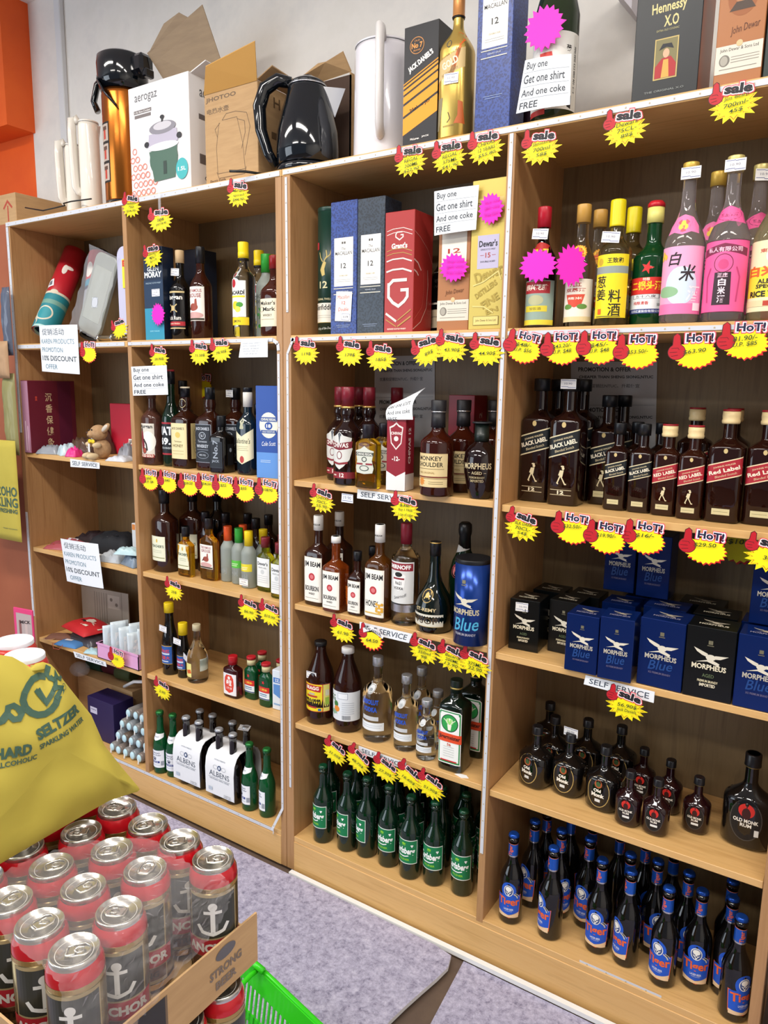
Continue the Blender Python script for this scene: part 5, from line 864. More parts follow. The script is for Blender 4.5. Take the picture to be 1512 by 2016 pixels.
# maroon boxes on the second shelf
q = (1.8216, -0, 0.0564, 0.1973)
MR = '8e1f2e'
carton('gift_box', 'maroon and white whisky gift box under the curled offer sheet', (q[0], .004, .058, .205), Z['B2'], .058, MR, [('p', [(-.029, .055), (0, .040), (.029, .055), (.029, .001), (-.029, .001)], 'e8e4e2')] + [(k[0], [(x*.62, .150+y*.9) for x, y in k[1]], 'e9dcd8') for k in [('p', [(0, .045), (.014, .036), (.034, .030), (.031, .012), (.026, -.02), (0, -.040), (-.026, -.02), (-.031, .012), (-.034, .030), (-.014, .036)])]] +
 [(k[0], [(x*.52, .150+y*.78) for x, y in k[1]], MR) for k in [('p', [(0, .045), (.014, .036), (.034, .030), (.031, .012), (.026, -.02), (0, -.040), (-.026, -.02), (-.031, .012), (-.034, .030), (-.014, .036)])]] + [('t', 0, .160, .032, .008, 'CHIVAS', 'f2e6e0', 0, .03), ('e', 0, .145, .007, .007, 'e9dcd8'), ('t', 0, .090, .024, .013, '-12-', 'f2e6e0', 0, .03)],
 [('r', 0, .024, .058, .046, 'e8e4e2'), ('t', -.004, .125, .100, .015, 'CHIVAS 12', 'f0dcd8', 1.5708, .03)], rz=.12)
carton('gift_box', 'maroon whisky gift box standing further back on the same shelf', (1.9006, .236, .085, .265), Z['B2'], .085, MR, [], [('t', 0, .2, .03, .018, '12', 'c9a8a4', 1.5708, .02)])
# blue brandy canister
xy = (2.0606, 0.0231)
AN = lambda cx, cz, k, c='d9d2bf': [('p', [(cx-.030*k, cz+.016*k), (cx-.004*k, cz+.006*k), (cx-.002*k, cz-.002*k), (cx-.014*k, cz+.002*k), (cx-.024*k, cz+.008*k)], c), ('p', [(cx+.034*k, cz+.006*k), (cx+.010*k, cz+.004*k), (cx+.002*k, cz-.004*k), (cx+.020*k, cz-.002*k)], c), ('e', cx+.002*k, cz-.001*k, .009*k, .006*k, c), ('p', [(cx-.026*k, cz-.014*k), (cx-.004*k, cz-.010*k), (cx+.022*k, cz-.018*k), (cx+.004*k, cz-.004*k)], c), ('l', [(cx-.004*k, cz-.004*k), (cx+.018*k, cz-.013*k)], .004*k, c), ('e', cx-.008*k, cz+.004*k, .0035*k, .0035*k, c)]
tube_box('canister', 'blue brandy canister with black lid and a white sticker on top', xy[0], xy[1], Z['B3'], .048, .222, M('173a86', .22, .5), AN(-.002, .125, 1.15)+[('t', 0, .094, .084, .016, 'MORPHEUS', 'cbbf9c', 0, .03), ('t', .004, .060, .074, .036, 'Blue', '4aa8cf', .08, .01, .3), ('t', .004, .032, .060, .007, 'PREMIUM BRANDY', 'a8a8b4'), ('r', -.002, .176, .010, .010, '7f7a60'), ('r', -.002, .167, .014, .002, '7f7a60')], M('101216', .4))
tube_box('canister', 'dark canister with black lid behind the blue one', 2.07, .262, Z['B3'], .042, .222, M('10131a', .35), [('r', 0, .1, .01, .01, '2a2c34')], M('101216', .4))
# brandy cartons, third shelf of the right bay
def bcart(label, pos, d, blue, rz=0, group='brandy cartons', st=None, up=0):
    w, h = pos[2], pos[3]; k = w/.09
    col = M('0e2866', .2, .45) if blue else M('0a0e10', .22, .1)
    A = AN(0, h*.60, 1.0*k)+[('t', 0, h*.455, w*.70, h*.075, 'MORPHEUS', 'e2d8bc' if not blue else 'b9b3a4', 0, .03), ('r', 0, h*.80, .008*k, .008*k, '6d6852'), ('r', 0, h*.755, .012*k, .0016*k, '6d6852')]
    if blue: A += [('t', 0, h*.34, w*.55, h*.14, 'Blue', '164080', .08, .01, .3), ('t', 0, h*.22, w*.5, h*.03, 'XO PREMIUM BRANDY', '6a6480')]
    else: A += [('t', 0, h*.335, w*.24, h*.05, 'AGED', '5b6a4a', 0, .01), ('t', 0, h*.255, w*.42, h*.035, 'PREMIUM BRANDY', 'd8cda8', 0, .02), ('t', 0, h*.20, w*.32, h*.045, 'IMPORTED', 'e2d8bc', 0, .03)]
    T = AN(0, .006, .8*k, 'a59a86')+[('t', 0, -.016, w*.6, .010, 'MORPHEUS', 'c9bfa6' if not blue else '8a869a', 0, .03)]
    return carton('carton', label, pos, Z['C3']+up, d, col, A, (), T, rz, group, 'carton', sticker=st)
"""measured fronts"""
def fr(xy0, xy1, h): # two base corners -> carton position and yaw
    x0, y0 = xy0[:2]; x1, y1 = xy1[:2]; w = math.hypot(x1-x0, y1-y0); return ((x0+x1)/2, (y0+y1)/2, w, h), math.atan2(y1-y0, x1-x0)
for lab, a, b, h, blue, st in [
 ('black brandy carton with a torn white sticker, leftmost on its shelf', (2.1566, 0.05584, 0.918), (2.2377, 0.06219, 0.918), .140, 0, (-.004, -.001, .120, .1)),
 ('black brandy carton between the stickered one and the blue ones', (2.2504, 0.09904, 0.918), (2.3305, 0.0965, 0.918), .143, 0, None),
 ('blue brandy carton, first from the left in the front row', (2.3332, -0.004052, 0.918), (2.4135, -0.003059, 0.918), .147, 1, None),
 ('blue brandy carton, second from the left in the front row', (2.4175, -0.007973, 0.918), (2.4960, -0.001692, 0.918), .155, 1, None),
 ('large blue brandy carton left of the black one with a printed lid', (2.5054, 0.01236, 0.918), (2.6074, 0.008775, 0.918), .165, 1, None),
 ('black brandy carton with printed lid between two blue ones', (2.6100, 0.007109, 0.918), (2.7129, 0.009113, 0.918), .168, 0, None),
 ('blue brandy carton cut off by the right picture edge', (2.7161, 0.008165, 0.918), (2.8106, 0.008788, 0.918), .168, 1, None)]:
    p_, r_ = fr(a, b, h); bcart(lab, p_, .085 if 'large' not in lab else .095, blue, r_, st=st)
for lab, x, y, w, h, blue in [
 ('black brandy carton behind the leftmost stickered one', 2.215, .178, .085, .140, 0), ('black brandy carton in the second row, behind the second black one', 2.315, .180, .085, .143, 0),
 ('dark blue brandy carton in the second row behind the first blue one', 2.42, .135, .085, .150, 1), ('blue brandy carton in the second row behind the large blue one', 2.535, .12, .10, .163, 1), ('black brandy carton in the second row behind the printed-lid one', 2.65, .115, .098, .166, 0), ('blue brandy carton in the second row by the right edge', 2.752, .115, .090, .166, 1),
 ('dark carton in the back row under the right upper blue carton', 2.465, .225, .105, .152, 1), ('dark carton in the back row on the right', 2.60, .225, .105, .158, 0)]:
    bcart(lab, (x, y, w, h), .085, blue)
for lab, (a0, a1), Yd in [('upper blue brandy carton, left one of the stacked pair', (2.3582, 2.4395), .20), ('upper blue brandy carton, right one of the stacked pair', (2.4457, 2.5275), .19)]:
    bcart(lab, ((a0+a1)/2, Yd, a1-a0-.002, .163), .085, 1, up=.1695 if 0 else .165)
bcart('upper blue brandy carton stacked by the right picture edge', (2.765, .10, .085, .158), .085, 1, up=.1685)
# ---------------------------------------------------------------- cartons on top
q = (1.8651, 0.02, 0.1007, 0.2859)
ST = [('p', [(-q[2]/2, z0), (q[2]/2, z0+.045), (q[2]/2, z0+.045+w_), (-q[2]/2, z0+w_)], 'f09a1c') for z0, w_ in ((.030, .040), (.076, .024), (.106, .016), (.127, .009), (.141, .005), (.150, .003))]
carton('gift_box', 'black and orange striped whiskey gift box on top of the unit', q, Z['T'], .10, '18171c', ST + [('o', -.012, .238, .021, .020, .0018, 'c98a4a'), ('t', -.012, .238, .032, .013, 'No 7', 'd8944a', 0, .04), ('t', -.012, .249, .016, .004, 'OLD', 'c98a4a'), ('t', -.012, .227, .020, .004, 'BRAND', 'c98a4a'), ('t', .0, .198, .078, .018, "JACK DANIEL'S", 'f2ede6', .45, .05), ('t', 0, .095, .060, .010, 'McL x JD', '2a1a10', .3, .0), ('t', -.014, .018, .026, .005, 'McLaren', 'e8e4de', 0, .03), ('t', .018, .020, .022, .005, 'JACK', 'e8e4de', 0, .03)], [('r', 0, .1, .001, .001, '18171c')])
q = (2.0671, 0.02, 0.0922, 0.3593)
carton('gift_box', 'tall navy gift box with cream label beside the gold-wrapped bottle', q, Z['T'], .085, NAVY, [(a[0],)+((a[1], a[2]+.055)+tuple(a[3:])) for a in mac(0)])
carton('gift_box', 'dark maroon box standing behind between the navy box and the sake', (2.0897, .145, .07, .16), Z['T'], .09, '3a1c30')
q = (2.4662, 0.02, 0.1343, 0.2638)
carton('gift_box', 'large black cognac gift box with a framed officer portrait', q, Z['T'], .12, '14181c', [('t', 0, .178, q[2]*.52, .026, 'Hennessy', 'd8c98a', .03, .02), ('t', .006, .153, q[2]*.22, .022, 'X.O', 'd8c98a', 0, .02), ('t', 0, .136, q[2]*.34, .004, 'EXTRA OLD COGNAC', 'a8a070'), ('l', [(-.006, .195), (-.002, .202), (.002, .200), (.0, .220), (.006, .195)], .004, 'd8c98a'),
 ('r', 0, .080, .048, .080, 'c9b06a'), ('r', 0, .080, .044, .076, '7c744c'), ('p', [(-.021, .043), (.021, .043), (.021, .068), (.010, .083), (-.008, .081), (-.021, .066)], 'a8252a'), ('p', [(-.008, .043), (.008, .043), (.005, .078), (-.005, .078)], 'd8a04a'), ('e', 0, .090, .0065, .009, 'd8a888'), ('p', [(-.015, .097), (0, .102), (.015, .097), (.010, .108), (-.008, .109)], '1c1c24'), ('t', 0, .018, q[2]*.6, .004, 'THE ORIGINAL X.O', '8a8f8c')], sidecol='8c4a26')
q = (2.6081, 0.02, 0.0882, 0.2164)
carton('gift_box', 'copper-brown whisky gift box with a portrait and cream label, near the right edge', q, Z['T'], .09, 'a86a3a', [('e', 0, .165, .028, .036, '9a5c34'), ('e', 0, .172, .017, .020, 'b07a52'), ('p', [(-.024, .140), (.024, .140), (.014, .156), (-.012, .156)], '4a3a30'), ('t', .008, .105, q[2]*.62, .018, 'John Dewar', '5a2e1a', .12, 0, .3)]+JDW(q[2]*.98))
carton('gift_box', 'dark green box cut off by the right picture edge on top', (2.6912+.012, .02, .095, .30), Z['T'], .09, '1c2c2a')
# rice cooker carton
def rc():
    q = (0.8688, 0.03, 0.2889, 0.3524); w, h, d = q[2], q[3], .19
    t = thing('rice_cooker_carton', 'white carton printed with a green rice cooker, brown flap standing open', 'carton', (q[0], q[1], Z['T']))
    k = w/.27
    m = MB().box(-w/2, w/2, 0, d, 0, h, M('eceaea', .4), bev=.0015)
    A = [('t', -w*.20, h*.88, w*.38, .026*k, 'aerogaz', '5a5a5e', 0, .0), ('r', -w*.26, h*.775, w*.30, .011, '7a7270'), ('t', -w*.26, h*.775, w*.27, .006, '1.5L Rice Cooker', 'f4f2f0', 0, .01), ('r', -w*.26, h*.735, w*.28, .010, '7a7270')]
    for i in range(5):
        for j in range(6):
            x = -w*.46+i*w*.085+(j % 2)*w*.04; z = h*.06+j*h*.075
            if i*1.0+j*.9 < 5.2: A.append(('o', x, z, w*.040, h*.030, .0035, 'e88a78'))
    A += [('e', .02*k, h*.32, w*.235, h*.16, '4d6b5c'), ('p', [(.02-w*.235, h*.40), (.02+w*.235, h*.42), (.02+w*.19, h*.14), (.02-w*.16, h*.13)], '4d6b5c'), ('p', [(.02-w*.25, h*.43), (.02+w*.25, h*.45), (.02+w*.23, h*.56), (.02-w*.23, h*.55)], 'b9b3c4'), ('e', .02, h*.43, w*.255, h*.035, 'e2e0e4'), ('e', .02, h*.59, w*.22, h*.055, '8a8790'), ('e', .02, h*.605, w*.15, h*.035, 'c9c6cc'), ('r', .02, h*.665, .008, .020, '2c2c30'), ('e', .02, h*.68, .010, .006, '2c2c30'), ('e', .02-w*.27, h*.47, .012, .009, '2c2c30'), ('e', .02+w*.27, h*.49, .012, .009, '2c2c30'), ('r', .028, h*.24, .016, .040, '33433c'), ('e', w*.37, h*.20, .026*k, .030*k, '46b0b4'), ('t', w*.37, h*.20, .034*k, .012, '1.5L', 'f4fafa', 0, .02)]
    m.art(A, FLAT()); m.art([('t', -.02, h*.86, .06, .022, 'aero', '5a5a5e'), ('r', -.03, h*.66, .05, .016, '6a6260'), ('r', -.03, h*.30, .05, .030, '6a6260'), ('t', -.02, h*.14, .03, .014, 'CB', '5a5a5e')], SIDE(w/2, d/2)); obj('carton_body', m.mesh('carton_body'), t)
    # flaps
    def flap(name, P, mat, th=.003):
        P = [Vector(p) for p in P]; n = (P[1]-P[0]).cross(P[2]-P[0]).normalized()*th; k = len(P)
        return obj(name, MB().add(P+[p+n for p in P], [tuple(range(k-1, -1, -1)), tuple(range(k, 2*k))]+[(i, (i+1) % k, (i+1) % k+k, i+k) for i in range(k)], mat).mesh(name), t)
    flap('flap', [(-w*.36, d, h), (w/2, d, h), (w*.60, d-.03, h+.125), (-w*.30, d-.10, h+.215), (-w*.60, d-.09, h+.14)][0:2]+[(w*.44, .085, h+.225), (-w*.55, .10, h+.150)], CARDD)
    flap('tuck_flap', [(-w*.52, .10, h+.150), (w*.20, .092, h+.205), (w*.10, .075, h+.222), (-w*.16, .078, h+.208)], CARDD)
    flap('side_flap', [(w/2, d*.05, h), (w/2, d*.95, h), (w*.70, d*.9, h+.018), (w*.70, d*.1, h+.026)], M('e6e4e2', .5))
rc()
def jh():
    q = (1.1917, 0.03, 0.2209, 0.2701); w, h, d = q[2], q[3], .17
    t = thing('kettle_carton', 'brown carton printed with a kettle outline, its front flap up', 'carton', (q[0], q[1], Z['T']))
    m = MB().box(-w/2, w/2, 0, d, 0, h, CARD, bev=.0015); ink = '6a5238'
    A = [('t', -w*.18, h*.92, w*.58, h*.06, 'JHOTOO', ink, 0, .03), ('t', -w*.24, h*.80, w*.42, h*.06, '电热水壶', ink, 0, .01), ('l', [(-w*.22, h*.66), (-w*.28, h*.40), (-w*.26, h*.12), (w*.26, h*.12), (w*.22, h*.40), (w*.12, h*.68), (-w*.16, h*.68)], .0014, ink), ('l', [(-w*.2, h*.66), (-w*.30, h*.60), (-w*.25, h*.5)], .0014, ink), ('l', [(-w*.16, h*.68), (-w*.08, h*.74), (w*.10, h*.74), (w*.30, h*.70), (w*.36, h*.55), (w*.26, h*.26)], .0014, ink), ('l', [(w*.12, h*.66), (w*.26, h*.62), (w*.27, h*.5), (w*.20, h*.34)], .0014, ink), ('l', [(-w*.28, h*.14), (-w*.24, h*.07), (w*.25, h*.07), (w*.28, h*.14)], .0014, ink), ('t', -w*.26, h*.05, w*.3, .008, 'Electric Kettle', ink)]
    m.art(A, FLAT()); m.art([('t', 0, h*.85, .03, .03, 'H', ink, 0, .02), ('r', 0, h*.5, .05, .02, ink)], SIDE(w/2, d/2)); obj('carton_body', m.mesh('carton_body'), t)
    P = [Vector(p) for p in [(-w/2, 0, h), (w/2, 0, h), (w*.70, -.055, h+.075), (-w*.24, -.045, h+.055)]]; n = Vector((0, -.0015, -.003))
    f = MB().add(P+[p+n for p in P], [(0, 1, 2, 3), (7, 6, 5, 4), (0, 4, 5, 1), (1, 5, 6, 2), (2, 6, 7, 3), (3, 7, 4, 0)], M('c8974e', .7)); obj('flap', f.mesh('flap'), t)
    P = [Vector(p) for p in [(w/2, 0, h), (w/2, d, h), (w*.72, d, h+.02), (w*.72, .01, h+.03)]]; obj('side_flap', MB().add(P+[p+Vector((0, 0, .003)) for p in P], [(0, 1, 2, 3), (7, 6, 5, 4), (0, 4, 5, 1), (1, 5, 6, 2), (2, 6, 7, 3), (3, 7, 4, 0)], CARD).mesh('side_flap'), t)
jh()
q = (1.3951, 0.21, 0.2295, 0.3254)
t = thing('open_carton', 'torn open brown carton standing behind the black kettle', 'carton', (q[0], q[1], Z['T']))
w, h, d = q[2], q[3], .14
m = MB(); dk = M('4c3a30', .85)
m.box(-w/2, w/2, 0, .004, 0, h*.93, dk).box(-w/2, w/2, d-.004, d, 0, h, CARDD).box(-w/2, -w/2+.004, 0, d, 0, h*.95, CARD).box(w/2-.004, w/2, 0, d, 0, h*.95, CARD).box(-w/2, w/2, 0, d, 0, .004, CARD); obj('carton_body', m.mesh('carton_body'), t)
P = [(-w*.5, 0, h*.93), (-w*.1, 0, h*.93), (w*.0, 0, h*.93), (w*.5, 0, h*.95), (w*.46, -.03, h+.03), (w*.2, -.035, h+.012), (w*.05, -.03, h+.016), (-w*.2, -.03, h-.006), (-w*.48, -.02, h-.02)]
P = [Vector(p) for p in P]; k = len(P); obj('torn_flap', MB().add(P+[p+Vector((0, .004, .004)) for p in P], [tuple(range(k)), tuple(range(2*k-1, k-1, -1))]+[(i, (i+1) % k, (i+1) % k+k, i+k) for i in range(k)], CARD).mesh('torn_flap'), t)
# white cartons beyond the right unit
for i in range(5):
    carton('carton', 'white carton in the pile right of the shelving unit, %s from the floor' % N9[i], (2.935, .02, .13, .118), .0005+i*.1195, .2, 'dfe3e8', [('r', -.03, .05, .03, .02, '9aa0aa'), ('r', .05, .06, .006, .11, '7c2a34')], group='white cartons beside the unit')
# ---------------------------------------------------------------- price tags
RED = M('bc1a28', .45); DKR = M('4a1018', .5)
def thumb(cx, cy, k):
    o = []
    for g, m in ((.0013, DKR), (0, RED)):
        o += [('e', cx, cy-.002*k, .0125*k+g, .0115*k+g, m), ('p', [(cx-.006*k-g, cy+.004*k), (cx-.004*k-g, cy+.022*k+g), (cx+.001*k, cy+.026*k+g), (cx+.005*k+g, cy+.022*k+g), (cx+.006*k+g, cy+.004*k)], m)]
    return o+[('l', [(cx-.008*k, cy+.004*k), (cx+.002*k, cy+.004*k), (cx+.004*k, cy+.001*k)], .0009, DKR), ('l', [(cx-.010*k, cy-.002*k), (cx+.001*k, cy-.002*k)], .0009, DKR), ('l', [(cx-.008*k, cy-.008*k), (cx+.002*k, cy-.007*k)], .0009, DKR)]
def card_mesh(name, kindk):
    m = MB(); TH = .0008
    if kindk in ('sale', 'pink', 'new'): pts = starpts(0, 0, *{'sale': (.049, .032, 15, .30), 'pink': (.040, .034, 18, .20), 'new': (.044, .034, 18, .22)}[kindk])
    else: pts = starpts(.006, -.006, .043, .031, 22, .13)
    n = len(pts); base = M({'pink': 'f012b8', 'new': 'e02828'}.get(kindk, 'f6e616'), .45); c = (sum(p[0] for p in pts)/n, sum(p[1] for p in pts)/n)
    V = [(x, 0, z) for x, z in pts]+[(x, TH, z) for x, z in pts]+[(c[0], 0, c[1]), (c[0], TH, c[1])]
    m.add(V, [(i, (i+1) % n, (i+1) % n+n, i+n) for i in range(n)]+[(2*n, (i+1) % n, i) for i in range(n)]+[(2*n+1, i+n, (i+1) % n+n) for i in range(n)], base)
    if kindk == 'sale':
        A = [('s', 0, 0, .049*.88, .032*.88, 15, .30, 'c46a14'), ('s', 0, 0, .049*.82, .032*.82, 15, .30, 'f8ea10')]+thumb(-.034, .024, 1.05)
        A += [('t', .008, .031, .062, .027, 'sale', 'e0404e', -.12, .13), ('t', .008, .031, .058, .023, 'sale', 'f6e6e4', -.12, .085), ('t', .008, .031, .053, .019, 'sale', '191920', -.12, .05)]
    elif kindk == 'hot':
        A = [('s', .0075, -.008, .043, .031, 22, .13, 'c81e22'), ('s', .006, -.006, .0425, .030, 22, .13, 'f8ea10')]+thumb(-.033, .004, 1.4)
        A += [('t', .014, .028, .064, .027, 'HoT!', 'e8506a', -.05, .12), ('t', .014, .028, .060, .023, 'HoT!', 'f8f2f4', -.05, .08), ('t', .014, .028, .054, .018, 'HoT!', '1c1c3c', -.05, .035)]
    elif kindk == 'new':
        A = [('s', 0, 0, .039, .029, 18, .2, 'f8e616')]+thumb(-.030, .018, 1.15)+[('p', [(-.028, .018), (.0, .030), (.040, .012), (.044, .022), (.0, .042), (-.030, .032)], 'f2f0f0'), ('t', .006, .029, .062, .010, 'NEW ARRIVAL', '26262e', -.22, .03)]
    else: A = [('s', 0, 0, .038, .032, 18, .2, 'f41cc0')]
    m.art(A, FLAT()); return m.mesh('price_tag')
CARDS = {}; WR = {}
def ptag(kindk, xz, label, text=None, y=-.004, rz=0, tilt=0, sc=1, ink='3a4a1c', group='yellow star price tags'):
    if kindk not in CARDS: CARDS[kindk] = card_mesh('price_tag', kindk)
    o = obj('price_tag', CARDS[kindk], None, (xz[0], y, xz[1]), (0, tilt, rz)); tag(o, label, 'price tag', group if kindk != 'pink' else 'pink star price tags')
    if sc != 1: o.scale = (sc, sc, sc) if not isinstance(sc, tuple) else sc
    if text:
        k = (text, ink)
        if k not in WR:
            L = text.split('\n'); A = []
            for i, t in enumerate(L): A.append(('t', .004, .004-.0125*(i-(len(L)-1)/2)-(.004 if len(L) < 3 else .002), min(.046, .0075*len(t)+.004), .010 if len(L) < 3 else .0085, t, ink, .06, .010, .15))
            WR[k] = MB().art([(a[0],)+a[1:] for a in A], lambda s, t, o: (s, -.0034-o, t)).mesh('handwritten_price')
        obj('handwritten_price', WR[k], o)
    return o
def yx(*a): return a
T0 = [
 ('sale', (0.7585, 2.1873), 'sale tag at the top left, over the divider between mask bay and rum bay', 'Beefeater\n750\n$54.90', 0, .1),
 ('sale', (1.2509, 2.1654), 'sale tag on the top edge above the clear yellow-capped bottles', 'Morgan\nspiced\n$44.90', 0, .1),
 ('sale', (1.8546, 2.1718), 'sale tag on the top edge, leftmost of three above the red gift box', 'CHIVAS\nREGAL\n200ML\n$22.90', 0, -.05),
 ('sale', (1.9665, 2.1654), 'sale tag on the top edge, middle of three, above the red gift box', 'CHIVAS\nREGAL\n375ML\n$41.90', 0, -.08),
 ('sale', (2.0657, 2.1718), 'sale tag on the top edge, rightmost of three, next to the middle upright', 'CHIVAS\n12 YEARS\n$55.80', 0, -.08),
 ('sale', (2.2055, 2.1508), 'sale tag handwritten 58$ above the red-capped dark bottle', 'Jameson\n700ml\n58$', 0, -.02),
 ('sale', (2.3978, 2.1611), 'sale tag handwritten 89$ in the middle of the top edge', 'Dewars\n75CL-\n89$', 0, -.06),
 ('sale', (2.6119, 2.1738), 'sale tag handwritten 45$ near the right end of the top edge', 'Jim Beam\n700ml-\n45$', 0, -.06),
 ('sale', (0.8708, 1.6882), 'sale tag handwritten 39.90$ above the buy-one sheet of the left unit', '39.90$', 0, 0),
 ('sale', (1.0676, 1.6981), 'sale tag handwritten 71.50$ on the edge above the honey whiskey', '71.50$', 0, 0),
 ('sale', (1.1663, 1.7065), 'sale tag handwritten 79.90$ on the edge above the square whiskeys', '79.90$', -.002, -.12),
 ('sale', (1.5094, 1.6982), 'sale tag at the left end of the edge, under the dark green canister', '119$', 0, 0),
 ('sale', (1.6666, 1.6937), 'sale tag under the navy honeycomb gift box', '179$', 0, .04),
 ('sale', (1.7724, 1.6803), 'sale tag under the charcoal honeycomb gift box', '185$', -.002, .02),
 ('sale', (1.9208, 1.6951), 'steeply tilted sale tag half hidden under its right neighbour, below the brown gift box', '89$', 0, -.35),
 ('sale', (1.9898, 1.7031), 'sale tag lying over the steeply tilted one, below the brown gift box', '43.90$', -.003, .08),
 ('sale', (2.0874, 1.6932), 'sale tag under the gold gift box beside the middle upright', '44.90$', 0, .04),
 ('hot', (2.1828, 1.7067), 'HOT tag right beside the middle upright, above the large black-label bottles', '$48/-\nU.P. $56', 0, .18),
 ('hot', (2.2800, 1.7016), 'HOT tag second from the middle upright, under the rice spirits', '$43.20/-\nU.P. $48', 0, -.04),
 ('hot', (2.3685, 1.7025), 'HOT tag third from the middle upright, under the yellow-capped cooking wine', '$45/-\nU.P. $48', -.002, -.02),
 ('hot', (2.4551, 1.6923), 'HOT tag under the green bottle with the red star', '$53.50/-', -.004, -.02),
 ('hot', (2.5734, 1.6921), 'HOT tag under the pale pink rice wine', '$63.90', 0, -.06),
 ('hot', (2.6697, 1.7115), 'HOT tag under the deep pink rice wine, near the right picture edge', '81.90/-\nU.P. $85', 0, -.04),
 ('sale', (1.5680, 1.2651), 'sale tag at the left end of the edge under the crest-label whisky', 'CHIVAS\n70CL-\n55.90', 0, .12),
 ('sale', (1.8608, 1.2717), 'sale tag over the SELF SERVICE strip, under the maroon and white box', '$38/-\nBuy 1 FREE\n1 can of coke', -.003, .06),
 ('sale', (2.2038, 1.2607), 'sale tag under the large black-label bottles', 'BLK DARK\n70CL-\n54$', 0, .14),
 ('hot', (2.3300, 1.2758), 'HOT tag leftmost of three grouped above the brandy cartons', '$32.50/-\n ', 0, .02),
 ('hot', (2.4126, 1.2640), 'HOT tag middle of three grouped above the brandy cartons', '$19.90/-\n ', -.002, .03),
 ('hot', (2.5000, 1.2747), 'HOT tag rightmost of three grouped above the brandy cartons', '$16/-\n ', 0, .02),
 ('hot', (2.6288, 1.2693), 'HOT tag standing apart above the black carton with printed lid', '$29.50\n ', 0, .0),
 ('sale', (2.7572, 1.2645), 'sale tag cut off by the right picture edge below the red-label bottles', '30$', 0, .05),
 ('sale', (2.4896, 0.8591), 'sale tag over the SELF SERVICE strip under the blue brandy cartons', '56.90$\nJack Daniels', -.003, .05),
 ('sale', (1.6476, 0.8766), 'sale tag above the yellow-label vinegar, its price faded', '61.90', 0, .06),
 ('new', (1.7549, 0.8757), 'NEW ARRIVAL tag with red and white ribbon lettering', '64.50', -.003, 0),
 ('sale', (1.9301, 0.874), 'sale tag leftmost of three above the clear vodka, handwritten 98', 'Bacardi\n350ml\n98', 0, .1),
 ('sale', (2.0180, 0.8719), 'sale tag middle of three above the green liqueur', 'Bacardi\n200ML\n13.90', -.002, .16),
 ('sale', (2.0897, 0.8729), 'sale tag rightmost of three beside the middle upright', '375ML-\n22.90', -.004, .12),
 ('sale', (1.6189, 0.4747), 'leftmost of five sale tags hanging above the green pilsner', '31.50$', 0, .32),
 ('sale', (1.7076, 0.4758), 'second of five sale tags above the green pilsner, tilted most', '48.70$', -.002, .45),
 ('sale', (1.8064, 0.4745), 'middle of five sale tags above the green pilsner', '27.30$', 0, .26),
 ('sale', (1.8892, 0.4793), 'fourth of five sale tags above the green pilsner', '16.60$', -.002, .4),
 ('sale', (1.9638, 0.4745), 'rightmost of five sale tags above the green pilsner', '51.90$', -.004, .25),
 ('hot', (0.7944, 1.2688), 'HOT tag under the figure-label rum bottle', '$50\nU.P. $4', 0, 0),
 ('hot', (0.89, 1.2695), 'HOT tag under the tall green 69 bottle', '$45\n ', 0, .05),
 ('hot', (0.9943, 1.2678), 'HOT tag under the honey whiskey', '$59.50\n ', 0, 0),
 ('hot', (1.0800, 1.2734), 'HOT tag under the square black-label whiskey', '$54.50\n ', 0, .02),
 ('hot', (1.1622, 1.2757), 'HOT tag under the small square whiskey', '$22\n ', -.002, .02),
 ('hot', (1.2507, 1.2733), 'HOT tag under the cream chevron label whisky', '$35\n ', 0, .02),
 ('hot', (1.3506, 1.2775), 'HOT tag under the royal blue gift box', '$108.90\n ', 0, .06),
 ('sale', (0.9045, 0.8777), 'sale tag handwritten 25$ above the tall black sauce bottle', '25$', 0, .06),
 ('sale', (1.2641, 0.8709), 'sale tag left of two above the small green flasks', '$6.90', 0, .08),
 ('sale', (1.3569, 0.8733), 'sale tag right of two above the small green flasks', '$10.90', -.002, .12),
 ('sale', (0.8219, 0.4822), 'sale tag above the green bottles with white labels', '3.90', 0, .12)]
for kk, q, lab, tx, dy, tl in T0: ptag(kk, q, lab, tx, -.004+dy, 0, tl)
ptag('sale', (0.9069, 2.1259), 'sale tag hanging on clear tape in the top rum compartment', 'new\nprice', -.008, .2, -.1)
m = MB().add([(-.006, 0, 0), (.006, 0, 0), (.006, 0, .075), (-.006, 0, .075), (-.006, .0006, 0), (.006, .0006, 0), (.006, .0006, .075), (-.006, .0006, .075)], [(0, 1, 2, 3), (7, 6, 5, 4)], FILM)
q = (0.9064, 2.1648); tag(obj('tape', m.mesh('tape'), None, (q[0], -.0095, q[1]-.025)), 'strip of clear tape holding the hanging sale tag', 'tape')
q = (0.8325, 2.0232); ptag('sale', q, 'promotion tag stuck on the navy single malt gift box', 'SINGLE\nMALT\n$119', .018, 0, -.15)
q = (0.8479, 1.8383); ptag('pink', q, 'pink star on the navy single malt gift box', None, .018, 0, 0, (.85, 1, 1.1))
q = (1.9771, 1.9104); ptag('pink', q, 'pink star on the brown whisky gift box', 'buy one\nget one\nfree coke', .018, 0, .1, 1.05, 'b010a8')
q = (2.0796, 2.0398); ptag('pink', q, 'pink star on the gold whisky gift box', 'buy one\nget one\nfree shirt', .008, 0, 0, (.85, 1, 1.1), 'b010a8')
q = (2.2086, 1.8972); ptag('pink', q, 'large pink star in front of the red-capped dark bottle', None, .008, 0, 0, (1.2, 1, 1.15))
q = (2.2878, 1.8921); ptag('pink', q, 'narrow pink star turned sideways before the orange-seal bottle', None, .013, .7, 0, (.95, 1, 1.4))
q = (2.1942, 2.4173); ptag('pink', q, 'plain pink star on the sake bottle', None, .012, 0, 0, (1.22, 1, 1.42))
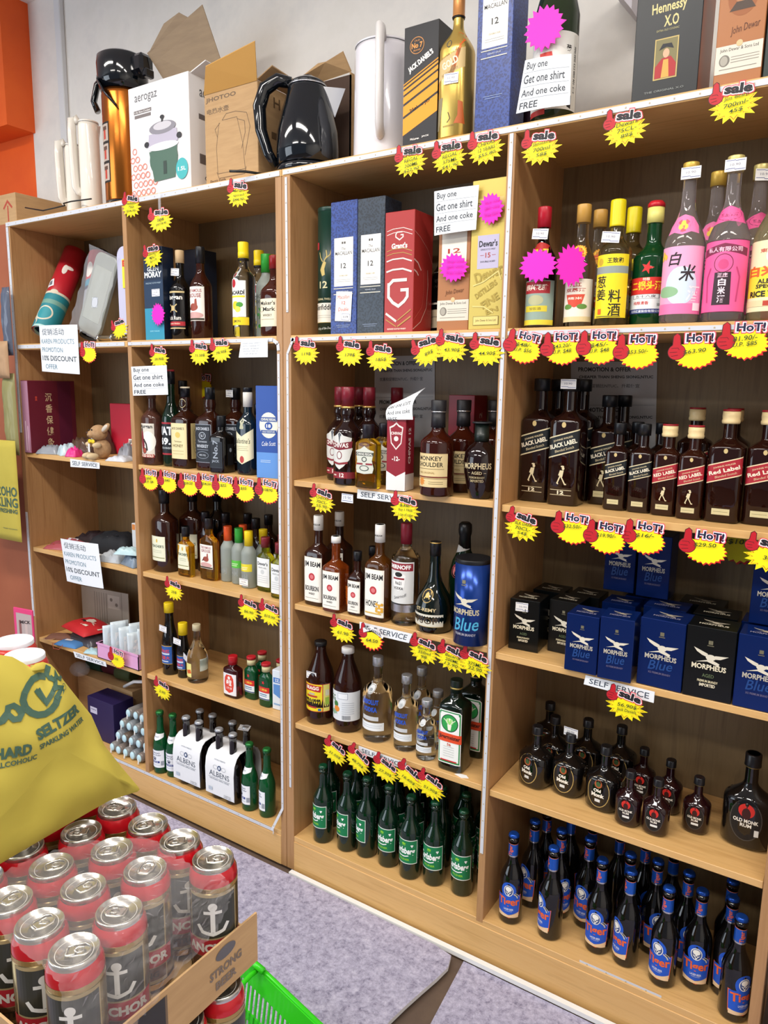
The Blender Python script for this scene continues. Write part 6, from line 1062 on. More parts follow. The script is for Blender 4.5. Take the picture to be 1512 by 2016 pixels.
q = (0.7215, 1.5993); ptag('hot', q, 'HOT tag stuck on the back panel behind the square whiskeys', None, .325, 0, 0, 1.2)
q = (2.6552, 1.2308); ptag('hot', q, 'shaded HOT tag on the back panel above the dark brandy cartons', '$100', .322, 0, 0, 1.5)
q = (0.4842, 1.7147); ptag('hot', q, 'yellow tag beside the Chinese promotion sheet on the topmost shelf edge', None, -.004, 0, 0)
q = (0.5768, 0.5587); ptag('hot', q, 'HOT tag stuck on the pink basket', '15', -.014, 0, .05)
q = (0.6719, 1.7893); ptag('sale', q, 'sale tag in front of the lavender plastic board, by the divider', None, -.004, 0, -.3, .9)
# ---------------------------------------------------------------- paper sheets
def sheet(name, label, P, items, mat=None, bulge=0, cat='paper sheet', group=None, curl=None, nx=8, nz=8):
    """P: four world corners, top left, top right, bottom right, bottom left"""
    P = [Vector(p) for p in P]; n = (P[1]-P[0]).cross(P[3]-P[0]).normalized(); n = n if n.y < 0 else -n
    def fn(s, t, off):
        u = s+.5; v = .5-t; p = P[0]*(1-u)*(1-v)+P[1]*u*(1-v)+P[2]*u*v+P[3]*(1-u)*v
        return p+n*(off+bulge*math.sin(PI*min(max(u, 0), 1)))+(curl(u, v) if curl else Vector((0, 0, 0)))
    m = MB(); mt = mat or M('e9edf1', .6); V = [fn(i/nx-.5, j/nz-.5, -.0004) for j in range(nz+1) for i in range(nx+1)]+[fn(i/nx-.5, j/nz-.5, .0001) for j in range(nz+1) for i in range(nx+1)]
    k = (nx+1)*(nz+1); F = [(j*(nx+1)+i, j*(nx+1)+i+1, (j+1)*(nx+1)+i+1, (j+1)*(nx+1)+i) for j in range(nz) for i in range(nx)]
    m.add(V, [tuple(reversed(f)) for f in F]+[tuple(x+k for x in f) for f in F], mt, True)
    m.art(items, fn, .08 if (bulge or curl) else None); c = sum(P, Vector())/4
    me = m.mesh(name); me.transform(Matrix.Translation(-c)); return tag(obj(name, me, None, c), label, cat, group)
INK = '3c4048'
BUY = [('t', -.20, .36, .46, .18, 'Buy one', INK, 0, .012), ('t', -.03, .12, .84, .17, 'Get one shirt', INK, 0, .012), ('t', -.02, -.14, .86, .14, 'And one coke', INK, 0, .012), ('t', -.27, -.38, .36, .13, 'FREE', INK, 0, .012), ('r', 0, .25, .94, .006, '9aa0a8'), ('r', 0, -.02, .94, .006, '9aa0a8'), ('r', 0, -.26, .94, .006, '9aa0a8')]
KAR = [('t', -.12, .36, .60, .14, '促销活动', '44505c', 0, .0), ('t', -.02, .16, .86, .10, 'KAREN PRODUCTS', '5c8296', 0, .0), ('t', -.16, -.02, .58, .10, 'PROMOTION', '5c8296', 0, .0), ('t', .0, -.20, .90, .11, '10% DISCOUNT', '39434c', 0, .01), ('t', -.2, -.38, .34, .10, 'OFFER', '5c8296', 0, .0)]
PRO = [('t', -.10, .42, .62, .045, 'PROMOTION & OFFER', '2c2c30', 0, .03), ('t', .03, .34, .86, .035, 'CHEAPER THAN SHENG SIONG,NTUC', '38383c', 0, .03), ('t', -.05, .25, .72, .04, '优惠和促销比NTUC、升菘便宜', '55555a', 0, .01), ('r', 0, .05, .96, .003, '70747a'), ('t', -.10, -.0, .62, .045, 'PROMOTION & OFFER', '2c2c30', 0, .03), ('t', .03, -.08, .86, .035, 'CHEAPER THAN SHENG SIONG,NTUC', '38383c', 0, .03), ('t', -.05, -.16, .72, .04, '优惠和促销比NTUC、升菘便宜', '55555a', 0, .01)]
SLF = [('t', 0, 0, .86, .55, 'SELF SERVICE', '4a5462', 0, .012)]
sheet('paper_sheet', 'buy-one-get-one-shirt sheet hanging before the brown and gold gift boxes', [(1.9200, 0.008, 2.0988), (2.0454, 0.008, 2.0987), (2.0413, 0.008, 1.9948), (1.9233, 0.008, 1.9914)], BUY, bulge=.004)
sheet('paper_sheet', 'buy-one-get-one-shirt sheet on the divider beside the figure-label rum', [(0.734, -0.012, 1.6628), (0.9172, -0.012, 1.6675), (0.9198, -0.012, 1.5700), (0.7383, -0.012, 1.5631)], BUY, bulge=.004)
sheet('paper_sheet', 'buy-one-get-one-shirt sheet wrapped on the sake bottle on top', [(2.1570, -0.002, 2.3520), (2.2667, -0.002, 2.3428), (2.2694, -0.002, 2.2377), (2.1400, -0.002, 2.2412)], BUY, bulge=.006)
sheet('paper_sheet', 'Chinese and English promotion sheet hanging from the topmost shelf edge of the left unit', [(0.1992, -0.01, 1.8191), (0.4382, -0.01, 1.8153), (0.4373, -0.01, 1.6356), (0.2005, -0.01, 1.6463)], KAR, bulge=.006)
sheet('paper_sheet', 'Chinese and English promotion sheet hanging lower, above the masks', [(0.257, -0.012, 0.9906), (0.4969, -0.012, 0.9992), (0.5171, -0.012, 0.8263), (0.2842, -0.012, 0.8191)], KAR, bulge=.005)
sheet('paper_sheet', 'small printed price list on the shelf edge near the upright of the left unit', [(1.2551, -0.006, 1.7424), (1.3639, -0.006, 1.7447), (1.3630, -0.006, 1.6906), (1.2430, -0.006, 1.6901)], [('t', -.1, .3-.15*i, .7-.06*i, .07, w_, '8a929a', 0, 0) for i, w_ in enumerate(['WINES AND SPIRITS', 'WITH CHANGE TO', 'LEGAL 18 SALES', 'INSTEAD, ASK US', 'TOP UP $1.20'])])
BP = .327
sheet('notice_sheet', 'promotion and offer notice taped on the back panel behind the maroon-capped whiskies', [(1.5305, 0.327, 1.7045), (1.7552, 0.327, 1.7071), (1.7640, 0.327, 1.4214), (1.5311, 0.327, 1.4081)], PRO, M('b9bcc0', .6), group='promotion notices', cat='notice')
sheet('notice_sheet', 'promotion and offer notice on the back panel behind the black-label whiskies', [(2.1917, 0.327, 1.6847), (2.4248, 0.327, 1.6834), (2.4384, 0.327, 1.4328), (2.2077, 0.327, 1.4178)], PRO, M('b9bcc0', .6), group='promotion notices', cat='notice')
for lab, P in [('SELF SERVICE strip on the edge under the maroon and white box', [(1.6924, 0.005, 1.3149), (1.8672, 0.005, 1.3120), (1.8678, 0.005, 1.2880), (1.6909, 0.005, 1.2881)]),
 ('SELF SERVICE strip on the edge half covered by the NEW ARRIVAL tag', [(1.7042, 0.005, 0.9185), (1.8870, 0.005, 0.9178), (1.8760, 0.005, 0.8883), (1.7046, 0.005, 0.8887)]),
 ('SELF SERVICE strip on the edge above the green pilsner', [(1.7050, 0.005, 0.5237), (1.8763, 0.005, 0.52), (1.8733, 0.005, 0.4965), (1.7053, 0.005, 0.5004)]),
 ('SELF SERVICE strip on the edge under the blue brandy cartons', [(2.3860, 0.005, 0.9127), (2.5511, 0.005, 0.9102), (2.5508, 0.005, 0.8822), (2.3825, 0.005, 0.888)]),
 ('SELF SERVICE strip on the edge below the soft toy', [(0.3256, 0.005, 1.3131), (0.5075, 0.005, 1.3098), (0.5057, 0.005, 1.2866), (0.3259, 0.005, 1.2814)]),
 ('SELF SERVICE strip on the edge left of the pink basket', [(0.2712, 0.005, 0.516), (0.4824, 0.005, 0.5175), (0.4872, 0.005, 0.4975), (0.2827, 0.005, 0.4922)])]:
    sheet('shelf_strip', lab, P, SLF, cat='shelf sign', group='SELF SERVICE strips', nx=2, nz=2)
sheet('price_label', 'white price label on the edge under the small yellow flask', [(1.6362, 0.005, 1.2979), (1.6764, 0.005, 1.2971), (1.6767, 0.005, 1.2717), (1.6345, 0.005, 1.2721)], [('t', 0, .05, .7, .4, '19.90', '8a90a4'), ('r', 0, -.3, .9, .06, '4a558f'), ('r', 0, .42, .9, .06, '4a558f')], cat='price label', nx=2, nz=2)
q = (2.0501, 0.01368, 0.527)
tag(obj('torn_label', MB().add([(-.022, 0, .0002), (.004, -.008, .0002), (.022, .002, .0002), (.010, .012, .0002), (-.012, .010, .0002), (-.022, 0, .0010), (.004, -.008, .0010), (.022, .002, .0010), (.010, .012, .0010), (-.012, .010, .0010)], [(0, 1, 2, 3, 4), (9, 8, 7, 6, 5)]+[(i, i+5, (i+1) % 5+5, (i+1) % 5) for i in range(5)], WHT).mesh('torn_label'), None, (q[0], q[1]+.004, .5272)), 'torn white label stuck on the shelf before the green liqueur', 'label')
# curled sheet over the maroon box
sheet('paper_sheet', 'curled buy-one sheet leaning up from the top of the maroon and white box', [(1.8036, 0.045, 1.5681), (1.8702, 0.075, 1.6070), (1.8751, 0.002, 1.5213), (1.7921, -0.001, 1.5183)], [(a[0], a[1], a[2]-.12)+a[3:] for a in BUY[1:]], curl=lambda u, v: Vector((-.012*math.sin(PI*v), -.010*math.sin(PI*v), .006*math.sin(PI*v))))
# ---------------------------------------------------------------- carrier packs of cider
SIL = M('b4b8bd', .3, .5)
def carrier(label, xy, rz):
    t = thing('cider_carrier_pack', label, 'carrier pack', (xy[0], xy[1], Z['Ab']+.0006), rz, 'cider carrier packs'); t.scale = (1.07, 1.07, 1.07)
    hw = .066; sp = .064
    # paper sleeve, open at the sides, curved at top and bottom
    prf = [(-.066, .02), (-.0665, .06), (-.067, .11), (-.062, .145), (-.050, .168), (-.036, .178), (0, .182), (.036, .178), (.050, .168), (.062, .145), (.067, .11), (.066, .02)]
    m = MB(); wm = M('e9ebee', .55); n = 10
    V = []; 
    for o in (0, .0012):
        for y, z in prf:
            for i in range(n+1): V.append((-hw+2*hw*i/n, y*(1-o*12), z-o))
    F = []; k = len(prf)*(n+1)
    for j in range(len(prf)-1):
        for i in range(n):
            a = j*(n+1)+i; F += [(a+1, a, a+n+1, a+n+2), (a+k, a+k+1, a+k+n+2, a+k+n+1)]
    m.add(V, F, wm, True)
    f = lambda s, tt, o: (s, -.0672-o+(max(0, tt-.11)**2*3.6), tt)
    m.art([('t', 0, .098, .092, .019, 'ALBENS', '4c5666', 0, .0), ('e', 0, .122, .008, .009, '2c4470'), ('e', 0, .122, .004, .005, 'dfe4ea'), ('o', -.018, .122, .010, .007, .0008, '6c7684'), ('o', .020, .122, .010, .007, .0008, '6c7684'), ('r', 0, .083, .100, .0008, '4c5666'), ('t', 0, .078, .090, .004, 'ORCHARD APPLE CIDER', '6c7684'), ('t', 0, .148, .05, .004, 'NATURALLY FERMENTED', '8a929c'), ('r', -.042, .040, .018, .012, 'b9c4d2'), ('t', .036, .032, .03, .004, 'FOUR BOTTLES', '4c5666'), ('t', .036, .026, .034, .003, 'CHILLED', '4c5666')], f, .01)
    obj('paper_sleeve', m.mesh('paper_sleeve'), t)
    P = prof(.243, .0300, .0125, .120, .175, base=.006); P = [p for p in P if p[0] < .23]+[(.227, .0125), (.2275, .0140), (.236, .0140)]
    if 'cider_b' not in TY:
        TY['cider_b'] = [('b', MB().loft(P, M('120c0c', .06, coat=.3), 32).mesh('bottle')), ('c', MB().loft([(q[0]-.004,)+tuple(q[1:]) for q in CROWN(.248)], SIL, 42, flute=.045).mesh('crown_cap'))]
    for dx in (-.5, .5):
        for dy in (-.5, .5):
            b = obj('cider_bottle', TY['cider_b'][0][1], t, (dx*sp, dy*sp, 0)); obj('crown_cap', TY['cider_b'][1][1], b)
    FOOT.append((xy[0], xy[1], Z['Ab'], .08)); return t
q = (0.9374, -0.009473, 0.125); carrier('white cider carrier pack with four silver-capped bottles, left one of two', (q[0]-.010, .0775), 0)
c2 = carrier('white cider carrier pack with a price sticker on a cap, right one of two', (q[0]+.162, .0775), 0)
obj('price_sticker', sticker_mesh(), c2, (.032, .022, .240), (-1.2, 0, .3))
# ---------------------------------------------------------------- on top: kettles, flask
def kettle_tall(name, label, xy, r, h, body, handle, hx, hy, sc_lid=True):
    t = thing(name, label, 'kettle', (xy[0], xy[1], Z['T']+.0004))
    obj('body', MB().loft([(0, r*.98), (.006, r), (h*.5, r*.985), (h*.93, r*.97), (h*.965, r*.95)], body, 48).mesh('body'), t)
    obj('lid', MB().loft([(h*.966, r*.955), (h*.975, r*.975), (h*.985, r*.96), (h, r*.6)], body, 48).loft([(h*.9655, r*.965), (h*.969, r*.968)], M('8a8c90', .3, .6), 48).mesh('lid'), t)
    a = math.atan2(hy, hx); c, s = math.cos(a), math.sin(a)
    pts = [(r*.9, h*.96), (r*1.15, h*1.02), (r*1.45, h*.99), (r*1.50, h*.85), (r*1.46, h*.5), (r*1.38, h*.26), (r*1.1, h*.20), (r*.93, h*.20)]
    obj('handle', MB().tube([(p*c, p*s, z) for p, z in pts], .012, handle, 12, taper=[(.012, .017)]*len(pts)).mesh('handle'), t)
    obj('spout', MB().add([(-r*c*.8+s*.03, -r*s*.8-c*.03, h*.93), (-r*c*.8-s*.03, -r*s*.8+c*.03, h*.93), (-r*c*1.12, -r*s*1.12, h*.96), (-r*c*.9, -r*s*.9, h*.75)], [(0, 1, 2), (0, 2, 3), (1, 3, 2), (0, 3, 1)], body).mesh('spout'), t)
    return t
CRW = M('e3ddd2', .25, coat=.4); PUR = M('e9e6ec', .18, coat=.6)
q = (0.2732, 0.1, 2.3881); k1 = kettle_tall('electric_kettle', 'small white electric kettle, first at the left on top of the unit', (q[0]+.040, .10), .034, .262, CRW, CRW, -.55, -1)
q = (0.4664, 0.07, 2.3894); kettle_tall('electric_kettle', 'cream electric kettle between the small white one and the bronze flask', (q[0]-.006, .062), .037, .308, CRW, CRW, -.75, -1)
q = (1.6821, 0.09, 2.3787); k3 = kettle_tall('electric_kettle', 'large white electric kettle with its handle towards the viewer, by the striped box', (q[0], .130), .084, .312, PUR, M('dcd8d6', .3), .46, -.88)
obj('sticker', MB().art([('r', 0, 0, .026, .026, '58688c'), ('r', 0, 0, .024, .024, 'e8eaee')], Wrap([(0, .0784), (.3, .0784)]), .004).mesh('sticker'), k3, (0, 0, .175), (0, 0, -.9)); obj('sticker', MB().art([('r', 0, 0, .028, .014, '4a4484'), ('r', 0, -.003, .028, .004, 'e2c83a'), ('r', .022, 0, .010, .012, '8a7a70')], Wrap([(-.3, .0790), (.3, .0790)]), .004).mesh('sticker'), k3, (0, 0, .03), (0, 0, -.35))
# black kettle
q = (1.4660, 0.05, 2.3518)
t = thing('electric_kettle', 'glossy black pear-shaped electric kettle with a loop handle', 'kettle', (1.443, .090, Z['T']+.0004), .47); t.scale = (1.13, 1.13, 1.25); BG = M('0b1016', .08, coat=.6)
obj('base', MB().loft([(0, .078), (.003, .082), (.014, .080), (.016, .074)], BG, 48).mesh('base'), t)
obj('body', MB().loft([(.0165, .074), (.02, .079), (.05, .082), (.09, .080), (.13, .070), (.16, .060), (.185, .052), (.190, .050)], BG, 48).mesh('body'), t)
obj('lid_ring', MB().loft([(.1905, .0505), (.1935, .0508)], FOIL, 48).mesh('lid_ring'), t)
obj('lid', MB().loft([(.194, .049), (.200, .046), (.207, .034), (.210, .018), (.216, .014), (.218, .008)], BG, 40).mesh('lid'), t)
obj('handle', MB().tube([(-.040, -.01, .200), (-.075, -.015, .205), (-.108, -.02, .185), (-.122, -.022, .145), (-.118, -.022, .095), (-.100, -.02, .045), (-.080, -.015, .018)], .012, BG, 12, taper=[(.010, .013), (.012, .016), (.013, .018), (.013, .018), (.012, .016), (.010, .014), (.008, .012)]).mesh('handle'), t)
obj('spout', MB().add([(.040, -.028, .185), (.040, .028, .185), (.098, 0, .188), (.068, 0, .120), (.05, -.02, .15)], [(0, 2, 1), (0, 3, 2), (1, 2, 3)], M('d5d8dc', .2, .5)).mesh('spout'), t)
obj('power_cord', MB().tube([(-.07, .03, .004), (-.10, .02, .004), (-.13, -.01, .004), (-.16, -.03, .004), (-.20, -.035, .004)], .003, BLK).mesh('power_cord'), t)
# bronze airpot
q = (0.4525, 0.19, 2.4919)
t = thing('vacuum_flask', 'tall bronze vacuum flask with black pump lid and carrying strap', 'vacuum flask', (.5725, .132, Z['T']+.0004)); t.scale = (1.38, 1.38, 1.56); BRZ = M('c0702c', .22, .95)
obj('base', MB().loft([(0, .052), (.002, .055), (.018, .055)], BG, 40).mesh('base'), t)
obj('body', MB().loft([(.0185, .0535), (.02, .0545), (.245, .0545), (.255, .053)], BRZ, 56).mesh('body'), t)
obj('pump_lid', MB().loft([(.2555, .056), (.275, .062), (.310, .064), (.326, .062), (.332, .052)], BG, 40).mesh('pump_lid'), t)
obj('spout', MB().box(.035, .098, -.022, .022, .280, .322, BG, bev=.008).box(.09, .105, -.014, .014, .272, .290, BG, bev=.003).mesh('spout'), t)
obj('handle', MB().tube([(-.058, -.01, .30), (-.078, -.02, .28), (-.088, -.025, .245), (-.080, -.02, .225)], .008, BG, 10, taper=[(.008, .014)]*4).mesh('handle'), t)
obj('strap', MB().tube([(-.050, -.036, .285), (-.015, -.062, .265), (.015, -.066, .235), (.040, -.055, .21)], .003, BG, 8, taper=[(.003, .010)]*4).mesh('strap'), t)
w = Wrap([(0, .0548), (.3, .0548)]); obj('label', MB().art([('r', -.012, .120, .034, .128, '1c1816')]+[x for i in range(3) for x in (('r', -.012, .162-.042*i, .029, .036, 'b8a89c'), ('r', -.012, .160-.042*i, .010, .024, 'b83a2c'), ('r', -.012, .171-.042*i, .018, .008, '5a3c30'))], w, .004).mesh('label'), t)
tag(obj('power_cord', MB().tube([(0.1255, 0.01, 2.2554), (0.2128, 0, 2.2365), (0.2572, -0.002, 2.2277), (0.3833, 0.004, 2.2326), (0.369, 0.008, 2.2420), (0.4177, 0.006, 2.2430), (0.5363, 0.005, 2.2377)], .0025, BLK).mesh('power_cord'), None, (0, 0, .006)), 'loose black power cord on the left end of the unit top', 'cord')
# wall bracket above
q = (2.3112, 0.2, 2.5108); m = MB(); V = [(-.03, -.004, .06), (.03, -.004, .06), (.03, -.004, 0), (-.03, .004, .06), (.03, .004, .06), (.03, .004, 0)]
tag(obj('wall_bracket', MB().add([(-.06, 0, .10), (.02, 0, .10), (.02, 0, .0), (-.06, .16, .10), (.02, .16, .10), (.02, .16, .0)], [(0, 2, 1), (3, 4, 5), (0, 1, 4, 3), (1, 2, 5, 4), (2, 0, 3, 5)], M('b9b4bc', .4)).mesh('wall_bracket'), None, (q[0], .209, q[2]-.010)), 'small grey wall bracket above the sake bottle and the cognac box', 'bracket')
# ---------------------------------------------------------------- mask and toy bay
random.seed(4)
def pouch(name, label, pos, w, d, h, mat, rz=0, tilt=0, cat='packet', group=None, lump=.35, art=None, seed=0, ny=10):
    R = random.Random(seed or int(w*1e5+d*1e4)); m = MB(); V = []; F = []; n = 12
    hh = [[R.uniform(1-lump, 1+lump) for _ in range(n+1)] for _ in range(ny+1)]
    def top(u, v): e = (1-abs(2*u-1)**3.5)*(1-abs(2*v-1)**3.5); return h*(.06+.94*e**.6*hh[int(v*ny)][int(u*n)])
    for s in (0, 1):
        for j in range(ny+1):
            for i in range(n+1):
                u, v = i/n, j/ny; V.append((w*(u-.5), d*(v-.5), top(u, v) if s else 0))
    k = (n+1)*(ny+1)
    for j in range(ny):
        for i in range(n): a = j*(n+1)+i; F += [(a, a+n+1, a+n+2, a+1), (a+k, a+k+1, a+k+n+2, a+k+n+1)]
    for i in range(n): F += [(i, i+1, i+1+k, i+k), (ny*(n+1)+i+1, ny*(n+1)+i, ny*(n+1)+i+k, ny*(n+1)+i+1+k)]
    for j in range(ny): a = j*(n+1); F += [(a+n+1, a, a+k, a+n+1+k), (a+n, a+2*n+1, a+2*n+1+k, a+n+k)]
    m.add(V, F, mat, True)
    if art: m.art(art, lambda s, t, o: (s, t, top(min(max(s/w+.5, 0), 1), min(max(t/d+.5, 0), 1))+.001+o))
    return tag(obj(name, m.mesh(name), None, pos, (tilt, 0, rz) if not isinstance(tilt, tuple) else (tilt[0], tilt[1], rz)), label, cat, group)
# rolled mats with a wave print
def roll(label, p0, p1, r, prints, base, rimc, inner):
    p0 = Vector(p0); p1 = Vector(p1); d = p1-p0; L = d.length; t = thing('rolled_mat', label, 'rolled mat', p0); z = d.normalized(); x = Vector((1, 0, 0)); x = (x-z*x.dot(z)).normalized(); y = z.cross(x)
    t.rotation_euler = Matrix((x, y, z)).transposed().to_euler()
    P = [(0.0, r), (L, r)]; m = MB().loft([(0, r*.88), (.0001, r), (L, r), (L+.0001, r*.88)], base, 40, caps=False).loft([(L, r*.88), (.0, r*.88)], inner, 40, caps=False)
    obj('mat_roll', m.mesh('mat_roll'), t); obj('printed_pattern', MB().art(prints(L, r), Wrap(P), .004).mesh('printed_pattern'), t)
    obj('rim', MB().loft([(-.002, r*1.01), (.008, r*1.01)], rimc, 40, caps=False).loft([(.008, r*.86), (-.002, r*.86)], rimc, 40, caps=False).mesh('rim'), t); return t
def wave(L, r):
    W_ = PI*r*1.9
    return [('r', 0, L*.20, W_, L*.40, '23808c'), ('r', .0, L*.30, W_, L*.05, '6f9c90'), ('e', .02, L*.16, .035, .030, '2f8f9a'), ('o', .02, L*.16, .036, .033, .006, 'd6cdb8'), ('e', -.03, L*.06, .035, .028, 'c9c2ae'), ('e', -.03, L*.045, .030, .022, '1d7684'), ('r', 0, L*.41, W_*.9, .010, 'd6cdb8'), ('e', -.035, L*.46, .020, .028, 'd0c8b4'), ('e', -.03, L*.50, .014, .012, '8fb3a0'), ('e', .028, L*.42, .016, .010, 'd0c8b4'), ('e', .035, L*.70, .010, .022, 'd8cfc6'), ('e', .048, L*.73, .018, .008, 'd8cfc6'), ('r', -.002, L*.52, .030, .036, 'e6e6ea', .3), ('r', -.002, L*.52, .016, .022, '6a6e78', .3)]
a = (0.1076, 0.03, 1.7877); b = (0.07965, 0.22, 2.1972)
roll('red and teal rolled mat with a wave print, leaning at the left of its compartment', (a[0]+.02, .055, 1.80), (b[0]-.0, .25, 2.135), .047, wave, M('b3202c', .35), M('a6ccc8', .4), M('1c3a5c', .5))
roll('grey and red rolled mat leaning behind the wave-print one', (0.3348-.025, .135, 1.79), (0.1548+.055, .268, 2.125), .040, lambda L, r: [('r', 0, L*.25, .17, L*.5, '8b9096'), ('r', .01, L*.80, .17, L*.36, 'b3202c'), ('e', .0, L*.74, .018, .035, 'd8d4cc'), ('r', .02, L*.58, .1, L*.08, '1f7c94')], M('28304a', .4), M('8b9096', .5), M('28304a', .5))
def slab(name, label, P, th, mat, cat, art=None, group=None, parent=None, seg=1):
    """rounded board through a 2-D outline: P = list of (x, z) local, leaning by rot"""
    n = len(P); c = (sum(p[0] for p in P)/n, sum(p[1] for p in P)/n); V = [(x, 0, z) for x, z in P]+[(x, th, z) for x, z in P]+[(c[0]+(x-c[0])*.95, -.002, c[1]+(z-c[1])*.97) for x, z in P]
    return MB().add(V, [(i, (i+1) % n, (i+1) % n+n, i+n) for i in range(n)]+[tuple(range(2*n-1, n-1, -1)), tuple(range(2*n, 3*n))]+[(i+2*n, (i+1) % n+2*n, (i+1) % n, i) for i in range(n)], mat, False)
def rr_pts(w, h, r, n=6):
    o = []
    for cx, cz, a0 in ((w/2-r, h-r, 0), (-w/2+r, h-r, 90), (-w/2+r, r, 180), (w/2-r, r, 270)):
        for i in range(n+1): a = math.radians(a0+90*i/n); o.append((cx+r*math.cos(a), cz+r*math.sin(a)))
    return o
LAV = M('c9c8e2', .3, coat=.3)
x0 = 0.6128
t = thing('plastic_board', 'lavender plastic board with rounded corners standing against the divider', 'plastic board', (.632, .075, 1.7545), 0)
obj('board', slab('', '', rr_pts(.125, .335, .035), .02, LAV, '').mesh('board'), t); obj('oval_window', MB().art([('e', .035, .14, .030, .055, '8c9aa0'), ('e', .037, .14, .024, .048, 'cfdcd8')], FLAT(-.0025)).mesh('oval_window'), t)
obj('offer_card', MB().box(-.03, .045, -.0045, -.0035, .19, .29, M('efe23a', .4)).art([('r', .0075, .275, .07, .022, 'cf3a34'), ('t', .0, .274, .04, .012, 'Sale', 'f2d23a', 0, .02), ('t', .008, .240, .05, .016, 'OFFER', '7a9a3a'), ('t', .008, .215, .05, .014, '2 for 5', '7a9a3a')], FLAT(-.0046)).mesh('offer_card'), t)
t = thing('wrapped_tray', 'grey tray in crackled clear plastic wrapping, leaning in the middle', 'wrapped tray', (0.3836+.02, .055, 1.789))
t.rotation_euler = (-.10, .36, 0)
obj('tray', slab('', '', rr_pts(.13, .30, .03), .012, M('8f938c', .4), '').box(-.05, .05, -.003, 0, .05, .25, M('a1a59c', .4), bev=.001).art([('r', .0, .12, .032, .036, 'c9cfd8', .3), ('o', 0, .12, .018, .02, .001, '4a5470')], FLAT(-.0035)).mesh('tray'), t)
R = random.Random(3); m = MB(); n = 12; V = []
for j in range(n+1):
    for i in range(n+1): V.append((-.085+.17*i/n+R.uniform(-.004, .004), -.014-R.uniform(0, .012), -.0+.31*j/n))
m.add(V, [(j*(n+1)+i, j*(n+1)+i+1, (j+1)*(n+1)+i+1, (j+1)*(n+1)+i) for j in range(n) for i in range(n)], FILM, True); obj('clear_wrapping', m.mesh('clear_wrapping'), t)
for i, (px, y, L, rz) in enumerate([(.50, .040, .12, .1), (.585, .035, .11, -.15), (.565, .065, .10, .25)]):
    o = MB().loft([(0, .0085), (.002, .010), (L-.002, .010), (L, .0085)], M('b0a184', .2, .9), 18, T=Matrix.Rotation(PI/2, 4, 'Y')).loft([(-.010, .014), (0.0, .014)], FOIL, 6, T=Matrix.Rotation(PI/2, 4, 'Y')); tag(obj('metal_fitting', o.mesh('metal_fitting'), None, (px, y, 1.7672), (0, 0, rz)), ['threaded brass fitting lying under the wrapped tray', 'brass fitting lying beside the divider', 'brass fitting lying behind, before the lavender board'][i], 'metal fitting', 'brass fittings')
# second shelf: tall box, toy, red box, packets
bx = 0.01037
PW = .048
t = carton('incense_box', 'tall maroon box with gold Chinese characters and a pink spine', (.0285+PW/2, .0008, PW, .292), Z['A2'], .21, '6a2030', [('r', 0, .146, .046, .288, 'a8788e'), ('r', -.006, .07, .006, .12, 'd8bccb'), ('r', .008, .06, .004, .10, 'd8bccb')],
 [('r', 0, .146, .205, .286, '64182a'), ('r', .055, .146, .06, .286, '571430')]+[('t', -.018, .225-.046*i, .030, .034, c_, 'd2bd94', 0, .01) for i, c_ in enumerate('沉香保健灸')]+[('t', -.072, .22, .010, .018, '香\n灸', 'd8503c', 0, .02)], rough=.35)
carton('red_box', 'bright red flat box with a white paper label, at the back right', (0.372+.03, .21, .19, .205), Z['A2'], .04, 'c42038', [('r', .045, .055, .06, .022, 'f0ece8'), ('t', .045, .055, .05, .012, 'IIRUS', '3a2c2c', 0, .03)], group=None)
tq = (0.4359, 0.03715, 1.3180)
t = thing('soft_toy', 'tan long-eared soft toy sitting with a yellow bow', 'soft toy', (tq[0]+.02, .045, Z['A2']+.0004), -.15); TAN = tex('plush_tan', ['a3805c', 'b8956e'], nscale=90, rough=.95, bump=.6); TAN2 = M('cdb792', .95)
obj('body', MB().ball((0, .012, .038), (.034, .032, .038), TAN).ball((0, 0, .100), (.034, .032, .030), TAN, n=24).ball((-.010, -.026, .094), (.018, .014, .014), TAN, n=16).ball((-.030, -.022, .056), (.012, .018, .011), TAN2).ball((.028, -.024, .054), (.012, .018, .011), TAN2).ball((-.020, -.036, .013), (.014, .024, .0125), TAN2).ball((.022, -.040, .013), (.014, .024, .0125), TAN2).mesh('body'), t)
T1 = Matrix.Translation((.036, .0, .110)) @ Matrix.Rotation(1.1, 4, 'Y'); T2 = Matrix.Translation((-.034, -.004, .088)) @ Matrix.Rotation(-.25, 4, 'Y')
obj('ear', MB().ball((0, 0, .022), (.013, .007, .034), TAN, T1).ball((0, -.003, .021), (.009, .006, .027), M('cfc6b8', .9), T1).mesh('ear'), t); obj('ear', MB().ball((0, 0, -.006), (.010, .012, .026), M('c9c0b2', .9), T2).mesh('ear'), t)
obj('eye', MB().ball((-.017, -.030, .110), .003, BLK, None, 10, 8).mesh('eye'), t); obj('eye', MB().ball((.006, -.031, .112), .003, BLK, None, 10, 8).mesh('eye'), t); obj('nose', MB().ball((-.014, -.040, .101), (.005, .003, .0035), M('4a342a', .4), None, 10, 8).mesh('nose'), t)
obj('mouth', MB().tube([(-.018, -.039, .088), (-.010, -.041, .086), (-.002, -.037, .090)], .0008, M('4a342a', .6)).mesh('mouth'), t)
obj('bow', MB().ball((-.014, -.030, .068), (.012, .005, .008), M('e8c828', .6)).ball((.012, -.031, .068), (.012, .005, .008), M('e8c828', .6)).ball((0, -.033, .068), (.004, .004, .005), M('e8c828', .6)).mesh('bow'), t); obj('hang_tag', MB().box(-.006, .006, -.042, -.041, .028, .060, WHT).mesh('hang_tag'), t)
pk = M('e23a8a', .3); GRYP = M('8f949c', .25); PLB = M('bcd0da', .2)
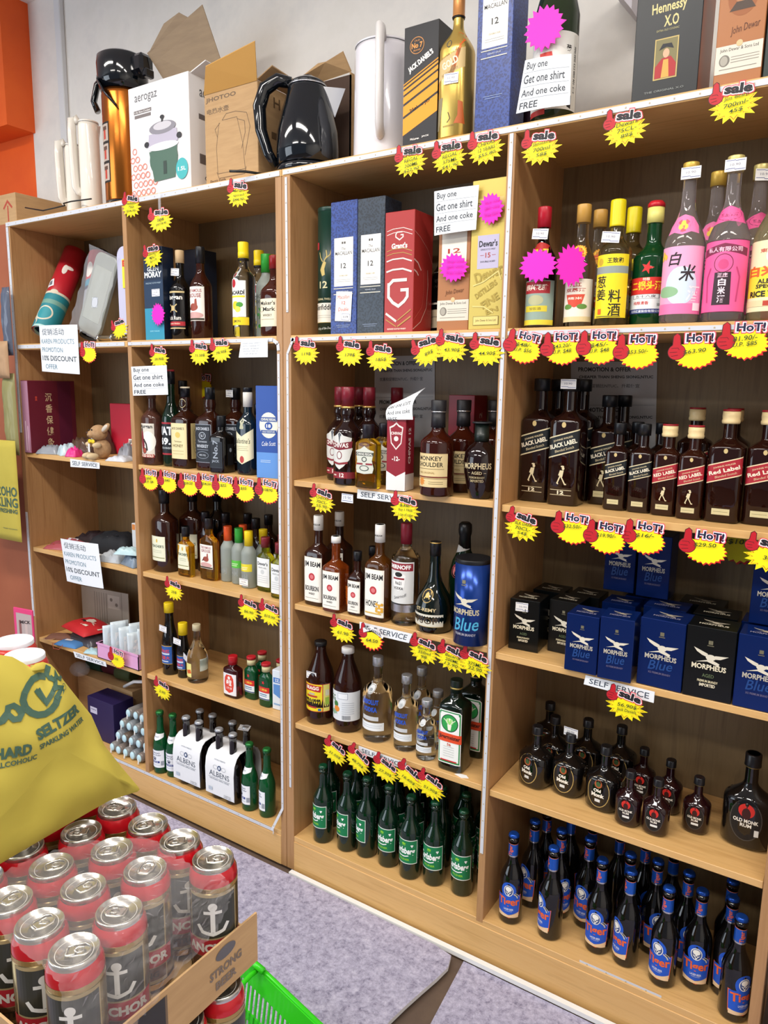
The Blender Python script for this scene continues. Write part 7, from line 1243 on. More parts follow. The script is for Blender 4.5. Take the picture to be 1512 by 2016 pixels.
for i, (n_, lab, x, y, z, w_, d_, h_, mt, rz) in enumerate([
 ('plastic_packet', 'crumpled grey plastic packet in front of the maroon box', .135, .055, 0, .10, .08, .030, GRYP, .3), ('plastic_packet', 'pale blue plastic packet beside the crumpled grey one', .237, .055, 0, .08, .07, .038, PLB, -.4),
 ('plastic_packet', 'bright pink packet touching the soft toy', .312, .035, 0, .05, .05, .034, pk, .2), ('plastic_packet', 'brown plastic packet behind the pale blue one', .165, .19, 0, .12, .10, .055, M('5c463a', .2), .2),
 ('plastic_packet', 'dark brown packet behind the soft toy', .29, .18, 0, .085, .08, .085, M('4c3830', .2), -.3), ('plastic_packet', 'white and dark crumpled packet right of the soft toy', .575, .05, 0, .09, .07, .018, M('c9ccd4', .25), .2),
 ('plastic_packet', 'silver packet leaning by the red box', .525, .125, 0, .06, .07, .050, M('9a9ca6', .2), .1)]):
    pouch(n_, lab, (x, y, Z['A2']+.0004), w_, d_, h_, mt, rz, seed=i+11, group='plastic packets beside the soft toy', cat='plastic packet')
tag(obj('tape_roll', MB().loft([(0, .034), (.03, .034)], M('8f8468', .5), 32, T=Matrix.Rotation(PI/2, 4, 'X')).loft([(-.001, .026), (.0305, .026)], M('c9bda0', .6), 32, T=Matrix.Rotation(PI/2, 4, 'X')).mesh('tape_roll'), None, (.655, .14, Z['A2']+.0345)), 'round brown roll standing at the right beside the red box', 'roll')
# third shelf
pouch('shoulder_pouch', 'black fabric pouch with a white tag lying on the shelf', (.37, .165, Z['A3']+.0004), .22, .15, .075, M('14171e', .7), .25, cat='pouch', lump=.12, seed=31, art=[('r', .01, -.03, .05, .02, 'd8d4dc')])
pouch('plastic_packet', 'red and white snack-like packet at the left end of its shelf', (.15, .09, Z['A3']+.0004), .15, .12, .028, M('a8525a', .3), .3, seed=32, cat='plastic packet', group='plastic packets beside the black pouch', art=[('r', .02, 0, .04, .05, 'd8d4dc', .3), ('r', -.03, -.01, .02, .06, 'c0392b', -.2)])
pouch('plastic_packet', 'dark packet lying behind the red and white one', (.13, .24, Z['A3']+.0004), .16, .12, .035, M('2c2228', .5), .2, seed=33, cat='plastic packet', group='plastic packets beside the black pouch')
for i, (x, y, z, w_, d_, h_, c_, rz) in enumerate([(.505, .05, 0, .11, .07, .035, 'aeb4ba', .2), (.625, .06, 0, .10, .08, .045, '7f8fa0', -.2), (.64, .175, 0, .09, .09, .050, '6f8098', .4), (.615, .035, .046, .10, .05, .022, 'b8d4da', .35)]):
    pouch('mask_packet', ['grey mask packet with white hooks just right of the promotion sheet', 'blue-grey mask packet at the right front corner', 'dark blue-grey mask packet against the divider', 'pale blue mask packet lying on top of the blue-grey ones'][i], (x, y, Z['A3']+.0005+z), w_, d_, h_, M(c_, .25), rz, seed=40+i, cat='mask packet', group='mask packets beside the black pouch')
for i in range(4): tag(obj('plastic_hook', MB().tube([(0, 0, 0), (0, -.006, .012), (.004, -.004, .020), (.010, 0, .017)], .0032, WHT, 8).mesh('plastic_hook'), None, (.425+.018*i, .030, Z['A3']+.0035)), 'white plastic hook in the row beside the promotion sheet, %s from the left' % N9[i], 'hook', 'white plastic hooks')
carton('white_card_box', 'tall white printed card box with an orange corner by the divider', (0.564+.015, .11, .075, .145), Z['A3']+.046 if 0 else Z['A3'], .02, 'd5d9dc', [('r', -.026, .13, .018, .022, 'd8843c'), ('t', .005, .07, .04, .006, 'face mask', '6a7078'), ('r', .0, .05, .05, .001, '8a9098')], cat='card box')
carton('flat_carton', 'flat pale carton lying at the back behind the black pouch', (.42, .255, .16, .04), Z['A3'], .06, 'bfae92')
# fourth shelf
cb = MB().box(-.14, .14, 0, .004, 0, .19, M('9c9284', .7)).art([('r', -.06+.014*i, .10, .005, .15, '877d70') for i in range(6)]+[('r', .055, .14, .07, .06, 'b0a698'), ('e', .04, .15, .008, .008, '6f665a'), ('e', .07, .13, .008, .008, '6f665a'), ('r', -.09, .03, .04, .03, '6f6a66'), ('r', .1, .1, .001, .18, '5a5248')], FLAT())
tag(obj('printed_card', cb.mesh('printed_card'), None, (.195, .22, Z['A4']+.0006), (-.0, 0, .12)), 'grey printed card standing upright behind the red pouch', 'printed card')
pouch('fabric_pouch', 'red and white cartoon-print fabric pouch on top of packets', (.22, .115, Z['A4']+.050), .20, .14, .030, M('c4242a', .6), -.15, cat='pouch', lump=.1, seed=51, art=[('e', .01, .01, .030, .018, 'e8dccc'), ('e', -.02, -.01, .02, .008, '2c1c1c'), ('r', .07, .03, .05, .07, 'd8c8b8'), ('r', .03, -.03, .05, .012, 'e8dccc')])
pouch('plastic_packet', 'clear dark plastic packet under the red fabric pouch', (.235, .12, Z['A4']+.0004), .19, .13, .040, M('4c4a50', .2), -.1, seed=52, cat='plastic packet')
for lab, x, y, c_, rz, sd in [('blue folded cloth mask with a white tag, hanging over the edge', .215, .030, '4a7fb8', .15, 53), ('brown folded cloth mask left of the blue one', .108, .060, '7a5242', .5, 54)]:
    t = pouch('cloth_mask', lab, (x, y, Z['A4']+.0006), .125, .062, .016, M(c_, .8), rz, cat='face mask', lump=.06, seed=sd, group='folded cloth masks', art=[('r', -.01, .005, .035, .016, 'e4e2e6', .1)] if sd == 53 else None)
    obj('ear_loop', MB().tube([(-.05, -.02, .008), (-.062, -.036, .006), (-.045, -.046, -.010 if sd == 53 else .004), (-.02, -.040, -.012 if sd == 53 else .004), (-.01, -.028, .006)], .0012, M('a8503c' if sd == 53 else 'c8a078', .7)).mesh('ear_loop'), t)
pouch('sachet', 'small pale blue sachet left of the pink basket', (.375, .028, Z['A4']+.0004), .07, .04, .016, M('a9c9d0', .3), .3, seed=55, cat='sachet')
bx0 = 0.3643
t = thing('plastic_basket', 'small pink plastic basket filled with white packets', 'basket', (.557, .075, Z['A4']+.0004)); PKB = M('dca4cc', .35)
w_, d_, h_ = .250, .14, .062; obj('basket_body', MB().box(-w_/2, w_/2, -d_/2, -d_/2+.003, 0, h_, PKB).box(-w_/2, w_/2, d_/2-.003, d_/2, 0, h_, PKB).box(-w_/2, -w_/2+.003, -d_/2, d_/2, 0, h_, PKB).box(w_/2-.003, w_/2, -d_/2, d_/2, 0, h_, PKB).box(-w_/2, w_/2, -d_/2, d_/2, 0, .003, PKB).mesh('basket_body'), t)
obj('rim', MB().box(-w_/2-.002, w_/2+.002, -d_/2-.002, -d_/2+.003, h_-.006, h_+.001, PKB).box(-w_/2-.002, w_/2+.002, d_/2-.003, d_/2+.002, h_-.006, h_+.001, PKB).box(-w_/2-.002, -w_/2+.003, -d_/2, d_/2, h_-.006, h_+.001, PKB).box(w_/2-.003, w_/2+.002, -d_/2, d_/2, h_-.006, h_+.001, PKB).mesh('rim'), t)
WP = M('d6e4ec', .25)
for i in range(8):
    x = .557-.088+.025*i; pouch('white_packet', 'white packet standing in the pink basket, %s from the left' % N9[i], (x, .045+.03*(i % 2), Z['A4']+.0125+.06+.006*(i % 3)), .062, .120+.012*(i % 3), .0080, WP, 1.5708 if 0 else .1*(i % 3-1), (PI/2-.12, 0), group='white packets in the pink basket', cat='packet', seed=60+i, lump=.3, art=[('r', 0, 0, .03, .06, 'eef2f4')]).rotation_euler = (PI/2-.08*(i % 2), 0, 1.15)
# bottom compartment
carton('open_tray_box', 'flat brown carton with coloured rolls inside at the back of the bottom compartment', (.23, .17, .38, .19), Z['Ab'], .13, CARD)
for i, (x, c_) in enumerate([(.10, '1f4a3c'), (.20, '5c1c30'), (.30, '4c5a34')]):
    o = MB().loft([(0, .030), (.004, .034), (.09, .034), (.094, .030)], M(c_, .7), 24, T=Matrix.Rotation(PI/2, 4, 'Y')); tag(obj('cloth_roll', o.mesh('cloth_roll'), None, (x-.05, .235+(i % 2)*.01, Z['Ab']+.226), (0, 0, .1)), ['dark green', 'maroon', 'olive green'][i]+' cloth roll lying on the brown carton', 'cloth roll', 'cloth rolls on the brown carton')
tag(obj('clear_bag', MB().ball((0, 0, 0), (.05, .04, .032), FILM).mesh('clear_bag'), None, (.09, .15, Z['Ab']+.224)), 'clear plastic bag on the brown carton behind the yellow tote', 'plastic bag')
carton('purple_carton', 'dark purple carton with a white sticker in the bottom compartment', (.36, .055, .17, .180), Z['Ab'], .10, '241a4a', [('r', -.045, .125, .045, .028, 'c9c6da'), ('t', -.045, .127, .034, .008, 'many', '3a3a5a')], rough=.5)
carton('navy_carton', 'dark navy carton behind the rolled packs at the bottom', (.575, .20, .23, .195), Z['Ab'], .10, '161a34')
tag(obj('clothes_hanger', MB().tube([(-.13, 0, -.02), (-.06, -.004, .02), (.0, -.006, .035), (.06, -.004, .03), (.12, 0, .0)], .007, WHT, 10).tube([(.05, -.004, .03), (.075, -.004, .07), (.095, -.004, .085)], .006, WHT, 10).mesh('clothes_hanger'), None, (.50, .17, Z['Ab']+.224)), 'white plastic hanger lying on the purple and navy cartons', 'hanger')
TRP = M('8d8078', .15, trans=.2); CAPB = M('bfe0ea', .3); R = random.Random(8); ci = 0
for row, (n_, z0, xs) in enumerate([(6, .028, .475), (5, .080, .50), (4, .130, .515), (3, .178, .54)]):
    for i in range(n_):
        x = xs+.0415*i; 
        if x > .675: continue
        m = MB(); TT = Matrix.Rotation(-PI/2, 4, 'X'); m.loft([(0, .014), (.006, .0192), (.10, .0192), (.106, .014)], R.choice([TRP, M('a8a4a0', .15, trans=.4), M('6e5f52', .2, trans=.2), M('b5bcc2', .15, trans=.5)]), 18, T=TT)
        t = thing('rolled_pack', 'rolled clear pack with pale blue end, row %s from the bottom, %s from the left' % (['one', 'two', 'three', 'four'][row], N9[i]), 'rolled pack', (x, .020+.012*row+R.uniform(0, .006), Z['Ab']+z0-.006), 0, 'rolled packs in the bottom compartment'); t.rotation_euler = (R.uniform(-.02, .02), 0, R.uniform(-.05, .05))
        obj('wrapped_body', m.mesh('wrapped_body'), t); obj('end_cap', MB().ball((0, -.002, 0), (.013, .006, .016), CAPB, None, 14, 8).mesh('end_cap'), t)
        if i % 2 == 0: obj('loop', MB().tube([(0, -.008, 0), (.010, -.014, -.004), (.012, -.014, -.016), (.003, -.012, -.018), (0, -.008, -.006)], .0012, WHT, 6).mesh('loop'), t)
# ---------------------------------------------------------------- left of the units
def at(*p): return p
t = thing('shipping_carton', 'brown carton with a printed red arrow at the upper left edge', 'carton', (-.20, .05, 0))
zb = 2.2269; zc = 2.3423; xr = min(-.004, 0.02019)
obj('carton_body', MB().box(-.40, xr+.20, 0, .28, zb+.001, zc, CARD, bev=.002).art([('r', xr+.20-.055, zc-.075, .008, .06, 'b04a38'), ('l', [(xr+.20-.085, zc-.055), (xr+.20-.055, zc-.028), (xr+.20-.025, zc-.055)], .009, 'b04a38'), ('r', xr+.20-.15, zc-.06, .03, .05, 'b04a38')], FLAT(0)).mesh('carton_body'), t)
q = [(-0.004041, -0.03, 1.9814), (0.0074, -0.03, 1.3009)]
for nm, lab, cx, cy, z0, z1, w_, mt, ct in [('hanging_packet', 'clear packet of dark straws hanging left of the unit', 0.02234, -.03, 1.7073, 1.9696, .050, M('5a6274', .2), 'hanging packet'),
 ('hanging_packet', 'tan paper packet hanging below the clear one, left of the unit', 0.00155, -.05, 1.6173, 1.7622, .085, M('b08e6c', .6), 'hanging packet'),
 ('hanging_packet', 'olive glove packet hanging beside the maroon box', 0.003732, -.032, 1.3100, 1.6375, .085, M('8f8a5a', .4), 'hanging packet')]:
    o = pouch(nm, lab, (cx, cy, (z0+z1)/2), w_, z1-z0, .016, mt, 0, 0, cat=ct, seed=70+int(w_*1e3), group='packets hanging at the left'); o.rotation_euler = (PI/2, 0, .0)
def totebag(label, c, w, h, art, rot, seed, name='tote_bag', th=.03, lump=.15):
    o = pouch(name, label, c, w, h, th, YB, 0, 0, cat='tote bag', seed=seed, lump=lump, art=art, ny=14); o.rotation_euler = rot; return o
YB = tex('yellow_canvas', ['b0a03c', 'baaa44', 'b5a540'], (1, 1, 1), 4, 4, .8, bump=.1)
TG = '3c5a4c'
tag(obj('cabinet', MB().box(-.62, xr, .04, .36, 0, zb, TERRA, bev=.003).mesh('cabinet')), 'plain terracotta-brown cabinet at the left picture edge behind the hanging bags', 'cabinet')
a = (-0.04227, -0.06, 1.3724); b = (0.08931, -0.06, 0.9604)
totebag('yellow canvas tote bag hanging from the left side of the unit', (b[0]-.16, -.075, (a[2]+b[2])/2), .30, a[2]-b[2], [('t', .060, .00, .17, .040, 'ALCOHO', TG, 0, .02), ('t', .070, -.045, .15, .040, 'RKLING', TG, 0, .02), ('t', .062, -.08, .16, .018, '& REFRESHING', TG, 0, .02), ('t', .09, -.155, .09, .006, '*ENJOY ALCOHOL', TG)], (PI/2, 0, .05), 81, th=.012, lump=.05)
# pink folder
q = (0.1186, -0.1, 0.5846)
t = thing('pink_folder', 'pink-edged photo folder leaning left of the unit', 'folder', (q[0]-.01, -.10, q[2]-.11), .15); carton('carton', 'plain brown carton under the pink folder, left of the units', (q[0]-.04, -.16, .16, q[2]-.112), .0104, .12, CARD)
obj('pink_frame', MB().box(-.055, .055, -.004, .004, -.0, .22, M('e0457c', .4), bev=.002).mesh('pink_frame'), t); obj('picture', MB().art([('r', .005, .105, .088, .19, 'b8a8a4'), ('r', -.018, .09, .014, .16, '8c5a54'), ('r', .016, .09, .014, .16, 'c9b4ae'), ('t', .012, .165, .06, .014, 'MICK', '2c1c1c', .1, .04), ('r', .03, .04, .03, .06, 'd23a6a')], FLAT(-.0042)).mesh('picture'), t)
# ---------------------------------------------------------------- the stack of beer cans in front
LIDM = M('c9c6bf', .22, .95); GLD = M('b79a5e', .25, .85); RDC = M('c01c26', .22, .35, coat=.4); OLV = M('7c6c4c', .25, .85)
CB0 = .815
def can_meshes():
    h = .165; r = .0318
    body = MB().loft([(0, .024), (.004, .028), (.012, r), (.140, r)], OLV, 40).loft([(.1401, r*1.0005), (.150, .0312), (.158, .0276)], RDC, 40, caps=False)
    w = Wrap([(0, r), (.14, r)])
    lab = MB().art([('r', 0, .137, .206, .006, GLD), ('r', 0, .075, .070, .115, '9c8a62'), ('r', 0, .098, .066, .060, M('3e4038', .3, .4)), ('r', 0, .094, .006, .034, 'd8d8d4'), ('e', 0, .114, .006, .006, 'd8d8d4'), ('r', 0, .106, .024, .0045, 'd8d8d4'), ('l', [(-.020, .088), (-.014, .078), (0, .074), (.014, .078), (.020, .088)], .005, 'd8d8d4'),
      ('r', 0, .054, .086, .024, 'a8232e'), ('t', 0, .054, .074, .013, 'ANCHOR', 'd8d4cc', 0, .05), ('r', 0, .032, .066, .018, '5a3a28'), ('t', 0, .031, .046, .009, 'STRONG', '2a1c16', 0, .04), ('r', 0, .013, .206, .008, GLD)], w, .004)
    lid = MB().loft([(.158, .0277), (.1635, .0275), (.165, .0266), (.1648, .0256), (.1615, .0250), (.1612, .0)], LIDM, 40, caps=False)
    lid.art([('o', 0, 0, .021, .021, .0008, 'b4b1aa')], TOPF(.1612))
    tabm = MB(); pts = [(-.009, .0), (-.009, .011), (-.004, .017), (.004, .017), (.009, .011), (.009, .0), (.006, -.008), (-.006, -.008)]
    tabm.tube([(x, y, .1630) for x, y in pts], .0013, LIDM, 6, closed=True).tube([(-.005, .004, .1632), (-.003, .010, .1632), (.003, .010, .1632), (.005, .004, .1632), (0, .0, .1632)], .001, LIDM, 6, closed=True).box(-.006, .006, -.006, .001, .1618, .1634, LIDM, bev=.0004)
    return body.mesh('can_body'), lab.mesh('label'), lid.mesh('lid'), tabm.mesh('pull_tab')
CM = can_meshes()
def can(name, label, x, y, z, rz, group, ms=CM, tz=None):
    t = thing(name, label, 'beer can', (x, y, z), rz, group)
    for n_, me in zip(('can_body', 'label', 'lid', 'pull_tab'), ms): obj(n_, me, t, rz=(tz if n_ == 'pull_tab' and tz is not None else 0))
    return t
RW = [('row nearest the shelves', [(2.017, -1.078), (2.089, -1.080), (2.157, -1.081), (2.2245, -1.083)]), ('second row from the shelves', [(2.026, -1.145), (2.097, -1.147), (2.168, -1.149)]),
      ('third row from the shelves', [(1.992, -1.212), (2.061, -1.2135), (2.132, -1.2155), (2.205, -1.2175)]), ('row nearest the viewer', [(2.008, -1.279), (2.077, -1.281), (2.146, -1.2835), (2.216, -1.2855)])]
k = 0; R = random.Random(5)
for rn_, cs in RW:
    for i, (x, y) in enumerate(cs):
        k += 1; can('beer_can', 'red-topped beer can in the %s, %s' % (rn_, ['leftmost', 'second from the left', 'third from the left', 'fourth from the left'][i] if i < len(cs)-1 else 'rightmost'), x, y, CB0, .95+R.uniform(-.5, .5) if x < 2.2 else .75, 'shrink-wrapped beer cans in the top tray', tz=R.uniform(-1.5, 1.5))
def tray(z, label, art=True, x0=1.84, x1=2.259, y0=-1.328, y1=-1.0425, hh=.070):
    m = MB(); b = z-.005; T_ = .003
    m.box(x0, x1, y0, y1, b, b+.004, CARD).box(x0, x1, y0-T_, y0, b, z+hh, CARD).box(x0, x1, y1, y1+T_, b, z+hh*.55, CARD).box(x0-T_, x0, y0, y1, b, z+hh, CARD).box(x1, x1+T_, y0-T_, y1+T_, b, z+hh, CARD)
    o = thing('cardboard_tray', label, 'cardboard tray', (0, 0, 0)); obj('tray_body', m.mesh('tray_body'), o)
    f = lambda s, t, off: (x1+T_+off, s, t); c = z+hh*.48
    if art: obj('printed_panel', MB().art([('r', (y0+y1)/2-.055, c, .085, .058, '6e5a44'), ('r', (y0+y1)/2-.036, c, .040, .058, '2c2a2a'), ('l', [((y0+y1)/2-.075, c-.012), ((y0+y1)/2-.055, c-.022), ((y0+y1)/2-.035, c-.012)], .004, '1c1a1a'), ('r', (y0+y1)/2-.055, c, .005, .038, '1c1a1a'), ('r', (y0+y1)/2-.055, c+.012, .022, .004, '1c1a1a'), ('t', (y0+y1)/2+.085, c-.002, .058, .013, 'STRONG', '76685c', .0, .04), ('t', (y0+y1)/2+.085, c-.021, .038, .012, 'BEER', '76685c', .0, .04), ('e', (y0+y1)/2+.085, c+.020, .018, .009, '5e5c60')], f).mesh('printed_panel'), o)
    return o
tray(CB0, 'brown cardboard tray printed STRONG BEER under the top layer of cans')
# shrink film
def film(label, pts, nu, nv, amp, seed):
    R = random.Random(seed); P = [[Vector(p) for p in r] for r in pts]; V = []; F = []
    for j in range(nv+1):
        fv = j/nv*(len(P)-1); a = min(int(fv), len(P)-2); tv = fv-a
        for i in range(nu+1):
            fu = i/nu*(len(P[0])-1); b = min(int(fu), len(P[0])-2); tu = fu-b
            p = (P[a][b]*(1-tu)+P[a][b+1]*tu)*(1-tv)+(P[a+1][b]*(1-tu)+P[a+1][b+1]*tu)*tv
            V.append(p+Vector((R.uniform(0, amp), -R.uniform(0, amp)*.6, R.uniform(0, amp))))
    for j in range(nv):
        for i in range(nu): a = j*(nu+1)+i; F.append((a, a+1, a+nu+2, a+nu+1))
    o = tag(obj('shrink_film', MB().add(V, F, M('e4e2e8', .07, alpha=.10, name='shrink_film'), True).mesh('shrink_film')), label, 'plastic film'); return o
zt = .9835
film('torn clear shrink film draped over the nearest cans and the tray side', [[(2.03, -1.318, zt), (2.03, -1.24, zt), (2.05, -1.17, zt), (2.13, -1.105, zt)], [(2.14, -1.322, zt+.002), (2.14, -1.25, zt+.002), (2.16, -1.18, zt+.001), (2.19, -1.115, zt)], [(2.248, -1.325, zt), (2.246, -1.25, zt), (2.243, -1.18, zt-.004), (2.262, -1.10, zt-.008)], [(2.266, -1.33, .93), (2.266, -1.25, .935), (2.266, -1.175, .95), (2.267, -1.09, .955)], [(2.268, -1.335, .85), (2.268, -1.26, .875), (2.268, -1.20, .90), (2.268, -1.12, .915)]], 38, 54, .0062, 3)
# lower tray and cans
k = 0
for x, y in [(2.243, -1.092), (2.243, -1.160), (2.243, -1.228), (2.172, -1.092), (2.172, -1.160)]:
    k += 1; can('beer_can', 'beer can in the tray below, %s' % ['nearest the green basket', 'next along the right side', 'third along the right side', 'behind the corner one', 'behind the second one'][k-1], x, y, .638, 1.1, 'beer cans in the lower tray', tz=.4*k)
tray(.638, 'brown cardboard tray holding the lower layer of beer cans', False, 1.84, 2.281, -1.328, -1.052, .05)
for i, z in enumerate([.0108, .2205, .4302]): carton('beer_case', 'closed brown beer case in the stack under the trays, %s from the floor' % N9[i], (2.05, -1.33, .42, .2020), z, .28, CARD, group='closed beer cases', cat='beer case')
# ---------------------------------------------------------------- tote bag lying on the cans
BU = Vector(((0.106, 0.9916, 0.0739))); BV = Vector(((-0.1208, -0.06092, 0.9908))); BN = Vector(((0.987, -0.114, 0.1133))); BO = Vector(((2.0175, -1.2572, 0.99)))
OUT = ((-0.0569, 0.2794), (0.0156, 0.272), (0.0518, 0.2664), (0.0659, 0.2586), (0.0769, 0.2468), (0.0857, 0.2364), (0.0932, 0.2394), (0.1027, 0.2381), (0.1126, 0.2308), (0.1179, 0.2215), (0.1227, 0.2087), (0.1382, 0.1741), (0.1543, 0.139), (0.1649, 0.0875), (0.1843, 0.0438), (0.2036, 0.003), (0.2051, -0.0027), (0.2005, -0.0037), (0.194, -0.0019), (0.1571, 0.0053), (0.1283, 0.0048), (0.0827, 0.0029), (0.04, 0.0011), (-0.0001, -0.0006), (-0.0555, -0.0008), (-0.1111, 0.0016))
CU = sum(p[0] for p in OUT)/len(OUT); CV = sum(p[1] for p in OUT)/len(OUT)
def bagf(u, v):
    """0 at the middle, 1 on the outline"""
    dx, dy = u-CU, v-CV; best = 0; n = len(OUT)
    for i in range(n):
        (ax, ay), (bx_, by_) = OUT[i], OUT[(i+1) % n]; ax -= CU; ay -= CV; bx_ -= CU; by_ -= CV; den = (ax-bx_)*dy-(ay-by_)*dx
        if abs(den) < 1e-12: continue
        t = (ax*dy-ay*dx)/den
        if 0 <= t <= 1:
            px, py = ax+(bx_-ax)*t, ay+(by_-ay)*t; q = px*dx+py*dy
            if q > 0: best = max(best, (dx*dx+dy*dy)/q)
    return best
def bulge(u, v, s): 
    f = min(1, bagf(u, v)); w = .0035*math.sin(u*70+v*30)*math.sin(v*55-u*20)+.004*math.sin(u*28-v*44)
    return s*(1-f**2.6)+w*(1-f**4)*(1 if s > 0 else 0)
def bag3(u, v, off=0, s=.026): return BO+BU*u+BV*v+BN*(bulge(u, v, s)+off)
fs = [1, .985, .96, .92, .86, .78, .68, .56, .42, .28, .14]; V = []; F = []; OO = []
for i in range(len(OUT)):
    a, b = OUT[i], OUT[(i+1) % len(OUT)]; nn = max(1, int(math.dist(a, b)/.008)); OO += [(a[0]+(b[0]-a[0])*k_/nn, a[1]+(b[1]-a[1])*k_/nn) for k_ in range(nn)]
n = len(OO)
for s_ in (.026, -.018):
    b0 = len(V)
    for f_ in fs: V += [bag3(CU+(p[0]-CU)*f_, CV+(p[1]-CV)*f_, 0, s_) for p in OO]
    V.append(bag3(CU, CV, 0, s_))
    for j in range(len(fs)-1):
        for i in range(n): q = (b0+j*n+i, b0+j*n+(i+1) % n, b0+(j+1)*n+(i+1) % n, b0+(j+1)*n+i); F.append(q if s_ < 0 else q[::-1])
    for i in range(n): q = (b0+(len(fs)-1)*n+i, b0+(len(fs)-1)*n+(i+1) % n, len(V)-1); F.append(q if s_ < 0 else q[::-1])
m = MB().add(V, F, YB, True)
c = BO+BU*CU+BV*CV
t = thing('tote_bag', 'large yellow canvas tote bag printed SELTZER lying on the beer cans', 'tote bag', c)
me = m.mesh('bag_body'); me.transform(Matrix.Translation(-c)); obj('bag_body', me, t)
def txt(q, h, s, b=.02, sh=0): return ('t', q[0], q[1], q[2], h, s, TG, q[3], b, sh)
A = [txt((0.0988, 0.1589, 0.0693, 0.127), .0155, 'SELTZER', .05), txt((0.1011, 0.1411, 0.0719, 0.085), .0075, 'SPARKLING WATER', .03), txt((0.034, 0.146, 0.0432, -0.182), .0145, 'HARD', .05), txt((0.0239, 0.1336, 0.0741, -0.171), .0070, 'NON-ALCOHOLIC', .03),
 ('l', ((0.0991, 0.2199), (0.0915, 0.2235), (0.0817, 0.2229), (0.0729, 0.2192), (0.0647, 0.2117), (0.0605, 0.2035), (0.0612, 0.1933), (0.0662, 0.1847), (0.0732, 0.1789), (0.0823, 0.1764), (0.0918, 0.1783), (0.0984, 0.1836), (0.1033, 0.1905), (0.1154, 0.1974)), .0085, TG), ('l', ((0.0799, 0.21), (0.0831, 0.2015), (0.0883, 0.1892), (0.0975, 0.1972), (0.1061, 0.2048), (0.1093, 0.2101), (0.1044, 0.2179)), .006, TG), ('l', ((0.0883, 0.1892), (0.0846, 0.2096)), .005, TG), ('l', ((0.1015, 0.2029), (0.1078, 0.2026), (0.1157, 0.1988), (0.1079, 0.1959), (0.1004, 0.1902)), .006, TG),
 ('l', ((0.0991, 0.2199), (0.1041, 0.2238), (0.1078, 0.2282), (0.1054, 0.2306), (0.1015, 0.2248), (0.1027, 0.2163), (0.1075, 0.2123), (0.1123, 0.2148), (0.1147, 0.2198), (0.1147, 0.2124), (0.1183, 0.2088), (0.1224, 0.211)), .0045, TG), ('l', ((0.0594, 0.1911), (0.0536, 0.195), (0.0483, 0.2015), (0.0418, 0.2013), (0.039, 0.1941), (0.0438, 0.185), (0.05, 0.1837), (0.055, 0.1887), (0.0523, 0.1955)), .007, TG), ('l', ((0.039, 0.1941), (0.0316, 0.1888), (0.0239, 0.188), (0.0188, 0.1943)), .009, TG), ('o', 0.1198, 0.1979, .004, .004, .0007, TG)]
me = MB().art(A, lambda u, v, o: bag3(u, v, .0007+o), None).mesh('printed_lettering'); me.transform(Matrix.Translation(-c)); obj('printed_lettering', me, t)
# white-lidded cans behind the bag on their case
WL = MB().loft([(.158, .0277), (.1635, .0275), (.165, .0266), (.1640, .0250), (.1625, .0)], M('e3e6ee', .3, .2), 40, caps=False).art([('o', 0, 0, .012, .008, .001, 'b4bccb')], TOPF(.1626)).mesh('lid')
REDC = MB().loft([(0, .024), (.004, .028), (.012, .0318), (.140, .0318), (.150, .0312), (.158, .0276)], M('c03a34', .25, .4), 40).mesh('can_body')
for i, (x, y) in enumerate([(1.922, -1.150), (1.868, -1.199), (1.853, -1.125)]):
    can('drink_can', 'red can with a white lid behind the yellow tote, %s' % ['rightmost', 'at the left picture edge', 'left of the rightmost, further back'][i], x, y, 1.0565, .4*i, 'red cans with white lids', (REDC, CM[1], WL))
carton('beer_case', 'low brown case under the white-lidded cans, behind the yellow tote', (1.855, -1.25, .205, .0700), .9862, .175, CARD, cat='beer case')
for i, (x, y) in enumerate([(1.945, -1.079), (1.955, -1.146), (1.885, -1.15), (1.875, -1.08), (1.921, -1.214), (1.937, -1.281)]):
    can('beer_can', ['beer can in the first row under the right part of the low case', 'beer can in the second row under the low case', 'beer can in the second row, furthest left', 'beer can in the first row, furthest left', 'beer can in the third row under the yellow tote', 'beer can in the near row under the yellow tote'][i], x, y, CB0+.0, .5*i, 'beer cans hidden under the tote', tz=.3)
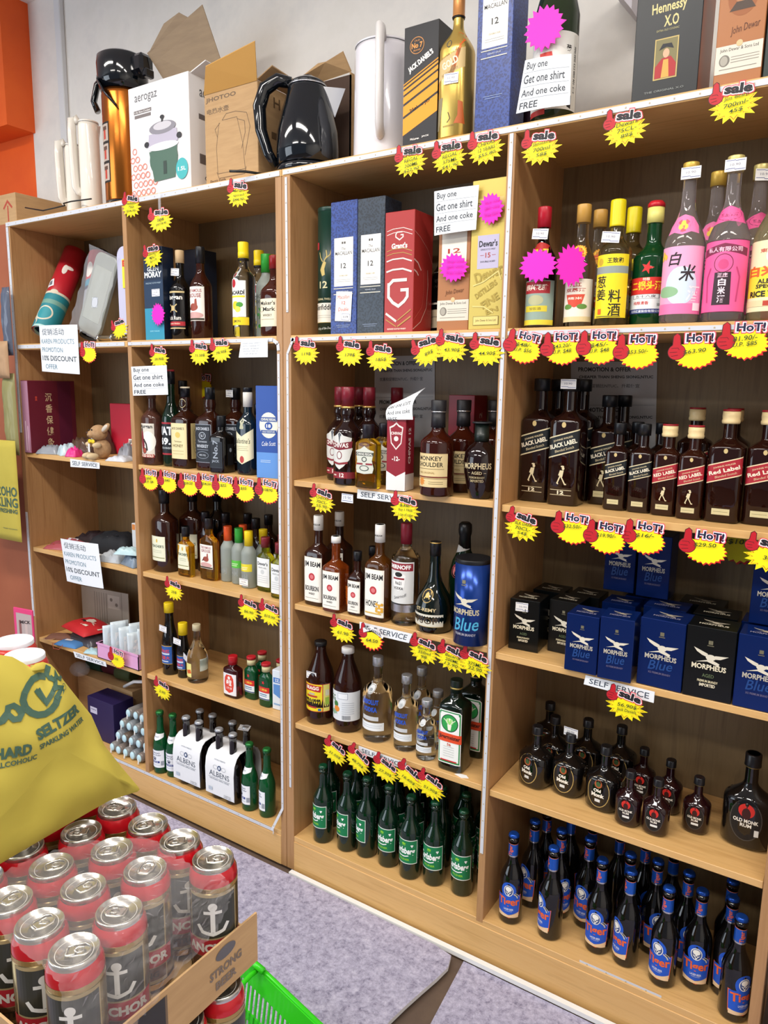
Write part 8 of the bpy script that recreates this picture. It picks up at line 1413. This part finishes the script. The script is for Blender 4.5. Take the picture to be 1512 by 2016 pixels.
# ---------------------------------------------------------------- green basket
a = Vector(((1.8037, -0.5686, 0.24))); b = Vector(((2.0468, -0.619, 0.24))); d = (b-a); yaw = math.atan2(d.y, d.x)
GRNB = M('38d020', .3, coat=.2, name='green_plastic'); GRD = M('2cb018', .35)
t = thing('shopping_basket', 'bright green plastic shopping basket on the floor with folded handles', 'basket', (a.x-.06, a.y+.0, .0108), yaw)
Wd, Dp, H = .46, .30, .24
def wallp(x0, y0, x1, y1, inx, iny):
    m = MB(); L = math.hypot(x1-x0, y1-y0); ux, uy = (x1-x0)/L, (y1-y0)/L; th = .0035; nb = int(L/.016)
    def bx(s0, s1, z0, z1):
        f = lambda s, z, o: (x0+ux*s+inx*(.035*(1-z/H)+o), y0+uy*s+iny*(.035*(1-z/H)+o), z)
        V = [f(s, z, o) for s in (s0, s1) for z in (z0, z1) for o in (0, th)]
        m.add(V, [(0, 1, 3, 2), (4, 6, 7, 5), (0, 4, 5, 1), (2, 3, 7, 6), (0, 2, 6, 4), (1, 5, 7, 3)], GRNB)
    bx(0, L, .19, H); bx(0, L, .0, .03); bx(0, L, .105, .125)
    for i in range(nb+1):
        s = min(L*i/nb, L-.006); bx(s, s+.006, .03, .19)
    return m
for nm, q in (('front_wall', (0, -Dp, Wd, -Dp, 0, 1)), ('back_wall', (0, 0, Wd, 0, 0, -1)), ('end_wall', (0, -Dp, 0, 0, 1, 0)), ('end_wall', (Wd, -Dp, Wd, 0, -1, 0))): obj(nm, wallp(*q).mesh(nm), t)
obj('floor_panel', MB().box(.035, Wd-.035, -Dp+.035, -.035, .001, .005, GRD).mesh('floor_panel'), t)
obj('rim', MB().tube([(-.004, .004, H), (Wd+.004, .004, H), (Wd+.004, -Dp-.004, H), (-.004, -Dp-.004, H)], .007, GRNB, 8, closed=True).mesh('rim'), t)
obj('handle', MB().tube([(.10, -.010, H+.004), (.105, -.03, H+.008), (.13, -.10, H+.014), (.16, -.20, H+.014), (.16, -Dp+.02, H+.006)], .006, GRNB, 8).tube([(.06, .0, H+.004), (.09, -.01, H+.018), (.12, -.004, H+.012)], .008, GRNB, 8).mesh('handle'), t)
